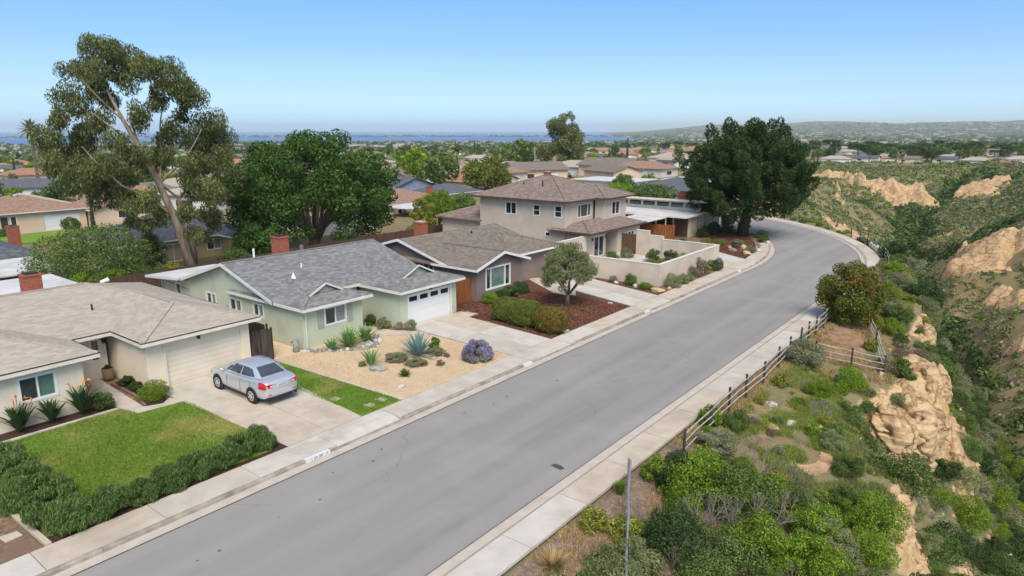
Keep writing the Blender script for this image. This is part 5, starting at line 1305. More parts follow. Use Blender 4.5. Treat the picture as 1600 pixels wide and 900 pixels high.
plant('shrub', 'dark', -33.4, 12.88, .8, .5, 'low dark shrub in bed beside garage wall', z=.16); plant('shrub', 'dark', -32.4, 12.88, .8, .45, 'low dark ground plant between garage bed shrubs', z=.16)
plant('shrub', 'bright', -30.75, 12.95, 1.6, .85, 'rounded yellow green bush at the corner of the cream garage', z=.15, var=1)
t = thing('flower_pot', 'tan pot with dark plant beside cream house entry', 'flower pot', (-35.05, 12.75, .14))
q = MB(); q.tube([(0, 0, 0), (0, 0, .1), (0, 0, .5), (0, 0, .56), (0, 0, .56), (0, 0, .48)], [.2, .24, .26, .27, .22, .21], 14); put('pot', q.mesh('pot', smooth=False), plain('pot_clay', alb((150, 128, 96)), .8), t)
o = put('pot_plant', TPL['dark'][0], None, t, (0, 0, .45)); o.scale = (.4, .4, .35)

# ---- gravel yard of the sage house
rosette('agave', 'small green agave by the downspout corner of sage house', -30.1, 22.3, .85, 30, 'agaveg', (12, 80), .07, .3, 4)
rosette('agave', 'largest green agave below the shuttered window', -29.9, 23.3, 1.3, 44, 'agaveg', (12, 82), .08, .3, 5)
rosette('agave', 'green agave nearest the sage house entry path', -29.95, 24.6, 1.08, 40, 'agaveg', (12, 82), .08, .3, 6)
rosette('agave', 'large blue agave in the middle of the tan gravel', -25.65, 24.6, 1.5, 48, 'agave', (12, 84), .085, .15, 7)
rosette('yucca', 'upright yellow green yucca beside flat grey boulder', -26.4, 21.95, 1.15, 18, 'agaveg', (35, 80), .075, .2, 8, cat='yucca')
rosette('agave', 'small dark round agave in front of the gravel yard', -23.9, 21.95, .42, 60, 'rosem', (5, 88), .04, .1, 9)
plant('ground_cover', 'sage', -26.0, 23.3, 1.5, .5, 'low olive grey mound left of the blue agave', 'ground cover'); plant('ground_cover', 'sage', -24.6, 23.5, 1.4, .42, 'low olive grey mound in front of the blue agave', 'ground cover')
plant('ground_cover', 'olive', -25.0, 25.3, 1.1, .5, 'pale mound right of the blue agave', 'ground cover'); plant('shrub', 'bright', -25.8, 26.0, .8, .75, 'bright green shrub behind the blue agave')
plant('shrub', 'brown', -23.6, 24.2, .5, .38, 'small purplish brown tuft right of low mounds'); plant('shrub', 'brown', -24.3, 25.4, .45, .3, 'tiny dry tuft between agave mound and lavender')
plant('shrub', 'olive', -26.7, 21.6, .45, .35, 'small dry tuft behind the yucca boulder')
lv = thing('lavender_bush', 'round purple lavender bush at the driveway edge', 'shrub', (-22.7, 26.1, .13))
bl = dome_blobs(.85, .85, 1.0, 44, .22, .12, -.05, 5, .85)
put('foliage', foliage('foliage', bl, 9000, .06, .014, LM['sage'], .6, .4, .6, .7, 0), None, lv)
put('flowers', foliage('flowers', [(b[0] * 1.03, b[1] * 1.03, b[2] * 1.04 + .02, *b[3:]) for b in bl], 7000, .05, .018, LM['purple'], .3, .4, .6, .85, .22), None, lv)
# stones
def stone_mesh(seed, sx, sy, sz):
    bm = bmesh.new(); bmesh.ops.create_icosphere(bm, subdivisions=2, radius=.5); rg = random.Random(seed); ph = [rg.uniform(0, 9) for _ in range(6)]
    for v in bm.verts:
        k = 1 + .16 * math.sin(v.co.x * 7 + ph[0]) * math.sin(v.co.y * 6 + ph[1]) + .12 * math.sin(v.co.z * 9 + ph[2] + v.co.x * 5); v.co = Vector((v.co.x * sx * k, v.co.y * sy * k, max(-.2, v.co.z * k) * sz + sz * .2))
    me = bpy.data.meshes.new('stone'); bm.to_mesh(me); bm.free()
    return me
M['stone_g'] = surf('grey_stone', alb((150, 150, 146)), alb((188, 186, 180)), 6, .85, alb((120, 118, 112)), 2, .5, .7, .4, 20, .02, obj=True)
M['stone_w'] = surf('pale_stone', alb((206, 198, 184)), alb((228, 220, 206)), 5, .85, alb((180, 166, 146)), 2, .5, .7, .4, 20, .02, obj=True)
M['stone_t'] = surf('sandy_stone', alb((200, 170, 126)), alb((222, 194, 152)), 4, .9, alb((176, 144, 104)), 2, .5, .7, .4, 14, .03, obj=True)
M['stone_m'] = surf('mottled_cobble', alb((130, 122, 114)), alb((186, 178, 168)), 8, .85, alb((96, 88, 82)), 3, .5, .7, .4, 20, .02, obj=True)
SM = [stone_mesh(s, 1, 1, 1) for s in range(5)]; SMT = {}
def stone(x, y, sx, sy, sz, mat, label=None, parent=None, z=.12, cat='rock', name='rock', group=None):
    k = prn.randrange(5); key = (k, mat)
    if key not in SMT: me = SM[k].copy(); me.materials.append(M[mat]); SMT[key] = me
    o = bpy.data.objects.new(name, SMT[key]); C.objects.link(o); o.scale = (sx, sy, sz); o.rotation_euler = (0, 0, prn.uniform(0, 6.28))
    if parent is not None: o.parent = parent; w = world_loc(parent); o.location = (x - w.x, y - w.y, z - w.z)
    else: o.location = (x, y, z); tag(o, label, cat, group)
    return o
stone(-25.7, 21.75, .95, .75, .3, 'stone_g', 'flat grey boulder at the foot of the yucca'); stone(-22.95, 20.85, .5, .36, .22, 'stone_w', 'small white stone alone in the gravel')
rb = thing('rock_border', 'curved cobble border round the agaves below the shuttered window', 'rock border', (-29.5, 23, .12))
for i in range(62):
    u = i / 61; x = -31.0 + 2.1 * math.sin(u * 2.6) + prn.uniform(-.12, .12); y = 21.3 + u * 4.4 + prn.uniform(-.1, .1)
    if u > .6: x += prn.uniform(-.5, .2)
    s = prn.uniform(.16, .34); stone(x, y, s * 1.2, s, s * .8, prn.choice(('stone_m', 'stone_m', 'stone_g', 'stone_w')), None, rb, .12, name='cobble')
st_l = MB(); t = thing('garden_spigot', 'grey stone ornament with tap at the sage house corner', 'garden ornament', (-31.45, 20.95, .13))
q = MB(); q.tube([(0, 0, 0), (0, 0, .3), (.02, 0, .62), (0, 0, .75)], [.2, .14, .17, .08], 9); put('pedestal', q.mesh('pedestal', smooth=True), M['stone_g'], t); q = MB(); q.tube([(-.05, -.15, .6), (-.05, -.3, .58)], .03, 6); put('tap', q.mesh('tap'), M['metal_dk'], t)
for i, (x, y, w, h, k, lb) in enumerate([(-32.3, 26.95, .8, .75, 'mid', 'spiky shrub deepest in the sage house entry bed'), (-31.1, 27.0, 1.05, .75, 'olive', 'wide olive shrub along the sage garage wall'), (-30.1, 27.35, .65, .55, 'brown', 'small brownish shrub along the sage garage wall'), (-29.5, 27.75, .75, .75, 'olive', 'yellowish shrub at the corner of white garage door')]): plant('shrub', k, x, y, w, h, lb, z=.15)
# stepping stones and grass strip
for i, (x, y, a, b, lb) in enumerate([(-22.5, 19.2, .55, .4, 'stepping stone nearest the gravel edge'), (-22.4, 18.45, .5, .4, 'stepping stone in grass strip near pavement'), (-24.2, 17.95, .5, .42, 'stepping stone near the first driveway'), (-23.1, 5.15, .45, .5, 'flat pale stepping stone on bare soil')]):
    q = MB(); q.prism([(x - a / 2, y - b / 2), (x + a / 2, y - b / 2 + .05), (x + a / 2 - .04, y + b / 2), (x - a / 2 + .05, y + b / 2 - .04)], .1, .155); tag(q.build('stepping_stone', M['concrete_b'], bevel=.01), lb, 'stepping stone')

# grass blades on the lawns (uncountable)
def blades(name, poly, n, h, mat, label):
    P = np.array(poly); x0, y0 = P.min(0); x1, y1 = P.max(0)
    x = nrng.uniform(x0, x1, n * 2); y = nrng.uniform(y0, y1, n * 2); m = inside(x, y, poly); x, y = x[m][:n], y[m][:n]; n = len(x)
    a = nrng.uniform(0, 6.28, n); hh = h * nrng.uniform(.5, 1.2, n) * (.6 + .8 * vnoise(x * 1.2, y * 1.2, 9)); w = .014
    dx, dy = np.cos(a) * w, np.sin(a) * w; lx, ly = nrng.normal(0, .03, n), nrng.normal(0, .03, n); z = np.full(n, .128)
    v = np.stack([np.stack([x - dx, y - dy, z], -1), np.stack([x + dx, y + dy, z], -1), np.stack([x + lx, y + ly, z + hh], -1)], 1).reshape(-1, 3)
    me = npmesh(name, v, np.arange(3 * n).reshape(n, 3)); o = put(name, me, mat); tag(o, label, 'grass', kind='stuff')
blades('grass_blades', [(-30.6, 5.8), (-22.4, 6.1), (-22.2, 13.3), (-22.7, 13.68), (-29.3, 13.68), (-29.55, 11.7), (-30.68, 11.48)], 60000, .075, M['lawn'], 'short turf blades on the front lawn')
blades('grass_blades', [(-31.1, 18.4), (-30.2, 18.15), (-29.4, 17.66), (-21.85, 17.5), (-21.8, 19.7), (-31.1, 19.3)], 20000, .07, M['lawn2'], 'short turf blades on the grass strip')
# loose chips on gravel and mulch (uncountable)
def chips(name, poly, n, s, z, cols, label, flat=.5):
    P = np.array(poly); x0, y0 = P.min(0); x1, y1 = P.max(0)
    x = nrng.uniform(x0, x1, n * 2); y = nrng.uniform(y0, y1, n * 2); m = inside(x, y, poly); x, y = x[m][:n], y[m][:n]; n = len(x)
    c = np.stack([x, y, np.full(n, z)], -1); nn = unit(n) * flat; nn[:, 2] = 1; nn /= np.linalg.norm(nn, axis=1, keepdims=True)
    v, f = leaf_quads(c, nn, s, s * .6); o = put(name, npmesh(name, v, f), leafm(name, [alb(k) for k in cols], .0, .9)); tag(o, label, 'ground cover', kind='stuff')
chips('gravel_stones', [(-31.2, 19.5), (-21.8, 19.9), (-21.8, 27.6), (-28.0, 27.7), (-28.9, 26.7), (-30.2, 25.5), (-31.2, 25.5)], 26000, .028, .145, [(208, 176, 138), (228, 200, 162), (240, 218, 188)], 'loose tan stones over the gravel yard')
chips('bark_chips', [(-31.5, 32.6), (-28.8, 33.2), (-28.6, 32.1), (-21.8, 31.7), (-21.8, 41.1), (-27.2, 41.0), (-31.3, 40.8)], 30000, .045, .15, [(84, 54, 42), (120, 80, 62), (160, 114, 90)], 'bark chips over the red mulch yard', .8)
chips('bark_chips', [(-28.4, 70.4), (-25.6, 66.5), (-22.0, 64.3), (-22.6, 70), (-24, 76), (-27, 81), (-31, 80), (-31, 77)], 8000, .06, .155, [(84, 54, 42), (120, 80, 62), (156, 110, 88)], 'bark chips under the big pine', .8)

# ---- mulch yard
def box_bush(name, label, x, y, w, d, h, mat, n, seed, accent=None):
    """clipped mound: leaves close to a rounded block"""
    rg = np.random.default_rng(seed); t = thing(name, label, 'hedge', (x, y, .12))
    def skin(m, lo, jit):
        q = rg.normal(size=(m, 3)); k = (np.abs(q) ** 2.8).sum(1, keepdims=True) ** (1 / 2.8); q = q / k
        nr = np.sign(q) * np.abs(q) ** 1.8; nr /= np.linalg.norm(nr, axis=1, keepdims=True)
        r_ = 1 - rg.random((m, 1)) ** 1.6 * jit; wob = 1 + .07 * np.sin(q[:, 0:1] * 5 + seed) * np.sin(q[:, 1:2] * 6 + 2) + .04 * np.sin(q[:, 2:3] * 9 + q[:, 0:1] * 7)
        p = q * r_ * wob * np.array([w / 2, d / 2, h / 2]) + np.array([0, 0, h / 2]); ok = p[:, 2] > lo; return p[ok], nr[ok]
    p, nr = skin(n * 2, .02, .25); nn = nr * .5 + unit(len(p)) * .5; nn /= np.linalg.norm(nn, axis=1, keepdims=True)
    v, f = leaf_quads(p, nn, .038, .024); me = npmesh('foliage', v, f); me.materials.append(LM[mat]); put('foliage', me, None, t)
    if accent:
        p, nr = skin(1500, .15, .05); v, f = leaf_quads(p, nr, .035, .025); me = npmesh('blossom', v, f); me.materials.append(LM[accent]); put('blossom', me, None, t)
    return t
box_bush('hedge_bush', 'clipped hedge bush left of the pair at the sage driveway edge', -26.35, 33.1, 1.8, 1.6, 1.5, 'hedge', 7000, 1)
box_bush('hedge_bush', 'broad clipped green hedge bush, middle of the three by the driveway', -24.7, 32.95, 2.3, 1.8, 1.6, 'hedge', 9000, 2)
box_bush('hedge_bush', 'clipped hedge bush with red blossom nearest the pavement', -22.55, 32.75, 2.0, 1.7, 1.5, 'hedge', 7500, 3, 'red')
for x, y, w, h, k, lb in [(-30.0, 35.9, 1.4, .95, 'bright', 'round bright green bush at corner of taupe gable'), (-30.1, 37.2, 1.3, .75, 'dark', 'dark low bush under the left of taupe window'), (-30.1, 38.3, 1.6, .95, 'mid', 'green bush under the right of taupe window'), (-30.1, 39.6, 1.5, 1.1, 'dark', 'dark round bush at right end of taupe window')]: plant('shrub', k, x, y, w, h, lb)
stone(-23.25, 41.0, .5, .3, .16, 'stone_w', 'flat white stone near the edge of red mulch'); 
q = MB(); q.box(-22.0, -21.8, 33.0, 33.6, .12, .2); tag(q.build('edging_stone', M['stone_w'], bevel=.02), 'pale edging stone beside the blossom hedge bush', 'rock')

# ---- courtyard and front planting
for x, y, w, h, k, lb in [(-26.6, 47.3, .9, .6, 'brown', 'low brownish shrub at the left of courtyard wall'), (-24.95, 47.1, 1.1, 1.0, 'mid', 'upright green shrub against courtyard wall'), (-23.4, 46.75, 1.4, .6, 'bright', 'spreading green ground plant below courtyard wall corner'),
    (-22.0, 48.5, 1.5, 1.25, 'olive', 'round olive shrub at the courtyard wall corner'), (-21.95, 50.2, 1.1, .9, 'sage', 'grey green shrub beside round olive shrub'), (-22.1, 51.9, .7, .6, 'bright', 'small lime mound in front of courtyard wall'), (-22.0, 51.3, .9, .55, 'sage', 'blue grey mound on the pavement edge'),
    (-22.1, 53.6, 1.9, 1.7, 'brown', 'tall purplish grass clump before courtyard wall'), (-22.0, 55.2, .95, .8, 'yell', 'yellow mound beside purplish grass clump'), (-22.0, 56.9, 1.7, 1.25, 'dark', 'dark green shrub nearest the far driveway'),
    (-31.2, 55.2, 1.5, 1.1, 'mid', 'shrub by the sliding door in the courtyard'), (-31.0, 57.6, 1.6, 1.1, 'olive', 'grey green shrub under the courtyard window'), (-28.2, 57.5, 1.5, 1.3, 'mid', 'tall green shrub in the courtyard bed'), (-26.9, 58.4, 1.6, 1.2, 'dark', 'dark shrub near the stepped courtyard wall'),
    (-25.4, 57.6, 1.6, 1.2, 'olive', 'olive shrub in the courtyard bed corner'), (-26.2, 54.6, 2.3, .9, 'bright', 'bright green grass mound in the courtyard bed'), (-28.6, 53.2, 1.6, .8, 'mid', 'low green shrub at the courtyard bed edge'), (-24.0, 59.0, .7, .7, 'mid', 'small shrub in the far courtyard corner')]: plant('shrub', k, x, y, w, h, lb)
for x, y, a, b, c, m_, lb in [(-26.2, 47.0, .42, .35, .3, 'stone_w', 'small pale rock beside brownish shrub'), (-24.35, 46.75, .45, .4, .4, 'stone_w', 'upright pale rock below courtyard wall'), (-22.3, 46.5, 1.0, .7, .42, 'stone_t', 'broad sandy rock at the courtyard wall corner'), (-21.95, 47.75, .35, .3, .3, 'stone_t', 'sandy rock before round olive shrub'), (-21.85, 48.9, .3, .25, .22, 'stone_w', 'little pale rock on pavement edge'), (-27.5, 53.6, 1.0, .5, .35, 'stone_t', 'sandy slab rock inside the courtyard')]: stone(x, y, a, b, c, m_, lb)
# ---- pine bed
for x, y, w, h, k, lb in [(-26.5, 69.4, 1.0, 1.0, 'bright', 'lime green shrub at the left of the pine bed'), (-24.9, 70.2, 1.6, .9, 'olive', 'olive shrub in the middle of the pine bed'), (-22.7, 67.6, 1.5, .75, 'olive', 'low spreading shrub near the pine bed kerb'), (-24.9, 78.0, 1.7, 1.0, 'mid', 'green shrub behind the pine trunk'), (-23.9, 75.2, 1.5, .8, 'mid', 'low green shrub at bend of the pavement'), (-28.1, 69.6, 1.5, .8, 'yell', 'yellow green mound by the far driveway'), (-30.5, 69.0, 1.4, .6, 'mid', 'low shrub before cedar fence'),
    (-30.6, 74.6, 1.7, 1.2, 'dark', 'dark bush along modern house wall'), (-30.7, 76.4, 1.7, 1.3, 'dark', 'second dark bush along modern house wall'), (-30.8, 78.4, 1.6, 1.5, 'dark', 'third dark bush along modern house wall'), (-31.0, 83.6, 2.2, 2.6, 'dark', 'tall black green hedge at the end of modern house'), (-28.9, 83.6, 1.8, 1.6, 'mid', 'green bush behind pine left side'), (-29.6, 79.8, 1.8, 1.1, 'mid', 'bush between pine and modern house')]: plant('shrub', k, x, y, w, h, lb)
for x, y, a, b, c, m_, lb in [(-25.2, 68.8, .8, .5, .5, 'stone_m', 'grey rock in pine bed beside lime shrub'), (-24.4, 67.6, .9, .6, .35, 'stone_m', 'flat dark rock at the left of the pine bed'), (-23.9, 69.3, .9, .7, .6, 'stone_t', 'sandy boulder in the pine bed'), (-22.6, 66.5, 1.0, .7, .5, 'stone_t', 'largest sandy boulder near the pine bed kerb'), (-22.3, 68.9, .6, .5, .4, 'stone_w', 'pale boulder near the pavement bend'), (-23.2, 74.6, .6, .5, .45, 'stone_w', 'pale rock by the curved pavement'), (-23.3, 72.8, .5, .4, .35, 'stone_w', 'small pale rock at the pavement bend')]: stone(x, y, a, b, c, m_, lb)

# ================================================================ TREES
def limbs(mb, p, d, L, r, lv, rg, ends, spread=.6, upb=.25, nb=(2, 3), curve=.12):
    pts = [p]; dd = d.copy()
    for k in range(3):
        dd = (dd + Vector((rg.uniform(-1, 1), rg.uniform(-1, 1), rg.uniform(-.5, 1))) * curve).normalized(); pts.append(pts[-1] + dd * L / 3)
    mb.tube(pts, [r, r * .88, r * .78, r * .68], 8 if lv > 1 else 5, False)
    if lv == 0: ends.append(pts[-1]); return
    for k in range(rg.randint(*nb)):
        e = (dd + Vector((rg.uniform(-1, 1), rg.uniform(-1, 1), rg.uniform(-.6, .6) + upb)) * spread).normalized(); limbs(mb, pts[-1], e, L * rg.uniform(.62, .88), r * rg.uniform(.5, .66), lv - 1, rg, ends, spread, upb, nb, curve)

def tree_at(name, label, x, y, z, cat='tree', group=None): return thing(name, label, cat, (x, y, z), group=group)
def link_limb(mb, p, q, r0, r1, sag=.1, n=5, seg=7, rg=None):
    p, q = Vector(p), Vector(q); L = (q - p).length; pts = []; rg = rg or prn
    w = Vector((rg.uniform(-1, 1), rg.uniform(-1, 1), rg.uniform(-.2, .6))) * L * sag
    for i in range(n + 1):
        t = i / n; pts.append(p.lerp(q, t) + w * math.sin(math.pi * t))
    mb.tube(pts, [r0 + (r1 - r0) * i / n for i in range(n + 1)], seg, False)

# ---- tall eucalyptus behind the sage house; a = to the viewer's right, b = towards the street, metres from the trunk foot
EX, EY, EZ = -58.5, 29.2, -.4
RA_, RB_ = Vector((.45, .893, 0)), Vector((.893, -.45, 0))
def E(a, h, b=0.0): v = RA_ * (a * .745 + .5 * min(1, h / 6)) + RB_ * b; return (v.x, v.y, h * 1.0)
t = tree_at('eucalyptus_tree', 'tall leaning eucalyptus with pale trunk behind sage house', EX, EY, EZ)
tk = MB()
main = [E(0, 0), E(-.9, 2.6), E(-2.0, 5.2), E(-3.2, 8.0), E(-4.6, 10.8), E(-6.0, 13.2), E(-7.2, 15.6)]
tk.tube(main, [.5, .38, .32, .27, .21, .15, .08], 12)
tk.tube([E(.3, 0, -.8), E(-.2, 3.0, -1.2), E(-1.2, 5.6, -1.6), E(-1.4, 6.6, -1.8)], [.32, .26, .21, .18], 10)
forks = [(main[2], E(-6.8, 8.0, 1.0), .26, .12), (E(-6.8, 8.0, 1.0), E(-10, 11.2, 1.5), .14, .05), (main[3], E(-2.6, 11.5, -1), .2, .1), (E(-2.6, 11.5, -1), E(-1.8, 14.8, -1.5), .12, .05), (main[3], E(-.6, 9.8, .8), .17, .08), (E(-.6, 9.8, .8), E(1.8, 12.6, 1.0), .1, .04), (main[4], E(-8.8, 13.8, 1), .15, .06), (main[4], E(-4.8, 15.0, .8), .16, .06),
         (E(-1.4, 6.6, -1.8), E(.8, 7.8, -1.4), .2, .12), (E(.8, 7.8, -1.4), E(2.0, 11.0, -1.6), .13, .05), (main[5], E(-9.2, 16.2, .5), .12, .05), (E(-1.4, 6.6, -1.8), E(-5.0, 9.5, -3.5), .16, .05), (E(-2.6, 11.5, -1), E(.6, 14.6, -1), .1, .04), (main[2], E(-1.0, 6.6, 1.4), .13, .06)]
for p, q, r0, r1 in forks: link_limb(tk, p, q, r0 * .72, r1 * .72, .07)
put('trunk', tk.mesh('trunk', smooth=True), M['bark_euc'], t)
# clumps: (a, h, radius)
EC = [(-9.6, 17.4, 1.7), (-7.6, 18.6, 1.7), (-5.4, 18.4, 1.9), (-8.8, 15.8, 1.4), (-5.8, 16.8, 1.6), (-11.4, 14.6, 1.6), (-12.4, 13.2, 1.2), (-3.2, 17.4, 1.5), (-1.2, 16.8, 1.7), (.6, 15.6, 1.6), (-2.4, 15.2, 1.4), (-.2, 14.2, 1.2),
      (-13.2, 11.6, 1.3), (-11.8, 10.4, 1.5), (-10.2, 11.8, 1.5), (-8.4, 12.8, 1.4), (-13.0, 9.6, 1.2), (-10.8, 8.8, 1.5), (-9.2, 9.6, 1.5), (-6.8, 11.4, 1.3), (2.2, 13.0, 1.7), (3.4, 11.6, 1.7), (1.0, 11.6, 1.6), (3.6, 9.8, 1.6), (2.2, 9.4, 1.7), (.2, 9.6, 1.5), (-1.6, 12.2, 1.4), (-4.4, 13.4, 1.3),
      (-8.0, 7.4, 1.4), (-6.4, 8.6, 1.4), (-5.2, 10.4, 1.3), (-6.2, 6.4, 1.3), (-4.4, 7.0, 1.3), (-9.4, 7.2, 1.2), (-3.8, 9.2, 1.2), (.4, 7.6, 1.5), (2.0, 7.2, 1.5), (3.2, 7.6, 1.3), (-.8, 5.6, 1.1), (1.4, 5.4, 1.2), (2.4, 4.6, 1.0), (-5.0, 4.6, 1.0), (-6.6, 4.8, .9), (-3.6, 5.4, 1.0), (.2, 3.8, .9), (-4.2, 3.2, .7), (1.6, 3.2, .7), (-2.6, 10.4, 1.2), (-7.4, 14.4, 1.1)]
bl = []; rg = np.random.default_rng(3)
for a, h, r in EC:
    b = rg.uniform(-2.8, 2.8)
    for k in range(6):
        o_ = rg.normal(size=3) * r * .4; v = E(a + o_[0], h + o_[2] * .8, b + o_[1]); s = r * rg.uniform(.4, .7); bl.append((v[0], v[1], v[2], s, s, s * 1.05))
put('crown', foliage('crown', bl, 106000, .14, .044, LM['euc'], .75, .4, .6, .6), None, t)

# ---- broad ficus behind the sage and taupe houses
FX, FY, FZ = -62.8, 45.2, -.8
t = tree_at('ficus_tree', 'broad dense dark green tree with domed crown behind sage house', FX, FY, FZ)
tk = MB(); rgp = random.Random(5)
tk.tube([(0, 0, -.2), (0, 0, .8), (.1, 0, 1.6)], [.75, .6, .55], 12)
bl = dome_blobs(9.6, 9.6, 6.8, 170, 1.25, 6.4, -.45, 8, .72) + dome_blobs(9.2, 9.2, 4.6, 70, 1.2, 4.6, -.75, 9, .8)
for k in range(12):
    a = k * .55 + .2; e = (math.cos(a) * rgp.uniform(3.5, 6.5), math.sin(a) * rgp.uniform(3.5, 6.5), rgp.uniform(5.0, 8.5)); m_ = (math.cos(a) * 1.0, math.sin(a) * 1.0, 2.4)
    link_limb(tk, (math.cos(a) * .2, math.sin(a) * .2, 1.0), m_, .3, .25, .05); link_limb(tk, m_, e, .25, .09, .08)
    for j in range(2): link_limb(tk, e, (e[0] * 1.3 + rgp.uniform(-1, 1), e[1] * 1.3 + rgp.uniform(-1, 1), e[2] + rgp.uniform(.5, 2)), .09, .03, .08, 4, 5)
put('trunk', tk.mesh('trunk', smooth=True), M['bark'], t)
put('crown', foliage('crown', bl, 74000, .17, .09, LM['ficus'], .5, .6, .72), None, t)

# ---- big pine at the bend
PX, PY = -27.3, 78.4
t = tree_at('pine_tree', 'massive dark pine with spreading crown at the street bend', PX, PY, .1)
tk = MB(); tk.tube([(0, 0, -.1), (.05, 0, 1.2), (.35, .2, 3.0), (.5, .3, 5.5), (.3, .1, 8.5), (.2, 0, 11)], [.75, .6, .52, .42, .28, .1], 12)
bl = []; rg = np.random.default_rng(12); rgp = random.Random(9)
nP = 0
while nP < 400:
    d = rg.normal(size=3); d /= np.linalg.norm(d)
    if d[2] < -.8: continue
    rr = rg.uniform(.84, 1.02) if nP < 230 else rg.uniform(.3, .84)
    rr *= 1 + .1 * math.sin(math.atan2(d[1], d[0]) * 5 + d[2] * 6)
    c = np.array([d[0] * 6.3 * rr, d[1] * 6.3 * rr, 6.6 + d[2] * 5.6 * rr])
    if c[2] < 2.4 or (c[2] < 3.9 and math.hypot(c[0], c[1]) < 3.0): continue
    nP += 1
    if nP % 5 == 0: link_limb(tk, (.3, .1, max(2.2, c[2] * .7)), tuple(c), .09, .03, .06, 4, 5)
    s_ = rg.uniform(.55, .9); up_ = .35 + .5 * max(0, d[2])
    bl.append((c[0], c[1], c[2], s_, s_, s_ * 1.0)); bl.append((c[0] + d[0] * .45, c[1] + d[1] * .45, c[2] + up_ * s_ * 1.0, s_ * .6, s_ * .6, s_ * .75))
put('trunk', tk.mesh('trunk', smooth=True), M['bark_pine'], t)
for part_ in (bl[:270], bl[270:540], bl[540:]):
    p_, n_ = cloud(part_, 42000, .4, .7)
    ax_ = n_ * .8 + np.array([0, 0, .5]) + unit(len(p_)) * .3; ax_ /= np.linalg.norm(ax_, axis=1, keepdims=True)
    sd_ = np.cross(ax_, unit(len(p_))); sd_ /= np.linalg.norm(sd_, axis=1, keepdims=True); ls_ = nrng.uniform(.12, .2, (len(p_), 1))
    v_ = np.stack([p_ - ax_ * ls_, p_ - sd_ * .06, p_ + ax_ * ls_, p_ + sd_ * .06], 1).reshape(-1, 3); f_ = np.arange(len(v_)).reshape(-1, 4); me_ = npmesh('crown', v_, f_); me_.materials.append(LM['pine']); put('crown', me_, None, t)

# ---- olive on the red mulch
t = tree_at('olive_tree', 'round grey green olive tree on the red mulch yard', -25.4, 38.8, .12)
tk = MB(); tk.tube([(0, 0, -.05), (0, 0, .35), (.05, .02, .9)], [.24, .15, .13], 9)
for k in range(7):
    a = k * .9; link_limb(tk, (.04, .02, .75), (math.cos(a) * 1.0, math.sin(a) * 1.0, 2.0 + .2 * (k % 3)), .08, .03, .08); 
put('trunk', tk.mesh('trunk', smooth=True), M['bark'], t)
put('crown', foliage('crown', dome_blobs(2.05, 2.05, 2.0, 80, .42, 2.5, -.75, 4, .65), 26000, .085, .02, LM['olive'], .8, .35, .55, .5), None, t)
q = MB(); q.tube([(0, 0, 0), (0, 0, .06)], .55, 14); 
# ================================================================ CANYON SIDE
gz = ground_z
M['post'] = surf('weathered_post', alb((66, 60, 56)), alb((98, 90, 82)), 4, .9, stretch=(3, 3, .5), bmp=.3, obj=True)
M['railw'] = surf('weathered_rail', alb((176, 170, 160)), alb((206, 201, 192)), 3, .85, bmp=.2, obj=True)
M['galv'] = surf('galvanised_pipe', alb((170, 174, 178)), alb((200, 203, 206)), 5, .4, bmp=0, metal=.5, obj=True)
def rail_fence(name, label, pts, rails=(.4, .72, 1.04), ph=1.2, pr=.055, rr=.026, post=None, rail=None, skip=(), drop=0.0):
    p0 = pts[0]; t = thing(name, label, 'fence', (p0[0], p0[1], gz(*p0)))
    tops = []
    for i, (x, y) in enumerate(pts):
        z = gz(x, y); lean = prn.uniform(-.03, .03)
        q = MB(); q.tube([(x, y, z - .2), (x + lean, y + lean * .6, z + ph)], pr, 8); q.build('post', post or M['post'], t); tops.append((x, y, z))
    for i in range(len(tops) - 1):
        if i in skip: continue
        a, b = tops[i], tops[i + 1]
        for k, h in enumerate(rails):
            q = MB(); j = prn.uniform(-.03, .03); mid = ((a[0] + b[0]) / 2 + j, (a[1] + b[1]) / 2, (a[2] + b[2]) / 2 + h - .02 + j * .5)
            q.tube([(a[0] + .05, a[1], a[2] + h), mid, (b[0] + .05, b[1], b[2] + h)], rr, 6); q.build('rail', rail or M['railw'], t)
    return t
rail_fence('rail_fence', 'galvanised pipe fence running towards the viewer in the foreground', [(-10.15, 19.6), (-8.75, 16.9), (-7.35, 14.2), (-5.95, 11.5)], (.55, 1.0), 1.06, .04, .032, M['galv'], M['galv'])
rail_fence('rail_fence', 'weathered rail fence along the pavement between two fence gaps', [(-9.55, 22.8), (-9.65, 25.6), (-9.75, 28.0), (-9.75, 30.1), (-9.72, 32.4), (-9.86, 35.2), (-9.95, 37.4)])
rail_fence('rail_fence', 'dark short rail fence between pavement and red flowering bush', [(-10.0, 39.6), (-10.0, 41.2), (-9.95, 42.6), (-10.0, 44.6), (-10.1, 46.4)])
rail_fence('rail_fence', 'pale rail fence enclosing the bare lookout above sandstone outcrop', [(-8.0, 47.6), (-6.9, 44.1), (-5.6, 39.4), (-7.1, 38.8), (-8.8, 38.2)])
rail_fence('rail_fence', 'dark rail fence curving along the outer pavement at the bend', [on_road(s, -9.9) for s in np.arange(66, 84, 2.2)])
rail_fence('rail_fence', 'distant low dark fence beyond the street bend', [on_road(s, -8.9) for s in np.arange(96, 112, 2.6)], (.45, .85), .95)

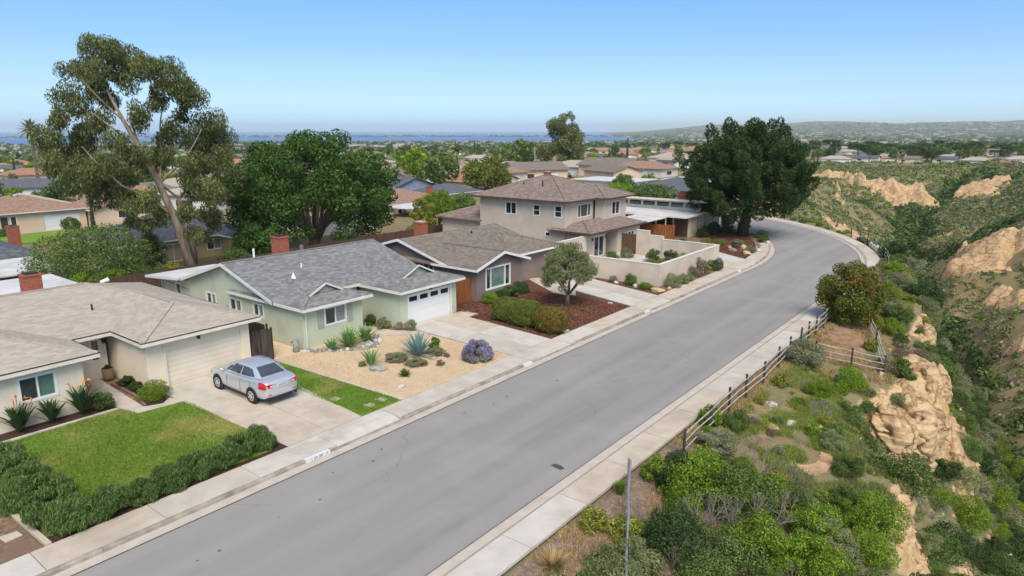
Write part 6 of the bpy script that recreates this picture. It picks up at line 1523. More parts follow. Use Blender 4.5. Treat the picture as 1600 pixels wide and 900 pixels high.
# ---- sandstone outcrop: eroded lumps fused into one rock
def outcrop(name, label, lumps, amp=.35, vox=.16, seed=1):
    bm = bmesh.new()
    for x, y, z, a, b, c in lumps:
        r = bmesh.ops.create_icosphere(bm, subdivisions=3, radius=1.0, matrix=Matrix.Translation((x, y, z)) @ Matrix.Diagonal((a, b, c, 1)))
    me = bpy.data.meshes.new(name + '_base'); bm.to_mesh(me); bm.free()
    tmp = bpy.data.objects.new(name + '_base', me); C.objects.link(tmp)
    rm = tmp.modifiers.new('r', 'REMESH'); rm.mode = 'VOXEL'; rm.voxel_size = vox
    dg = bpy.context.evaluated_depsgraph_get(); ev = tmp.evaluated_get(dg); out = bpy.data.meshes.new_from_object(ev)
    bpy.data.objects.remove(tmp); bpy.data.meshes.remove(me)
    n = len(out.vertices); co = np.zeros(n * 3, np.float32); out.vertices.foreach_get('co', co); co = co.reshape(-1, 3)
    no = np.zeros(n * 3, np.float32); out.vertices.foreach_get('normal', no); no = no.reshape(-1, 3)
    x, y, z = co.T
    lump = fbm(x * .9 + z * .5 + 7, y * .9 - z * .4, 3, seed) - .45
    warp = fbm(x * .5, y * .5, 2, seed + 5) * 2.0
    saw = (z * 2.1 / max(.6, amp * 2.4) + x * .25 + warp) % 1.0; ledge = np.where(saw < .8, saw / .8, (1 - saw) / .2) - .5
    hol = np.clip(fbm(x * 1.3 - z, y * 1.3 + z * 1.4, 2, seed + 9) - .52, 0, 1) * 3.5
    cr = np.abs(fbm(x * .8 + z * .9 + 3, y * .8 - z * .7, 3, seed + 14) - .45); crack = np.clip(1 - cr / .03, 0, 1)
    fine = fbm(x * 4 + z * 3, y * 4 - z * 3.3, 3, seed + 18) - .45
    d = lump * amp * 3.0 + ledge * amp * .2 - hol * amp * 2.2 - crack * amp * 1.3 + fine * amp * .55
    co = co + no * d[:, None]
    out.vertices.foreach_set('co', co.ravel()); out.update()
    for p in out.polygons: p.use_smooth = True
    return out
m, nt, b = new_mat('sandstone')
v = pos_vec(nt); sv = pos_vec(nt, (.35, .35, 2.2)); s1 = noise(nt, sv, 1.6, 6.0, .65, .8); s2 = noise(nt, v, 9.0, 4.0); s3 = noise(nt, v, .5, 4.0)
col = ramp(nt, s1, [(.25, alb((148, 114, 78), .76)), (.42, alb((200, 164, 120), .76)), (.58, alb((222, 192, 150), .76)), (.8, alb((190, 152, 110), .76))])
col = mixc(nt, math_n(nt, 'MULTIPLY', step(nt, s3, .55, .7), .5), col, alb((180, 150, 118), .85))
col = mixc(nt, math_n(nt, 'MULTIPLY', step(nt, s2, .6, .75), .35), col, alb((140, 100, 64), .85))
nt.links.new(col, b.inputs['Base Color']); b.inputs['Roughness'].default_value = .95; b.inputs['Specular IOR Level'].default_value = .1
cv = nd(nt, 'ShaderNodeTexVoronoi'); cv.feature = 'DISTANCE_TO_EDGE'; cv.inputs['Scale'].default_value = .42; dv = vmath(nt, 'ADD', v, None); nn_ = nd(nt, 'ShaderNodeTexNoise'); nn_.inputs['Scale'].default_value = .7; nn_.inputs['Detail'].default_value = 5; nt.links.new(v, nn_.inputs['Vector']); of_ = vmath(nt, 'SCALE', nn_.outputs['Color']); of_.inputs['Scale'].default_value = 2.2; nt.links.new(of_.outputs[0], dv.inputs[1]); nt.links.new(dv.outputs[0], cv.inputs['Vector'])
crk = step(nt, cv.outputs['Distance'], .05, .0)
col = mixc(nt, math_n(nt, 'MULTIPLY', crk, .55), col, alb((112, 78, 50), .7)); nt.links.new(col, b.inputs['Base Color'])
bump(nt, b, math_n(nt, 'SUBTRACT', math_n(nt, 'ADD', s1, math_n(nt, 'MULTIPLY', s2, .4)), math_n(nt, 'MULTIPLY', crk, .7)), .8, .14); M['sandstone'] = m
oc = outcrop('sandstone_outcrop', '', [(-4.4, 39.0, -2.5, 1.3, 1.7, 1.8), (-4.1, 41.8, -1.9, 1.2, 1.7, 1.6), (-3.4, 40.2, -3.3, 1.1, 1.9, 1.9), (-5.0, 36.3, -2.5, .9, 1.2, 1.2), (-3.7, 43.8, -2.4, .9, 1.3, 1.4), (-4.2, 37.2, -3.9, 1.0, 1.4, 1.4), (-3.3, 41.8, -4.6, .9, 2.0, 1.6), (-4.8, 43.6, -1.6, 1.0, 1.2, 1.0), (-5.7, 37.4, -2.0, 1.2, 1.2, 1.3), (-5.3, 36.6, -3.3, 1.2, 1.2, 1.5), (-4.4, 36.4, -3.0, 1.1, 1.3, 1.7), (-3.4, 38.0, -3.4, 1.0, 1.6, 1.9), (-6.6, 36.8, -2.3, .9, .9, 1.1), (-4.0, 36.0, -5.2, 1.2, 1.2, 1.5)], .3, .09, 4)
tag(put('sandstone_outcrop', oc, M['sandstone']), 'big weathered sandstone outcrop with hollows at the canyon rim', 'rock outcrop')
oc = outcrop('sandstone_ledge', '', [(-2.3, 22.8, -2.9, .5, 1.5, 1.1), (-2.5, 25.5, -2.6, .45, 1.8, 1.0), (-2.9, 28.6, -2.5, .5, 1.6, 1.0), (-3.7, 30.6, -2.3, .6, 1.0, 1.0)], .24, .09, 8)
tag(put('sandstone_ledge', oc, M['sandstone']), 'long pale sandstone ledge below the foreground shrubs', 'rock outcrop')
oc = outcrop('sandstone_ledge', '', [(-5.3, 52.5, -2.3, .6, 1.6, 1.4), (-5.9, 55.6, -2.1, .6, 1.5, 1.3), (-6.6, 58.8, -2.0, .5, 1.4, 1.2)], .28, .11, 12)
tag(put('sandstone_ledge', oc, M['sandstone']), 'sandstone ledge on the rim below the red flowering bush', 'rock outcrop')

# big eroded cliff faces in the canyon: finely gullied rock standing out of the slope
def cliff(label, cx, cy, rx, ry, rot, amp, seed, stp=.5):
    u = np.arange(-rx * 1.35, rx * 1.35, stp); v = np.arange(-ry * 1.35, ry * 1.35, stp); U, V = np.meshgrid(u, v); c_, s_ = math.cos(rot), math.sin(rot)
    X = cx + U * c_ - V * s_; Y = cy + U * s_ + V * c_; Z = gzv(X, Y)
    e = 1.5; gx_ = (gzv(X + e, Y) - gzv(X - e, Y)).mean(); gy_ = (gzv(X, Y + e) - gzv(X, Y - e)).mean(); L = math.hypot(gx_, gy_) + 1e-6; dx, dy = gx_ / L, gy_ / L      # uphill
    w = -dy * (X - cx) + dx * (Y - cy); h_ = dx * (X - cx) + dy * (Y - cy)
    wp = w + (fbm(X / 5.0, Y / 5.0, 3, seed) - .45) * 6
    rid = lambda q, k, sd: 1 - np.abs(vnoise(q / k, h_ / (k * 5) + 2.3, sd) * 2 - 1)
    fins = rid(wp, 4.5, seed) ** 1.4 * 1.0 + rid(wp, 1.7, seed + 1) * .38 + rid(wp + h_ * .3, .8, seed + 2) * .14
    strata = (np.floor(Z * 1.1 + fbm(X / 8.0, Y / 8.0, 2, seed + 3) * 2) - Z * 1.1) * .12
    d = np.hypot(U / rx, V / ry) + (fbm(X / 4.0, Y / 4.0, 3, seed + 5) - .45) * 2.0
    mask = np.clip((1.0 - d) * 1.8, 0, 1); mask = mask * mask * (3 - 2 * mask)
    top = np.clip(h_ / (max(rx, ry) * .8), -1, 1)
    Z = Z + mask * (amp * 1.25 * (fins - .62) + amp * .25 * (1 - top * top) + strata * amp * 1.5) - (1 - mask) * 1.0
    n_, m_ = U.shape; ids = np.arange(n_ * m_).reshape(n_, m_); q = np.stack([ids[:-1, :-1], ids[:-1, 1:], ids[1:, 1:], ids[1:, :-1]], -1).reshape(-1, 4)
    ok = (mask[:-1, :-1] + mask[1:, 1:] + mask[1:, :-1] + mask[:-1, 1:]).ravel() > .02
    o = put('sandstone_cliff', npmesh('sandstone_cliff', np.stack([X, Y, Z], -1).reshape(-1, 3), q[ok], True), M['sandstone']); tag(o, label, 'cliff')
    _cl.append((cx, cy, rx, ry, rot)); return o
_cl = []
cliff('broad orange sandstone cliff under the far mesa houses', -52, 303, 21, 15, .1, 4.2, 21, .6)
cliff('smaller sandstone face left of the broad cliff', -76, 318, 10, 9, .2, 2.6, 22, .6)
cliff('tall banded sandstone cliff on the right canyon side', -10, 192, 8.5, 16, .35, 3.4, 23)
cliff('sandstone cliff at the right frame edge', -2, 158, 5, 11, .3, 2.6, 24)
cliff('far sandstone cliff on the right spur', -20, 318, 9, 13, .3, 3.0, 25, .6)
cliff('eroded sandstone face on the left canyon side', -43, 206, 6, 11, -.2, 2.0, 26)
cliff('pale sandstone face near the left canyon bend', -33, 168, 5, 9, -.2, 1.8, 27)
cliff('low sandstone scar on the near right slope', 0, 122, 3, 7, .2, 1.8, 28, .45)
cliff('ragged sandstone scar below the lookout', -1.6, 44, 1.3, 6.5, .05, .8, 29, .2)
cliff('ragged sandstone scar below the long ledge', -.6, 31, 1.1, 5.5, .05, .7, 30, .2)
cliff('sandstone scar below the bend', -2.4, 66, 1.6, 8, .12, 1.0, 31, .25)
def on_cliff(x, y):
    r_ = np.zeros(np.shape(x), bool)
    for cx, cy, rx, ry, rot in _cl:
        c_, s_ = math.cos(rot), math.sin(rot); U = (x - cx) * c_ + (y - cy) * s_; V = -(x - cx) * s_ + (y - cy) * c_; r_ |= np.hypot(U / rx, V / ry) < .85
    return r_

_rr = np.random.default_rng(91); _n = 2600; _x = _rr.uniform(-6.5, 1.0, _n); _y = _rr.uniform(18, 72, _n); _x = _x - np.maximum(0, _y - 48) * .1
_k = ((rockv(_x, _y) > .25) | on_cliff(_x, _y)) | (_rr.random(_n) < .12); _x, _y = _x[_k], _y[_k]; _q = MB()
for _a, _b in zip(_x, _y):
    _s = _rr.uniform(.05, .2) * (1 if _rr.random() < .9 else 2); _z = gz(_a, _b); _t = _rr.uniform(0, 3.1); _c, _d = math.cos(_t) * _s, math.sin(_t) * _s
    _q.add([(_a + _c, _b + _d, _z - .03), (_a - _d, _b + _c, _z - .03), (_a - _c, _b - _d, _z - .03), (_a + _d, _b - _c, _z - .03), (_a + _c * .5, _b + _d * .6, _z + _s * .8), (_a - _d * .6, _b + _c * .4, _z + _s * .6), (_a - _c * .4, _b - _d * .5, _z + _s * .7)], [(0, 1, 5, 4), (1, 2, 6, 5), (2, 3, 6), (3, 0, 4, 6), (4, 5, 6)])
tag(_q.build('rock_rubble', M['sandstone']), 'loose sandstone rubble along the canyon rim', 'rubble', kind='stuff')

# ---- red flowering bush by the pavement
t = thing('flowering_bush', 'large rounded bush with red flowers beside the fence gap', 'shrub', (-9.0, 46.9, gz(-9, 46.9)))
tk = MB()
for k in range(6): link_limb(tk, (0, 0, 0), (math.cos(k) * 1.0, math.sin(k) * 1.0, 2.0), .08, .03, .1)
put('trunk', tk.mesh('trunk'), M['bark'], t)
bl = dome_blobs(2.1, 2.1, 2.1, 120, .5, 2.05, -.95, 21, .6)
put('foliage', foliage('foliage', bl, 34000, .085, .035, LM['hedge'], .6, .45, .6), None, t)
put('flowers', foliage('flowers', bl[::2], 4200, .08, .04, leafm('flower_rust', G((134, 70, 42), (164, 84, 54), (120, 84, 48), (178, 70, 52)), .25), .2, .5, .6), None, t)

# ---- shrubs one can tell apart along the rim
for x, y, w, h, k, lb in [
    (-9.75, 16.6, 1.1, .85, 'yell', 'yellow green rounded bush between pavement and pipe fence'), (-10.1, 18.9, .6, .6, 'tuft_green', 'small green tuft on gravel by the pavement'), (-9.6, 20.6, 1.1, 1.1, 'bright', 'bright bush at the end post of the pipe fence'),
    (-9.6, 14.2, 1.0, .55, 'tuft_dry', 'dry straw grass clump at the bottom by pavement'), (-9.0, 13.6, 1.1, .7, 'olive', 'grey green weed beside dry grass clump'), (-9.95, 26.3, 1.1, .95, 'bright', 'green bush growing through the rail fence on pavement side'), (-9.0, 26.8, 1.3, 1.1, 'mid', 'green bush just inside the rail fence'),
    (-8.9, 24.4, 1.9, .9, 'sage', 'wide grey sage mound behind the first fence post'), (-8.2, 20.6, 2.6, 2.1, 'bright', 'big bright green shrub left in the foreground thicket'), (-6.7, 21.0, 2.5, 1.9, 'mid', 'big green shrub right of centre in the foreground thicket'),
    (-7.4, 17.6, 2.3, 1.7, 'dark', 'dark green shrub low in the foreground thicket'), (-5.4, 19.0, 2.4, 1.8, 'bright', 'yellow green shrub at bottom centre of the thicket'), (-4.0, 19.8, 2.2, 1.5, 'bright', 'bright shrub at the lower right of the thicket'), (-6.1, 16.4, 2.1, 1.5, 'mid', 'shrub at the bottom edge of the thicket'), (-8.1, 15.6, 1.7, 1.3, 'olive', 'grey olive shrub beside the pipe fence'),
    (-4.6, 16.8, 2.2, 1.5, 'mid', 'green shrub at the bottom right corner of the thicket'), (-3.3, 17.4, 2.0, 1.4, 'bright', 'bright shrub above the sandstone ledge foot'), (-7.4, 22.6, 1.6, 1.3, 'bright', 'bright shrub at the back of the thicket'), (-5.6, 22.6, 1.7, 1.1, 'mid', 'rounded shrub behind the thicket near bare trail'),
    (-6.0, 19.6, 2.6, 1.9, 'twig', 'grey leafless bush in the middle of the thicket'), (-4.9, 21.2, 2.6, 1.7, 'twig', 'second grey leafless bush right in the thicket'), (-7.2, 19.0, 1.8, 1.8, 'twig', 'grey bare twigs poking from bright shrub'), (-3.7, 21.4, 1.4, 1.0, 'olive', 'olive shrub on the slope above sandstone ledge'), (-4.1, 24.4, 1.5, 1.0, 'mid', 'green shrub beside the bare trail end'),
    (-9.2, 37.2, 2.6, 1.5, 'sage', 'large grey sage bush where the rail fence stops'), (-6.5, 36.2, 1.8, 1.4, 'bright', 'round bright green bush below lookout fence'), (-7.4, 33.4, 1.4, 1.0, 'bright', 'yellow green bush left of round bush'), (-6.0, 33.2, 1.7, 1.4, 'mid', 'dark tipped green bush on the rim slope'), (-5.2, 32.0, 1.6, 1.5, 'dark', 'dark green bush beside sandstone outcrop'),
    (-6.6, 31.0, 1.6, 1.0, 'twig', 'grey dry bush on the rim slope'), (-4.95, 35.9, .6, .6, 'dark', 'tiny dark bush on top of the outcrop'), (-5.0, 40.6, 1.1, 1.1, 'mid', 'green bush at the corner post of lookout fence'), (-9.0, 32.9, .95, .8, 'yell', 'small yellow bush behind rail fence'), (-6.9, 43.2, 1.1, .9, 'yell', 'yellow bush inside the lookout fence'),
    (-6.6, 47.6, 1.6, 1.3, 'bright', 'bright bush right of red flowering bush'), (-6.9, 50.9, 2.4, 1.5, 'mid', 'wide green bush beyond red flowering bush'), (-7.3, 53.4, 1.8, 1.0, 'sage', 'grey sage mound beyond red flowering bush'), (-8.4, 56.6, 2.0, 1.0, 'bright', 'low bright mound along outer pavement'), (-8.4, 61.5, 2.6, 1.5, 'sage', 'pale sage mound near the bend'), (-9.8, 66.2, 2.2, 1.2, 'bright', 'lime green mound near the bend fence'),
    (-10.9, 74.4, 3.0, 1.9, 'dark', 'big dark rounded bush outside the bend'), (-10.2, 71.0, 2.0, 1.2, 'mid', 'green bush outside the bend'), (-13.4, 81.8, 2.4, 1.2, 'sage', 'sage bush beyond the bend rocks'), (-12.6, 79.6, 2.2, 1.5, 'mid', 'green bush beyond the bend rocks'), (-17.4, 90.0, 2.6, 1.3, 'bright', 'lime bush beyond the far pavement'), (-21.0, 95.0, 2.6, 1.3, 'bright', 'yellow green bush at the far fence'), (-25.5, 99.0, 2.8, 1.4, 'bright', 'light green bush at the end of far fence'), (-5.6, 28.6, 1.3, .9, 'olive', 'grey green bush at the trail bend'), (-4.6, 27.0, 1.4, 1.0, 'mid', 'green bush above the pale sandstone ledge')]:
    plant('shrub', k, x, y, w, h, lb, z=gz(x, y) - .06)
for x, y, a, b_, c, m_, lb in [(-8.7, 30.6, .6, .4, .25, 'stone_w', 'flat white rock behind the rail fence'), (-8.0, 28.4, .9, .5, .25, 'stone_t', 'sandy flat rock on the grassy rim'), (-7.5, 29.4, .8, .45, .25, 'stone_w', 'pale slab in the grass on the rim'), (-8.9, 24.0, .5, .4, .35, 'stone_w', 'pale rock at the first rail fence post'), (-6.4, 29.8, .9, .5, .3, 'stone_t', 'sandy rock beside the trail')]: stone(x, y, a, b_, c, m_, lb, z=gz(x, y))
for i in range(6):
    x, y = on_road(73.0 + i * 1.0, -9.9); stone(x, y, .5, .45, .9, 'stone_w', 'upright white boulder in the row along the outer pavement bend', z=gz(x, y), group='white boulders at the bend')

# bare trail and lookout ground, grass on the shelf
def draped(name, poly, mat, lift, step_, label, cat):
    P = np.array(poly); x0, y0 = P.min(0); x1, y1 = P.max(0); gx_ = np.arange(x0, x1 + step_, step_); gy_ = np.arange(y0, y1 + step_, step_); X, Y = np.meshgrid(gx_, gy_)
    ok = inside(X + .01, Y + .01, poly); ids = -np.ones(X.shape, int); vs = []; fs = []
    for j in range(X.shape[0]):
        for i in range(X.shape[1]):
            if ok[j, i]: ids[j, i] = len(vs); vs.append((X[j, i], Y[j, i], gz(X[j, i], Y[j, i]) + lift))
    for j in range(X.shape[0] - 1):
        for i in range(X.shape[1] - 1):
            q = (ids[j, i], ids[j, i + 1], ids[j + 1, i + 1], ids[j + 1, i])
            if min(q) >= 0: fs.append(q)
    me = bpy.data.meshes.new(name); me.from_pydata(vs, [], fs); me.update()
    for p in me.polygons: p.use_smooth = True
    tag(put(name, me, mat), label, cat, kind='structure')
M['path_sand'] = surf('sandy_path', alb((196, 158, 118)), alb((220, 188, 150)), 5, .95, alb((168, 130, 98)), .8, .5, .7, .5, 25, .03)
M['bare'] = surf('bare_brown_earth', alb((150, 118, 88)), alb((182, 148, 116)), 3, .95, alb((126, 98, 74)), .7, .5, .7, .5, 20, .04)
M['leaf_litter'] = surf('leaf_litter', alb((132, 110, 92)), alb((172, 150, 130)), 9, .95, alb((110, 92, 78)), .8, .5, .7, .6, 30, .04, fine=.2)
draped('bare_earth', [(-9.7, 38.8), (-6.3, 39.6), (-7.0, 43.5), (-8.2, 47.2), (-9.8, 46.5)], M['bare'], .03, .3, 'bare brown earth of the fenced lookout', 'ground')
draped('footpath', [(-7.3, 25.7), (-6.9, 25.35), (-6.3, 25.2), (-5.8, 25.35), (-5.4, 25.8), (-5.2, 26.5), (-5.2, 27.3), (-5.4, 28.2), (-5.7, 29.0), (-6.0, 29.6), (-6.1, 29.2), (-5.95, 28.2), (-5.75, 27.3), (-5.8, 26.6), (-6.1, 26.1), (-6.6, 25.95), (-7.2, 26.0)], M['path_sand'], .035, .06, 'curved sandy trail on the grassy rim', 'path')
draped('leaf_litter', [(-10.4, 10), (-8.9, 10), (-8.6, 19), (-9.2, 23.6), (-10.4, 24.2)], M['leaf_litter'], .03, .3, 'dry leaf litter strip beside the near pavement', 'ground')
def scatter_tufts(name, poly, n, h, mat, label, spread=.1):
    P = np.array(poly); x0, y0 = P.min(0); x1, y1 = P.max(0)
    x = nrng.uniform(x0, x1, n * 3); y = nrng.uniform(y0, y1, n * 3); m = inside(x, y, poly) & (fbm(x / 1.1, y / 1.1, 2, 77) > .36); x, y = x[m][:n], y[m][:n]; n = len(x)
    z = gzv(x, y); K = 7; x, y, z = np.repeat(x, K), np.repeat(y, K), np.repeat(z, K); n *= K
    x = x + nrng.normal(0, spread * .6, n); y = y + nrng.normal(0, spread * .6, n); a = nrng.uniform(0, 6.28, n); hh = h * nrng.uniform(.4, 1.1, n); w = .016
    dx, dy = np.cos(a) * w, np.sin(a) * w; lx, ly = nrng.normal(0, spread, n), nrng.normal(0, spread, n)
    v = np.stack([np.stack([x - dx, y - dy, z - .02], -1), np.stack([x + dx, y + dy, z - .02], -1), np.stack([x + lx, y + ly, z + hh], -1)], 1).reshape(-1, 3)
    tag(put(name, npmesh(name, v, np.arange(3 * n).reshape(n, 3)), mat), label, 'grass', kind='stuff')
scatter_tufts('wild_grass', [(-9.4, 22.5), (-5.0, 23.5), (-5.0, 33), (-9.4, 37)], 5200, .26, LM['grass'], 'wild green grass on the canyon rim')
scatter_tufts('wild_grass', [(-9.3, 23.5), (-2.6, 22), (-3.6, 36), (-9.3, 37)], 6500, .2, LM['grass'], 'short green weeds on the canyon rim')
scatter_tufts('wild_grass', [(-6.5, 22), (-2.4, 20), (-3.4, 35), (-6, 35)], 4000, .24, LM['olive'], 'grey green weeds near the sandstone rim')
scatter_tufts('wild_grass', [(-10.3, 48), (-6.0, 48), (-7, 60), (-10.2, 74)], 3500, .3, LM['yell'], 'yellow green wild grass along the outer pavement')
scatter_tufts('dry_grass', [(-9.2, 24), (-4.0, 23.5), (-4.6, 36), (-6, 48), (-8.5, 70), (-10, 70), (-9.6, 48)], 4500, .22, LM['dry'], 'dry straw grass between shrubs on the rim')
scatter_tufts('dry_grass', [(-10.4, 9), (-9.0, 9), (-8.6, 24), (-9.4, 46), (-10.35, 46)], 2600, .2, LM['dry'], 'dry grass beside the canyon pavement')

rg = np.random.default_rng(44); th = []; tries = 0
while len(th) < 62 and tries < 5000:
    tries += 1; y = rg.uniform(11, 24.5); x = rg.uniform(-8.9, -2.4)
    if y > 21.5 and x < -8.3: continue
    s_ = rg.uniform(1.1, 2.1)
    if x < -8.2 - (y - 19.6) * .0 and y < 16 and x < -7.4: s_ = .9
    if any((x - p[0]) ** 2 + (y - p[1]) ** 2 < (.3 * (s_ + p[2])) ** 2 for p in th): continue
    th.append((x, y, s_)); k = ['bright', 'bright', 'bright', 'mid', 'mid', 'olive', 'yell', 'twig', 'twig', 'dark'][int(rg.integers(10))]
    plant('thicket_shrub', k, x, y, s_, s_ * rg.uniform(.65, .9), {'bright': 'bright green shrub', 'mid': 'mid green shrub', 'dark': 'dark green shrub', 'olive': 'olive grey shrub', 'yell': 'yellow green shrub', 'twig': 'grey leafless shrub'}[k] + ' filling the foreground thicket', 'shrub', 'shrubs filling the foreground thicket', gz(x, y) - .12)
th = []; tries = 0
while len(th) < 150 and tries < 9000:
    tries += 1; y = rg.uniform(23, 74); x = rg.uniform(-9.4, -4.2) - max(0, y - 48) * .09
    if 38 < y < 47.5 and x < -6: continue
    if inside(np.array([x]), np.array([y]), [(-7, 25), (-5, 25), (-5, 29.5), (-6.4, 29.5)])[0]: continue
    s_ = rg.uniform(.5, 1.15)
    if any((x - p[0]) ** 2 + (y - p[1]) ** 2 < (.33 * (s_ + p[2])) ** 2 for p in th): continue
    th.append((x, y, s_)); k = ['bright', 'mid', 'olive', 'sage', 'yell', 'brown', 'twig'][int(rg.integers(7))]
    plant('rim_shrub', k, x, y, s_, s_ * rg.uniform(.5, .8), {'bright': 'small bright green shrub', 'mid': 'small green shrub', 'olive': 'small olive shrub', 'sage': 'small grey sage shrub', 'yell': 'small yellow green shrub', 'brown': 'small brown dry shrub', 'twig': 'small leafless shrub'}[k] + ' on the grassy canyon rim', 'shrub', 'small shrubs on the canyon rim', gz(x, y) - .05)

# ---- chaparral on the slopes: the nearest as shrubs of their own, the rest as one cover
rg = np.random.default_rng(31); KINDS = ['mid', 'sage', 'dark', 'bright', 'olive', 'mid', 'sage', 'dark']
LAB = {'mid': 'green chaparral shrub on the steep near canyon slope', 'sage': 'grey sage shrub on the steep near canyon slope', 'dark': 'dark green chaparral shrub on the steep near canyon slope', 'bright': 'bright green shrub on the steep near canyon slope', 'olive': 'olive grey shrub on the steep near canyon slope', 'twig': 'grey leafless shrub on the steep near canyon slope'}
def rock_at(x, y):
    i = int(np.clip(np.searchsorted(xs, x) - 1, 0, nx - 2)); j = int(np.clip(np.searchsorted(ys, y) - 1, 0, ny - 2)); return rock[j, i]
placed = []; tries = 0
RIMP = [(p[0], p[1]) for p in RIM]
while len(placed) < 290 and tries < 30000:
    tries += 1
    y = 16 + 100 * rg.random() ** 1.4; x = rg.uniform(-9, 5) - max(0, y - 60) * .18
    X, Y = np.array([x]), np.array([y])
    if not inside(X, Y, RIMP)[0]: continue
    if (rock_at(x, y) > .55 or on_cliff(X, Y)[0]) and rg.random() < .85: continue
    s = rg.uniform(1.2, 2.6) * (1 + y / 160)
    if any((x - p[0]) ** 2 + (y - p[1]) ** 2 < ((s + p[2]) * .3) ** 2 for p in placed): continue
    if 34.2 < y < 45 and x < -2.4: continue
    placed.append((x, y, s)); k = 'twig' if rg.random() < .06 else KINDS[int(rg.integers(len(KINDS)))]
    plant('chaparral_shrub', k, x, y, s, s * rg.uniform(.55, .8), LAB[k], 'shrub', 'chaparral shrubs on the near canyon slope', gz(x, y) - .1)
for i in range(42):   # gap plants along the outer verge
    s_ = rg.uniform(50, 112); x, y = on_road(s_, -9.6 + rg.uniform(0, 1.0)); w = rg.uniform(.6, 1.4); k = ['bright', 'mid', 'sage', 'olive', 'yell'][int(rg.integers(5))]
    plant('verge_plant', k, x, y, w, w * .6, 'low plant in the verge outside the curving pavement', 'plant', 'verge plants at the bend', gz(x, y) - .03)

def cover(name, label, pts, nq, mats, leaf=.3):
    """one mesh of low bushes; pts = rows x, y, z, radius; one of the leaf mixes per bush"""
    P = np.array(pts); n = len(P); per = nq
    for mi, mname in enumerate(mats):
        sel = P[mi::len(mats)]
        if len(sel) == 0: continue
        d = unit(len(sel) * per); d[:, 2] = np.abs(d[:, 2]) * 1.0 - .1
        r = np.repeat(sel[:, 3:4], per, 0); lum = 1 + .22 * np.sin(d[:, 0:1] * 5 + r * 9) * np.sin(d[:, 1:2] * 4 + r * 5)
        c = np.repeat(sel[:, :3], per, 0) + d * r * np.array([1, 1, .75]) * (lum * nrng.uniform(.75, 1.0, (len(d), 1)))
        nn = d * .65 + unit(len(d)) * .35; nn /= np.linalg.norm(nn, axis=1, keepdims=True)
        L = r[:, 0:1] * leaf; tt = unit(len(d)); tt = tt - nn * (tt * nn).sum(1, keepdims=True); tt /= np.linalg.norm(tt, axis=1, keepdims=True); bb = np.cross(nn, tt); s = nrng.uniform(.7, 1.3, (len(d), 1)) * L
        v = np.stack([c - tt * s, c - bb * s * .6, c + tt * s, c + bb * s * .6], 1).reshape(-1, 3)
        tag(put(name, npmesh(name, v, np.arange(4 * len(d)).reshape(-1, 4)), LM[mname]), label.replace('@', {'mid': 'green', 'sage': 'grey sage', 'dark': 'dark green', 'olive': 'olive', 'bright': 'bright green', 'brown': 'dry brown'}[mname]), 'scrub', kind='stuff')
x = rg.uniform(-115, 14, 130000); y = 45 + 365 * rg.random(130000) ** .85
ok = inside(x, y, RIMP); x, y = x[ok], y[ok]
_, _, AA, SV = terrain(x, y); RK = rockv(x, y); U1_ = rg.random(len(x)); U2_ = rg.random(len(x))
keep = (x < 12 - y * .02) & ~((y < 80) & (x < 0) & (U1_ < .5)) & ~(((RK > .5) | on_cliff(x, y)) & (U2_ < .78))
moist = (SV > .86) | (fbm(x / 16.0, y / 16.0, 2, 63) > .6); thick = fbm(x / 5.0, y / 5.0, 2, 64) > .2
zz = gzv(x, y)
k_ = np.where(keep & moist)[0][:3000]; wet = np.stack([x[k_], y[k_], zz[k_] - .2, rg.uniform(.7, 1.7, len(k_)) * (.7 + y[k_] / 320)], -1)
k_ = np.where(keep & ~moist & thick)[0][:18500]; slope_ = np.stack([x[k_], y[k_], zz[k_] - .12, rg.uniform(.3, .75, len(k_)) * np.where(y[k_] < 130, 1.45, .8 + y[k_] / 320)], -1)
cover('canyon_thicket', '@ thicket in the canyon bottom', wet, 48, ['dark', 'mid'], .21)
cover('canyon_scrub', '@ low scrub on the canyon sides', slope_, 15, ['sage', 'olive', 'mid', 'mid', 'olive', 'sage', 'bright', 'brown'], .33)
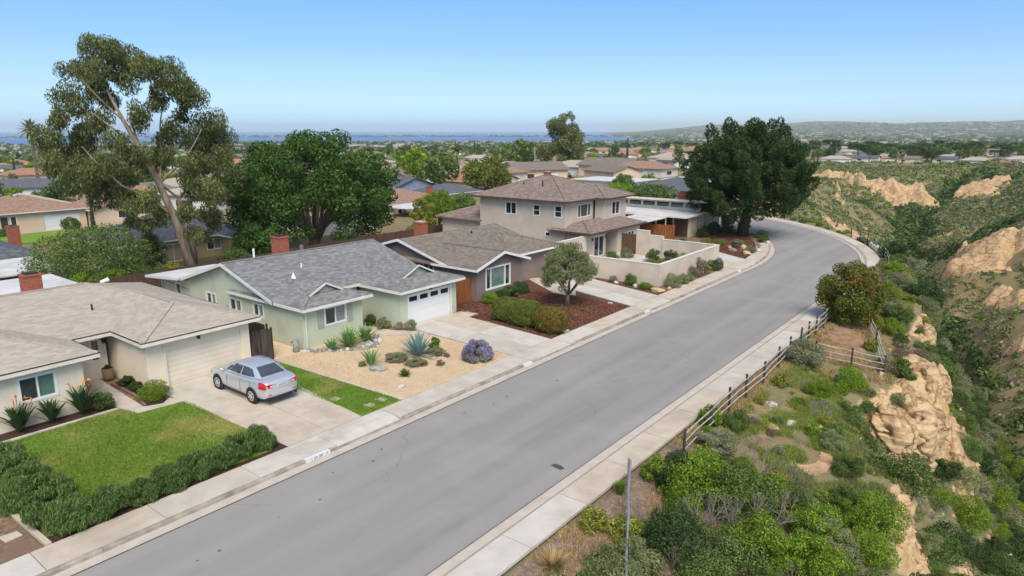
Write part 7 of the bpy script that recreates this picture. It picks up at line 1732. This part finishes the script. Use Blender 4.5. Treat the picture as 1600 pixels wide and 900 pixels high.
# ================================================================ NEIGHBOURS AND FAR COUNTRY
def simple_house(name, label, x0, x1, y0, y1, zg, ze, pitch, wall, roof, ridge=None, gable=False, wins=(), wins_y=(), doors=(), over=.5, cat='house', trim=None, chim=None, group=None, garage=None):
    t = thing(name, label, cat, ((x0 + x1) / 2, (y0 + y1) / 2, zg), group=group)
    W = MB(); panel(W, 'x', x1, y0, y1, zg - .4, ze, list(wins) + list(doors) + ([garage] if garage else [])); panel(W, 'y', y0, x0, x1 - .18, zg - .4, ze, wins_y, sgn=-1)
    panel(W, 'y', y1, x0, x1 - .18, zg - .4, ze, sgn=1); panel(W, 'x', x0, y0 + .18, y1 - .18, zg - .4, ze, sgn=-1)
    ax = ridge or ('y' if (y1 - y0) >= (x1 - x0) else 'x')
    if gable:
        mb, zr = gable_roof(x0 - over, x1 + over, y0 - over, y1 + over, ze + .1 - pitch * over * 0, pitch, .14, ax)
        if ax == 'x':
            yc = (y0 + y1) / 2; zt = zr - .16
            for xx in (x1,): W.add([(xx, y0, ze), (xx, y1, ze), (xx, yc, zt), (xx - .18, y0, ze), (xx - .18, y1, ze), (xx - .18, yc, zt)], [(0, 1, 2), (5, 4, 3), (0, 2, 5, 3), (1, 4, 5, 2)])
        else:
            xc = (x0 + x1) / 2; zt = zr - .16
            W.add([(x0, y0, ze), (x1, y0, ze), (xc, y0, zt), (x0, y0 + .18, ze), (x1, y0 + .18, ze), (xc, y0 + .18, zt)], [(0, 1, 2), (5, 4, 3), (0, 2, 5, 3), (1, 4, 5, 2)])
    else: mb, a, c = hip_roof(x0 - over, x1 + over, y0 - over, y1 + over, ze + .1, pitch, .14, ax)
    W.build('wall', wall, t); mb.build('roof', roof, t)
    eave_ring(t, x0 - over, x1 + over, y0 - over, y1 + over, ze + .1, trim or M['trimwhite'], .16, .05, 'Xy' if not gable else ('X' if ax == 'y' else 'y'))
    for o in wins: window(t, 'x', x1, *o, ['pane_dk', 'pane_gy'] if (o[1] - o[0]) > .9 else ['pane_dk'], fw=.06)
    for o in wins_y: window(t, 'y', y0, *o, ['pane_dk', 'pane_gy'], -1, fw=.06)
    for o in doors: MB().box(x1 - .12, x1 - .06, o[0], o[1], o[2], o[3]).build('door', M['doorbrown'], t)
    if garage: garage_door(t, x1, *garage, M['white'])
    if chim: chimney(t, *chim)
    return t
zt = -1.2
h = simple_house('house', 'tan stucco house with grey hip roof behind eucalyptus trunk', -79.5, -69.2, 27.5, 42.0, zt, 1.2, .3, M['tan'], M['roof_dk'], 'y', wins=[(36.3, 37.9, -.3, .8), (38.7, 39.3, 0, .8), (40.3, 41.3, 0, .8)], doors=[], wins_y=[(-72.5, -71.0, -.2, .8)])
window(h, 'x', -69.19, 31.6, 33.9, -1.0, .85, ['pane_gr', 'pane_dk'], fw=.08, name='sliding_door')
mb, a, c = hip_roof(-72, -66.2, 37.4, 43.6, 1.28, .28, .14, 'x'); mb.build('roof', M['roof_dk'], h); q = MB(); panel(q, 'x', -66.9, 37.9, 43.1, zt - .3, 1.2, [(39.0, 39.6, -.1, .7), (41.0, 42.0, -.1, .7)]); panel(q, 'y', 37.9, -69.0, -67.08, zt - .3, 1.2, sgn=-1); q.build('wall', M['tan'], h)
window(h, 'x', -66.9, 39.0, 39.6, -.1, .7, ['pane_dk'], fw=.05); window(h, 'x', -66.9, 41.0, 42.0, -.1, .7, ['pane_dk', 'pane_gy'], fw=.05); eave_ring(h, -72, -66.2, 37.4, 43.6, 1.27, M['trimwhite'], .15, .05, 'Xy')
q = MB(); panel(q, 'x', -68.6, 27.9, 30.2, zt - .3, 1.0); q.build('wall', M['tan'], h); MB().box(-72, -67.6, 27.2, 30.6, 1.02, 1.16).build('flat_roof', M['membrane'], h); pipe(h, -73.0, 31.0, 2.2, 2.9, .1, M['white'])
h = simple_house('house', 'cream ranch house with brown roof and white garage door across back street', -119, -108.5, 20.5, 39.5, -1.5, 1.2, .3, M['peach'], M['roof_br'], 'y', wins=[(26.5, 28.6, -.6, .8), (30.3, 31.0, -.8, .8)], doors=[(29.2, 30.0, -1.4, .8)], garage=(34.2, 38.6, -1.45, .65))
h = simple_house('house', 'peach gable wing with white window right of the dark cypress', -116, -107.0, 39.8, 47.0, -1.5, .9, .28, M['peach'], M['roof_br'], 'x', True, wins=[(43.2, 45.2, -.5, .6)])
h = simple_house('house', 'grey roofed house with white patio cover at the left edge', -84, -70.5, 6.0, 21.5, -1.2, 1.1, .28, M['pale_wall'], M['roof_dk'], 'y', wins=[(12, 14, -.6, .7), (16, 18, -.6, .7)], chim=(-79.6, 22.3, .9, .9, .4, 2.9))
MB().box(-70.2, -62.2, 7.0, 20.6, 1.02, 1.14).build('patio_roof', M['membrane'], h)
for y_ in (8, 12, 16, 20.2): MB().box(-62.6, -62.45, y_ - .07, y_ + .07, -1.2, 1.02).build('patio_post', M['white'], h)
for x_, y_ in ((-75, 17), (-75, 19.2), (-76.5, 16.5)): MB().box(x_ - .12, x_ + .12, y_ - .12, y_ + .12, 1.6, 2.45).build('roof_vent', M['metal_dk'], h)
h = simple_house('house', 'white walled house half hidden behind the ficus trunk', -84, -73, 54, 63, -1.2, 1.3, .25, M['trimwhite'], M['roof_br'], 'y', wins=[(57, 58, -.4, .7)])
h = simple_house('house', 'brown roofed house with white oval patio cover and brick chimney', -96, -84, 74, 89, -2.2, .2, .28, M['peach'], M['roof_br'], 'y', wins=[(77, 79, -1.6, -.3)], chim=(-86.5, 87.0, .9, .9, -.2, 2.2))
q = MB(); q.prism([(-83.3 + 3.4 * (1 + math.cos(a)), 77.5 + 4.6 * math.sin(a)) for a in np.linspace(0, 6.0, 16)], .1, .25); q.build('patio_roof', M['membrane'], h)
for a_ in (74.5, 80.5): MB().box(-77.6, -77.45, a_, a_ + .15, -2.2, .1).build('patio_post', M['white'], h)
simple_house('house', 'blue grey gabled house behind the ficus crown', -128, -114, 104, 116, -3.2, -.4, .3, M['blue_wall'], M['roof_dk'], 'x', True, wins=[(108, 110, -2.6, -1.3)])
simple_house('house', 'grey roofed house behind the bright green tree', -106, -96, 101, 112, -2.8, -.6, .3, M['pale_wall'], M['roof_dk'], 'y', wins=[(104, 106, -2.2, -1.2)])
simple_house('house', 'terracotta roofed gable house near brown round bush', -128, -112, 130, 146, -3.4, -.6, .32, M['peach'], M['roof_tc'], 'x', True, wins=[(136, 138, -2.6, -1.5)])
simple_house('house', 'white flat roofed house behind two storey roof', -92, -76, 142, 154, -2.4, .4, .03, M['trimwhite'], M['membrane'], 'y', wins=[(145, 148, -1.4, -.3)])
simple_house('house', 'second white flat roofed house beside green hedge', -72, -60, 150, 160, -2.4, .8, .03, M['trimwhite'], M['membrane'], 'y', wins=[(153, 156, -1.2, 0)])
simple_house('house', 'dark grey roofed house behind the modern house chimney', -66, -48, 116, 134, -1.8, .8, .25, M['pale_wall'], M['roof_dk'], 'y', wins=[(120, 123, -1.0, .3)])
simple_house('house', 'grey roofed house partly behind two storey house', -88, -74, 112, 124, -2.2, .3, .25, M['pale_wall'], M['roof3'], 'y')
sheet('lawn', [(-106, 24), (-97, 24), (-97, 38), (-106, 38)], gz(-101, 31) + .25, M['lawn2'], .8, label='green lawn before the cream ranch house', cat='lawn', **S)
board_fence('board_fence', 'brown back yard fence behind cream and sage houses', 'fence', (-53.2, 10), (-53.6, 34), 1.7, M['fence_br'], .26, -.25)
board_fence('board_fence', 'brown back yard fence behind taupe house near ficus', 'fence', (-53.6, 34.3), (-54.2, 58), 1.8, M['fence_br'], .26, -.25)
board_fence('board_fence', 'dark fence below the white patio cover at left edge', 'fence', (-60.5, 8), (-60.3, 24), 1.3, M['darkwood'], .3, -1.0)

# ---- tree kinds for the distance
def tree_tpl(kind, seed):
    rg = random.Random(seed); tk = MB()
    if kind == 'round': bl = dome_blobs(1, 1, .8, 26, .3, 1.05, -.7, seed, .7); tk.tube([(0, 0, -.3), (0, 0, .9)], [.09, .06], 6); mt, n, s = 'mid', 1500, .085
    elif kind == 'dark': bl = dome_blobs(.9, .9, .9, 24, .3, 1.15, -.7, seed, .65); tk.tube([(0, 0, -.3), (0, 0, .9)], [.09, .06], 6); mt, n, s = 'dark', 1500, .085
    elif kind == 'tall': bl = [(rg.uniform(-.5, .5), rg.uniform(-.5, .5), rg.uniform(.9, 2.6), .3, .3, .34) for _ in range(22)]; tk.tube([(0, 0, -.3), (.05, 0, 1.2), (0, .05, 2.2)], [.08, .06, .03], 6); mt, n, s = 'euc', 1500, .085
    elif kind == 'light': bl = dome_blobs(1, 1, .7, 24, .28, .85, -.7, seed, .65); tk.tube([(0, 0, -.3), (0, 0, .7)], [.08, .05], 6); mt, n, s = 'bright', 1500, .085
    elif kind == 'cypress': bl = [(0, 0, .2 + k * .22, .17 * (1 - k / 15) + .03, .17 * (1 - k / 15) + .03, .2) for k in range(12)]; tk.tube([(0, 0, -.3), (0, 0, .5)], .04, 6); mt, n, s = 'dark', 1600, .05
    elif kind == 'umbrella': bl = dome_blobs(1.1, 1.1, .35, 22, .25, 1.75, -.3, seed, .6); tk.tube([(0, 0, -.3), (.1, 0, .9), (.05, 0, 1.6)], [.09, .07, .05], 6); mt, n, s = 'pine', 1300, .08
    return (tk.mesh('trunk'), foliage('crown', bl, n, s, s * .6, LM[mt], .55, .55, .7))
TT = {k: [tree_tpl(k, s) for s in (1, 2, 3)] for k in ('round', 'dark', 'tall', 'light', 'cypress', 'umbrella')}
for k in TT:
    for a, c in TT[k]: a.materials.append(M['bark'])
def far_tree(kind, x, y, s, label, z=None, group=None, name='tree', sz=None):
    tk, cr = TT[kind][prn.randrange(3)]; z = gz(x, y) if z is None else z
    t = thing(name, label, 'tree', (x, y, z), prn.uniform(0, 6.28), group); t.scale = (s, s, sz or s)
    put('trunk', tk, None, t); put('crown', cr, None, t); return t
def fine_tree(name, label, x, y, rx, rz, zc, mat, n, leaf, z=None, trunk=True, seed=3, lobes=60, rb=None):
    z = gz(x, y) if z is None else z; t = thing(name, label, 'tree', (x, y, z)); rb = rb or rx * .26
    if trunk: q = MB(); q.tube([(0, 0, -.3), (0, 0, zc * .9)], [.25, .12], 7); put('trunk', q.mesh('trunk'), M['bark'], t)
    put('crown', foliage('crown', dome_blobs(rx, rx, rz, lobes, rb, zc, -.8, seed, .68), n, leaf, leaf * .55, LM[mat], .55, .55, .7), None, t); return t
fine_tree('laurel_tree', 'wide rounded green tree behind the cream house', -59.0, 21.2, 4.4, 3.0, 2.4, 'mid', 46000, .085, seed=31, lobes=90)
fine_tree('small_tree', 'bright yellow green bushy tree before the wide rounded tree', -55.2, 19.2, 1.5, 1.1, .9, 'bright', 7000, .08, seed=32); fine_tree('small_tree', 'bright green bushy tree right of its twin behind cream roof', -55.4, 21.4, 1.6, 1.2, .9, 'bright', 7000, .08, seed=33); fine_tree('small_tree', 'dark green bush behind the cream house ridge', -55.6, 24.0, 1.6, 1.1, .9, 'mid', 7000, .08, seed=34)
fine_tree('young_conifer', 'feathery young conifer left of eucalyptus trunk', -60.2, 26.6, 1.3, 2.2, 2.1, 'olive', 8000, .1, seed=35); fine_tree('small_tree', 'yellow green shrub at foot of the eucalyptus', -58.5, 27.4, 1.0, .8, .7, 'yell', 4000, .08, seed=36); fine_tree('small_tree', 'dark shrub right of eucalyptus foot', -57.0, 32.4, 1.6, 1.3, 1.0, 'mid', 5000, .09, seed=37)
fine_tree('dense_tree', 'very dark dense tree under the left side of ficus', -60.5, 37.2, 2.6, 2.4, 2.0, 'ficus', 14000, .12, seed=38)
fine_tree('bright_tree', 'bright green tree behind the taupe house roof', -62.5, 64.5, 2.6, 2.5, 2.6, 'bright', 16000, .12, seed=39); fine_tree('dense_tree', 'green tree beside bright tree and two storey house', -61.5, 68.0, 2.4, 2.2, 2.3, 'mid', 12000, .12, seed=40); fine_tree('yellow_tree', 'yellow green slender tree near the brick chimney', -61.0, 60.2, 1.7, 2.4, 2.4, 'yell', 9000, .1, seed=41)
fine_tree('small_tree', 'yellow green shrubs along fence behind ficus', -57.5, 56.0, 1.6, 1.0, .9, 'yell', 5000, .09, seed=42)
far_tree('cypress', -103.5, 38.4, 1.7, 'narrow dark cypress before the cream ranch house', sz=2.0, name='cypress_tree')
for i in range(5): fine_tree('hedge_bush', 'clipped hedge bush in the row before cream ranch house', -105.8, 22.5 + i * 1.5, 1.1, .8, .5, 'mid', 2500, .1, trunk=False, seed=50 + i)['group'] = 'ranch house hedge'
fine_tree('small_tree', 'round bush between garage and cypress', -106.2, 36.6, 1.3, 1.1, .9, 'mid', 3500, .1, seed=56)
fine_tree('round_shrub', 'large round brownish bush near terracotta gable', -104, 124, 6.0, 4.6, 3.4, 'hedge', 9000, .3, seed=57); far_tree('round', -150, 196, 7.5, 'round dark green tree beside the distant eucalyptus'); far_tree('round', -112, 116, 5.0, 'green tree before the grey roofed valley house'); far_tree('light', -132, 128, 7.0, 'pale willow like tree in the valley'); far_tree('light', -124, 122, 5.0, 'second pale willow like tree in the valley')
t = thing('eucalyptus_tree', 'distant tall eucalyptus standing above the valley', 'tree', (-158, 237, gz(-158, 237)))
bl = [(prn.uniform(-7, 7) * (1 - abs(h_ - 11) / 24), prn.uniform(-7, 7) * (1 - abs(h_ - 11) / 24), h_, 2.3, 2.3, 2.4) for h_ in np.linspace(4, 19, 44)] + [(-1, 0, 21, 2, 2, 2), (1.5, 1, 22.3, 1.6, 1.6, 1.5), (3.5, 0, 21, 1.4, 1.4, 1.4), (-4, -1, 18, 2, 2, 1.8)]
put('crown', foliage('crown', bl, 16000, .45, .16, LM['euc'], .6, .45, .6), None, t); q = MB(); q.tube([(0, 0, -.5), (0, 0, 20)], [.6, .2], 7); put('trunk', q.mesh('trunk'), M['bark_euc'], t)
def palm(x, y, hgt, label, s=1.0):
    t = thing('palm_tree', label, 'palm', (x, y, gz(x, y))); q = MB(); q.tube([(0, 0, -.5), (.1, 0, hgt * .5), (0, 0, hgt)], [.4 * s, .3 * s, .25 * s], 7); put('trunk', q.mesh('trunk'), M['bark'], t)
    me = blade_mesh('frond', 3.6 * s, .42 * s, .55, 'olive', .3)
    for i in range(40):
        o = put('frond', me, None, t, (0, 0, hgt)); o.rotation_euler = (0, -R(75 - 125 * (i / 40)), i * 2.4)
palm(-292, 92, 19.5, 'tall fan palm on the skyline at the far left', 1.5); palm(-165, 180, 9.5, 'fan palm in the valley left of distant eucalyptus', 1.1); palm(-118, 122.5, 7.0, 'slim yellowish palm behind the ficus', .8); palm(-170, 60, 8.0, 'low palm with drooping fronds left of eucalyptus', 1.6)
q = thing('street_lamp', 'pale street lamp post in the valley behind the ficus', 'street lamp', (-140, 142, gz(-140, 142))); m_ = MB(); m_.tube([(0, 0, 0), (0, 0, 7.5), (-.4, -.3, 8.2), (-1.8, -1.4, 8.4)], [.12, .09, .08, .06], 6); put('pole', m_.mesh('pole'), M['white'], q); m_ = MB(); m_.box(-2.5, -1.7, -1.8, -1.2, 8.3, 8.5); put('lamp_head', m_.mesh('lamp_head'), M['white'], q)
for i, (x, y, h_, lb) in enumerate([(-150, 53, 8.5, 'wooden utility pole at far left behind the ranch house'), (-135, 185, 10, 'slim pole beside distant eucalyptus')]):
    q = thing('utility_pole', lb, 'utility pole', (x, y, gz(x, y))); m_ = MB(); m_.tube([(0, 0, 0), (0, 0, h_)], .14, 6); put('pole', m_.mesh('pole'), M['railw'], q); m_ = MB(); m_.box(-.9, .9, -.06, .06, h_ - .8, h_ - .6); put('crossarm', m_.mesh('crossarm'), M['railw'], q)
for x, y, rz, lb in ((-176, 62, .6, 'distant pale car parked before dark roof at far left'), (-172, 76, 2.2, 'second distant pale car among trees at far left')):
    c = copy_tree(car); c.location = (x, y, gz(x, y) + .02); c.rotation_euler = (0, 0, rz); c.scale = (1.3,) * 3; c['label'] = lb
fine_tree('hedge_bush', 'long clipped bright hedge behind modern house roof, left part', -62, 112, 4.5, 1.6, 1.6, 'bright', 7000, .2, trunk=False, seed=61); fine_tree('hedge_bush', 'long clipped bright hedge behind modern house roof, right part', -55, 110, 4.5, 1.6, 1.5, 'mid', 7000, .2, trunk=False, seed=62); fine_tree('small_tree', 'small dark tree above the clipped hedge', -66, 120, 2.6, 2.4, 2.4, 'mid', 4000, .2, seed=63)

# ---- valley and mesa houses: one kind per roof colour, copied
def far_house_tpl(wall, roof, L, W_, hgt, gable):
    t = bpy.data.objects.new('far_house', None); q = MB()
    panel(q, 'x', W_ / 2, -L / 2, L / 2, -2, hgt, [(-L * .32, -L * .16, .9, 2.0), (L * .08, L * .3, .2, 2.1)]); panel(q, 'y', -L / 2, -W_ / 2, W_ / 2 - .18, -2, hgt, [(-W_ * .2, W_ * .1, .9, 2.0)], sgn=-1); panel(q, 'y', L / 2, -W_ / 2, W_ / 2 - .18, -2, hgt, sgn=1); panel(q, 'x', -W_ / 2, -L / 2 + .18, L / 2 - .18, -2, hgt, sgn=-1)
    if gable:
        zt_ = hgt + .1 + .3 * (W_ / 2 + .6) - .25
        for e_ in (-1, 1): q.add([(-W_ / 2, e_ * L / 2, hgt), (W_ / 2, e_ * L / 2, hgt), (0, e_ * L / 2, zt_), (-W_ / 2, e_ * (L / 2 - .18), hgt), (W_ / 2, e_ * (L / 2 - .18), hgt), (0, e_ * (L / 2 - .18), zt_)], [(0, 1, 2), (5, 4, 3), (0, 2, 5, 3), (1, 4, 5, 2)])
    ws = q.mesh('wall'); ws.materials.append(wall)
    if gable: mb, zr = gable_roof(-W_ / 2 - .6, W_ / 2 + .6, -L / 2 - .6, L / 2 + .6, hgt + .1, .3, .2, 'y')
    else: mb, a, c = hip_roof(-W_ / 2 - .6, W_ / 2 + .6, -L / 2 - .6, L / 2 + .6, hgt + .1, .32, .2, 'y')
    rs = mb.mesh('roof'); rs.materials.append(roof); out = [('wall', ws), ('roof', rs)]
    for (p, r_, s_, u, ax) in ((-L * .32, -L * .16, .9, 2.0, 'x'), (L * .08, L * .3, .2, 2.1, 'x'), (-W_ * .2, W_ * .1, .9, 2.0, 'y')):
        b_ = MB()
        if ax == 'x': b_.box(W_ / 2 - .12, W_ / 2 - .06, p, r_, s_, u)
        else: b_.box(p, r_, -L / 2 + .06, -L / 2 + .12, s_, u)
        m2 = b_.mesh('window'); m2.materials.append(M['pane_dk'] if ax == 'y' or p < 0 else M['white']); out.append(('window' if ax == 'y' or p < 0 else 'garage_door', m2))
    bpy.data.objects.remove(t); return out
FT = [('terracotta', far_house_tpl(M['peach'], M['roof_tc'], 16, 11, 3.0, False)), ('brown', far_house_tpl(M['pale_wall'], M['roof_br'], 17, 11, 2.8, False)), ('grey', far_house_tpl(M['trimwhite'], M['roof_dk'], 16, 10, 2.8, True)), ('tan', far_house_tpl(M['peach'], M['roof3'], 15, 11, 3.0, True)), ('white', far_house_tpl(M['trimwhite'], M['roof1'], 18, 11, 2.9, False))]
def far_house(i, x, y, s, label, group, rz=None, parts=True):
    t = thing('house', label, 'house', (x, y, gz(x, y) - .1), prn.choice((0, .4, -.5, 1.57, 1.2)) if rz is None else rz, group); t.scale = (s, s, s)
    for n_, me in FT[i][1][:5 if parts else 2]: put(n_, me, None, t)
AZ0 = 38.0
def polar(px, r): a = math.radians(AZ0) - math.atan((px - 800) / 1066.7 * 1.0); return (-r * math.sin(a), r * math.cos(a))
spots = []; frg = random.Random(77)
NOT_IN = [(-160, 240, 20), (-104, 124, 10)]
def clear(x, y, d): return all((x - p[0]) ** 2 + (y - p[1]) ** 2 > (d + p[2]) ** 2 for p in spots + NOT_IN) and not (inside(np.array([x]), np.array([y]), RIMP)[0])
cnt = 0; tr = 0
while cnt < 190 and tr < 9000:
    tr += 1; px = frg.uniform(-20, 1120); r = 140 + 1250 * frg.random() ** 1.5; x, y = polar(px, r)
    if r < 190 and px > 560: continue
    if -110 < x and y < 160: continue
    if not clear(x, y, 6 + r * .005): continue
    spots.append((x, y, 8)); cnt += 1; i = frg.randrange(5); far = r > 600
    far_house(i, x, y, frg.uniform(.85, 1.2), f'{FT[i][0]} roofed house {"far out in the hazy valley town" if far else "in the valley suburb below the ridge"}', f'{FT[i][0]} roofed valley houses {"far" if far else "near"}', parts=r < 800)
for k in range(46):
    px = frg.uniform(1255, 1600); r = frg.choice((frg.uniform(395, 450), frg.uniform(450, 700))); x, y = polar(px, r)
    if not clear(x, y, 7): continue
    spots.append((x, y, 7)); i = frg.choice((1, 2, 3, 4, 4)); far_house(i, x, y, frg.uniform(.62, .85), f'{FT[i][0]} roofed house on the mesa beyond the canyon', f'{FT[i][0]} roofed mesa houses', rz=frg.choice((-1.57, -1.3, -1.8)))
for k in range(60):
    px = frg.uniform(930, 1100); r = frg.uniform(480, 700); x, y = polar(px, r)
    if not clear(x, y, 8) or k > 22: continue
    spots.append((x, y, 8)); i = frg.choice((0, 0, 3)); far_house(i, x, y, frg.uniform(.9, 1.1), f'{FT[i][0]} roofed house in the row left of the pine', f'{FT[i][0]} roofed row houses', rz=-1.2)
# ---- trees one can tell apart out to about a kilometre
TN = {'round': 'round green tree', 'dark': 'dark dense tree', 'tall': 'tall slim eucalyptus', 'light': 'light green tree', 'umbrella': 'flat topped pine', 'cypress': 'narrow cypress'}
cnt = 0; tr = 0
while cnt < 235 and tr < 9000:
    tr += 1; px = frg.uniform(-20, 1120); r = 125 + 900 * frg.random() ** 1.5; x, y = polar(px, r)
    if r < 200 and px > 620: continue
    if -112 < x and y < 150: continue
    if not clear(x, y, 1.2): continue
    spots.append((x, y, 2.5)); cnt += 1; k = frg.choices(['round', 'dark', 'tall', 'light', 'umbrella', 'cypress'], [4, 2.4, 2, 4, 1, .8])[0]
    far_tree(k, x, y, frg.uniform(2.0, 3.9) * (1 if r < 400 else 1.35), TN[k] + ' among the valley houses', group=TN[k].replace('eucalyptus', 'eucalypt') + 's in the valley')
for k in range(120):
    px = frg.uniform(1245, 1610); r = frg.uniform(392, 720); x, y = polar(px, r)
    if not clear(x, y, 1.5): continue
    kk = frg.choices(['round', 'dark', 'tall', 'umbrella'], [3, 4, 1, 2])[0]; far_tree(kk, x, y, frg.uniform(2.6, 5.0), TN[kk] + ' among the mesa houses', group=TN[kk].replace('eucalyptus', 'eucalypt') + 's on the mesa')

# ---- wooded country beyond: one cover per leaf colour
rg = np.random.default_rng(5)
def polarv(px, r): a = math.radians(AZ0) - np.arctan((px - 800) / 1066.7); return -r * np.sin(a), r * np.cos(a)
pxs = rg.uniform(-60, 1680, 10000); r = 750 + np.where(pxs < 1050, 5600, 9500) * rg.random(10000) ** 1.6; x, y = polarv(pxs, r); z = gzv(x, y)
m_ = (z > -37.6) & ((fbm(x / 260.0, y / 260.0, 2, 8) > .38) | (rg.random(10000) > .7))
P_ = np.stack([x, y, z + 1.0, rg.uniform(3.5, 7.0, 10000) * (1 + r / 5000)], -1)[m_]
cover('far_woods', '@ trees of the far wooded country', P_, 13, ['dark', 'mid', 'dark', 'olive'], .6)
x, y = polarv(rg.uniform(-40, 1120, 2600), 150 + 650 * rg.random(2600)); m_ = ~((x > -112) & (y < 150)); x2, y2 = polarv(rg.uniform(1100, 1640, 900), rg.uniform(150, 760, 900))
x = np.concatenate([x[m_], x2]); y = np.concatenate([y[m_], y2]); m_ = ~inside(x, y, RIMP); x, y = x[m_], y[m_]
P_ = np.stack([x, y, gzv(x, y), rg.uniform(.6, 1.6, len(x))], -1)
cover('garden_scrub', '@ garden shrubs between the far houses', P_, 18, ['mid', 'dark', 'olive', 'bright'], .45)
# far roofs too small to pick apart
Q = MB()
for k in range(1500):
    px = rg.uniform(-40, 1660); r = 1300 + (4500 if px < 1050 else 9500) * rg.random() ** 1.2; x, y = polar(px, r); z = gz(x, y)
    if z < -37.6: continue
    s = rg.uniform(5, 11) * (1 + r / 5000); hh = rg.uniform(3, 6); Q.box(x - s, x + s, y - s * .7, y + s * .7, z - 2, z + hh)
o = Q.build('far_town', surf('far_town_wall', alb((206, 196, 184)), alb((228, 222, 214)), .01, .9, alb((190, 160, 138)), .006, .5, .55, bmp=0)); tag(o, 'pale buildings of the far town on the plain', 'town', kind='stuff')

# ---- air
HZ = MB(); HZ.box(-62000, 62000, -62000, 62000, -62.5, 235.0)
hm = bpy.data.materials.new('haze_air'); hm.use_nodes = True; nt = hm.node_tree; nt.nodes.clear()
ho = nt.nodes.new('ShaderNodeOutputMaterial'); hv = nt.nodes.new('ShaderNodeVolumePrincipled'); hv.inputs['Color'].default_value = (.89, .97, .96, 1); hv.inputs['Density'].default_value = 0.00007; hv.inputs['Anisotropy'].default_value = 0.1
nt.links.new(hv.outputs[0], ho.inputs['Volume'])
o = HZ.build('haze', hm); tag(o, 'pale blue haze in the air', 'haze', kind='stuff')
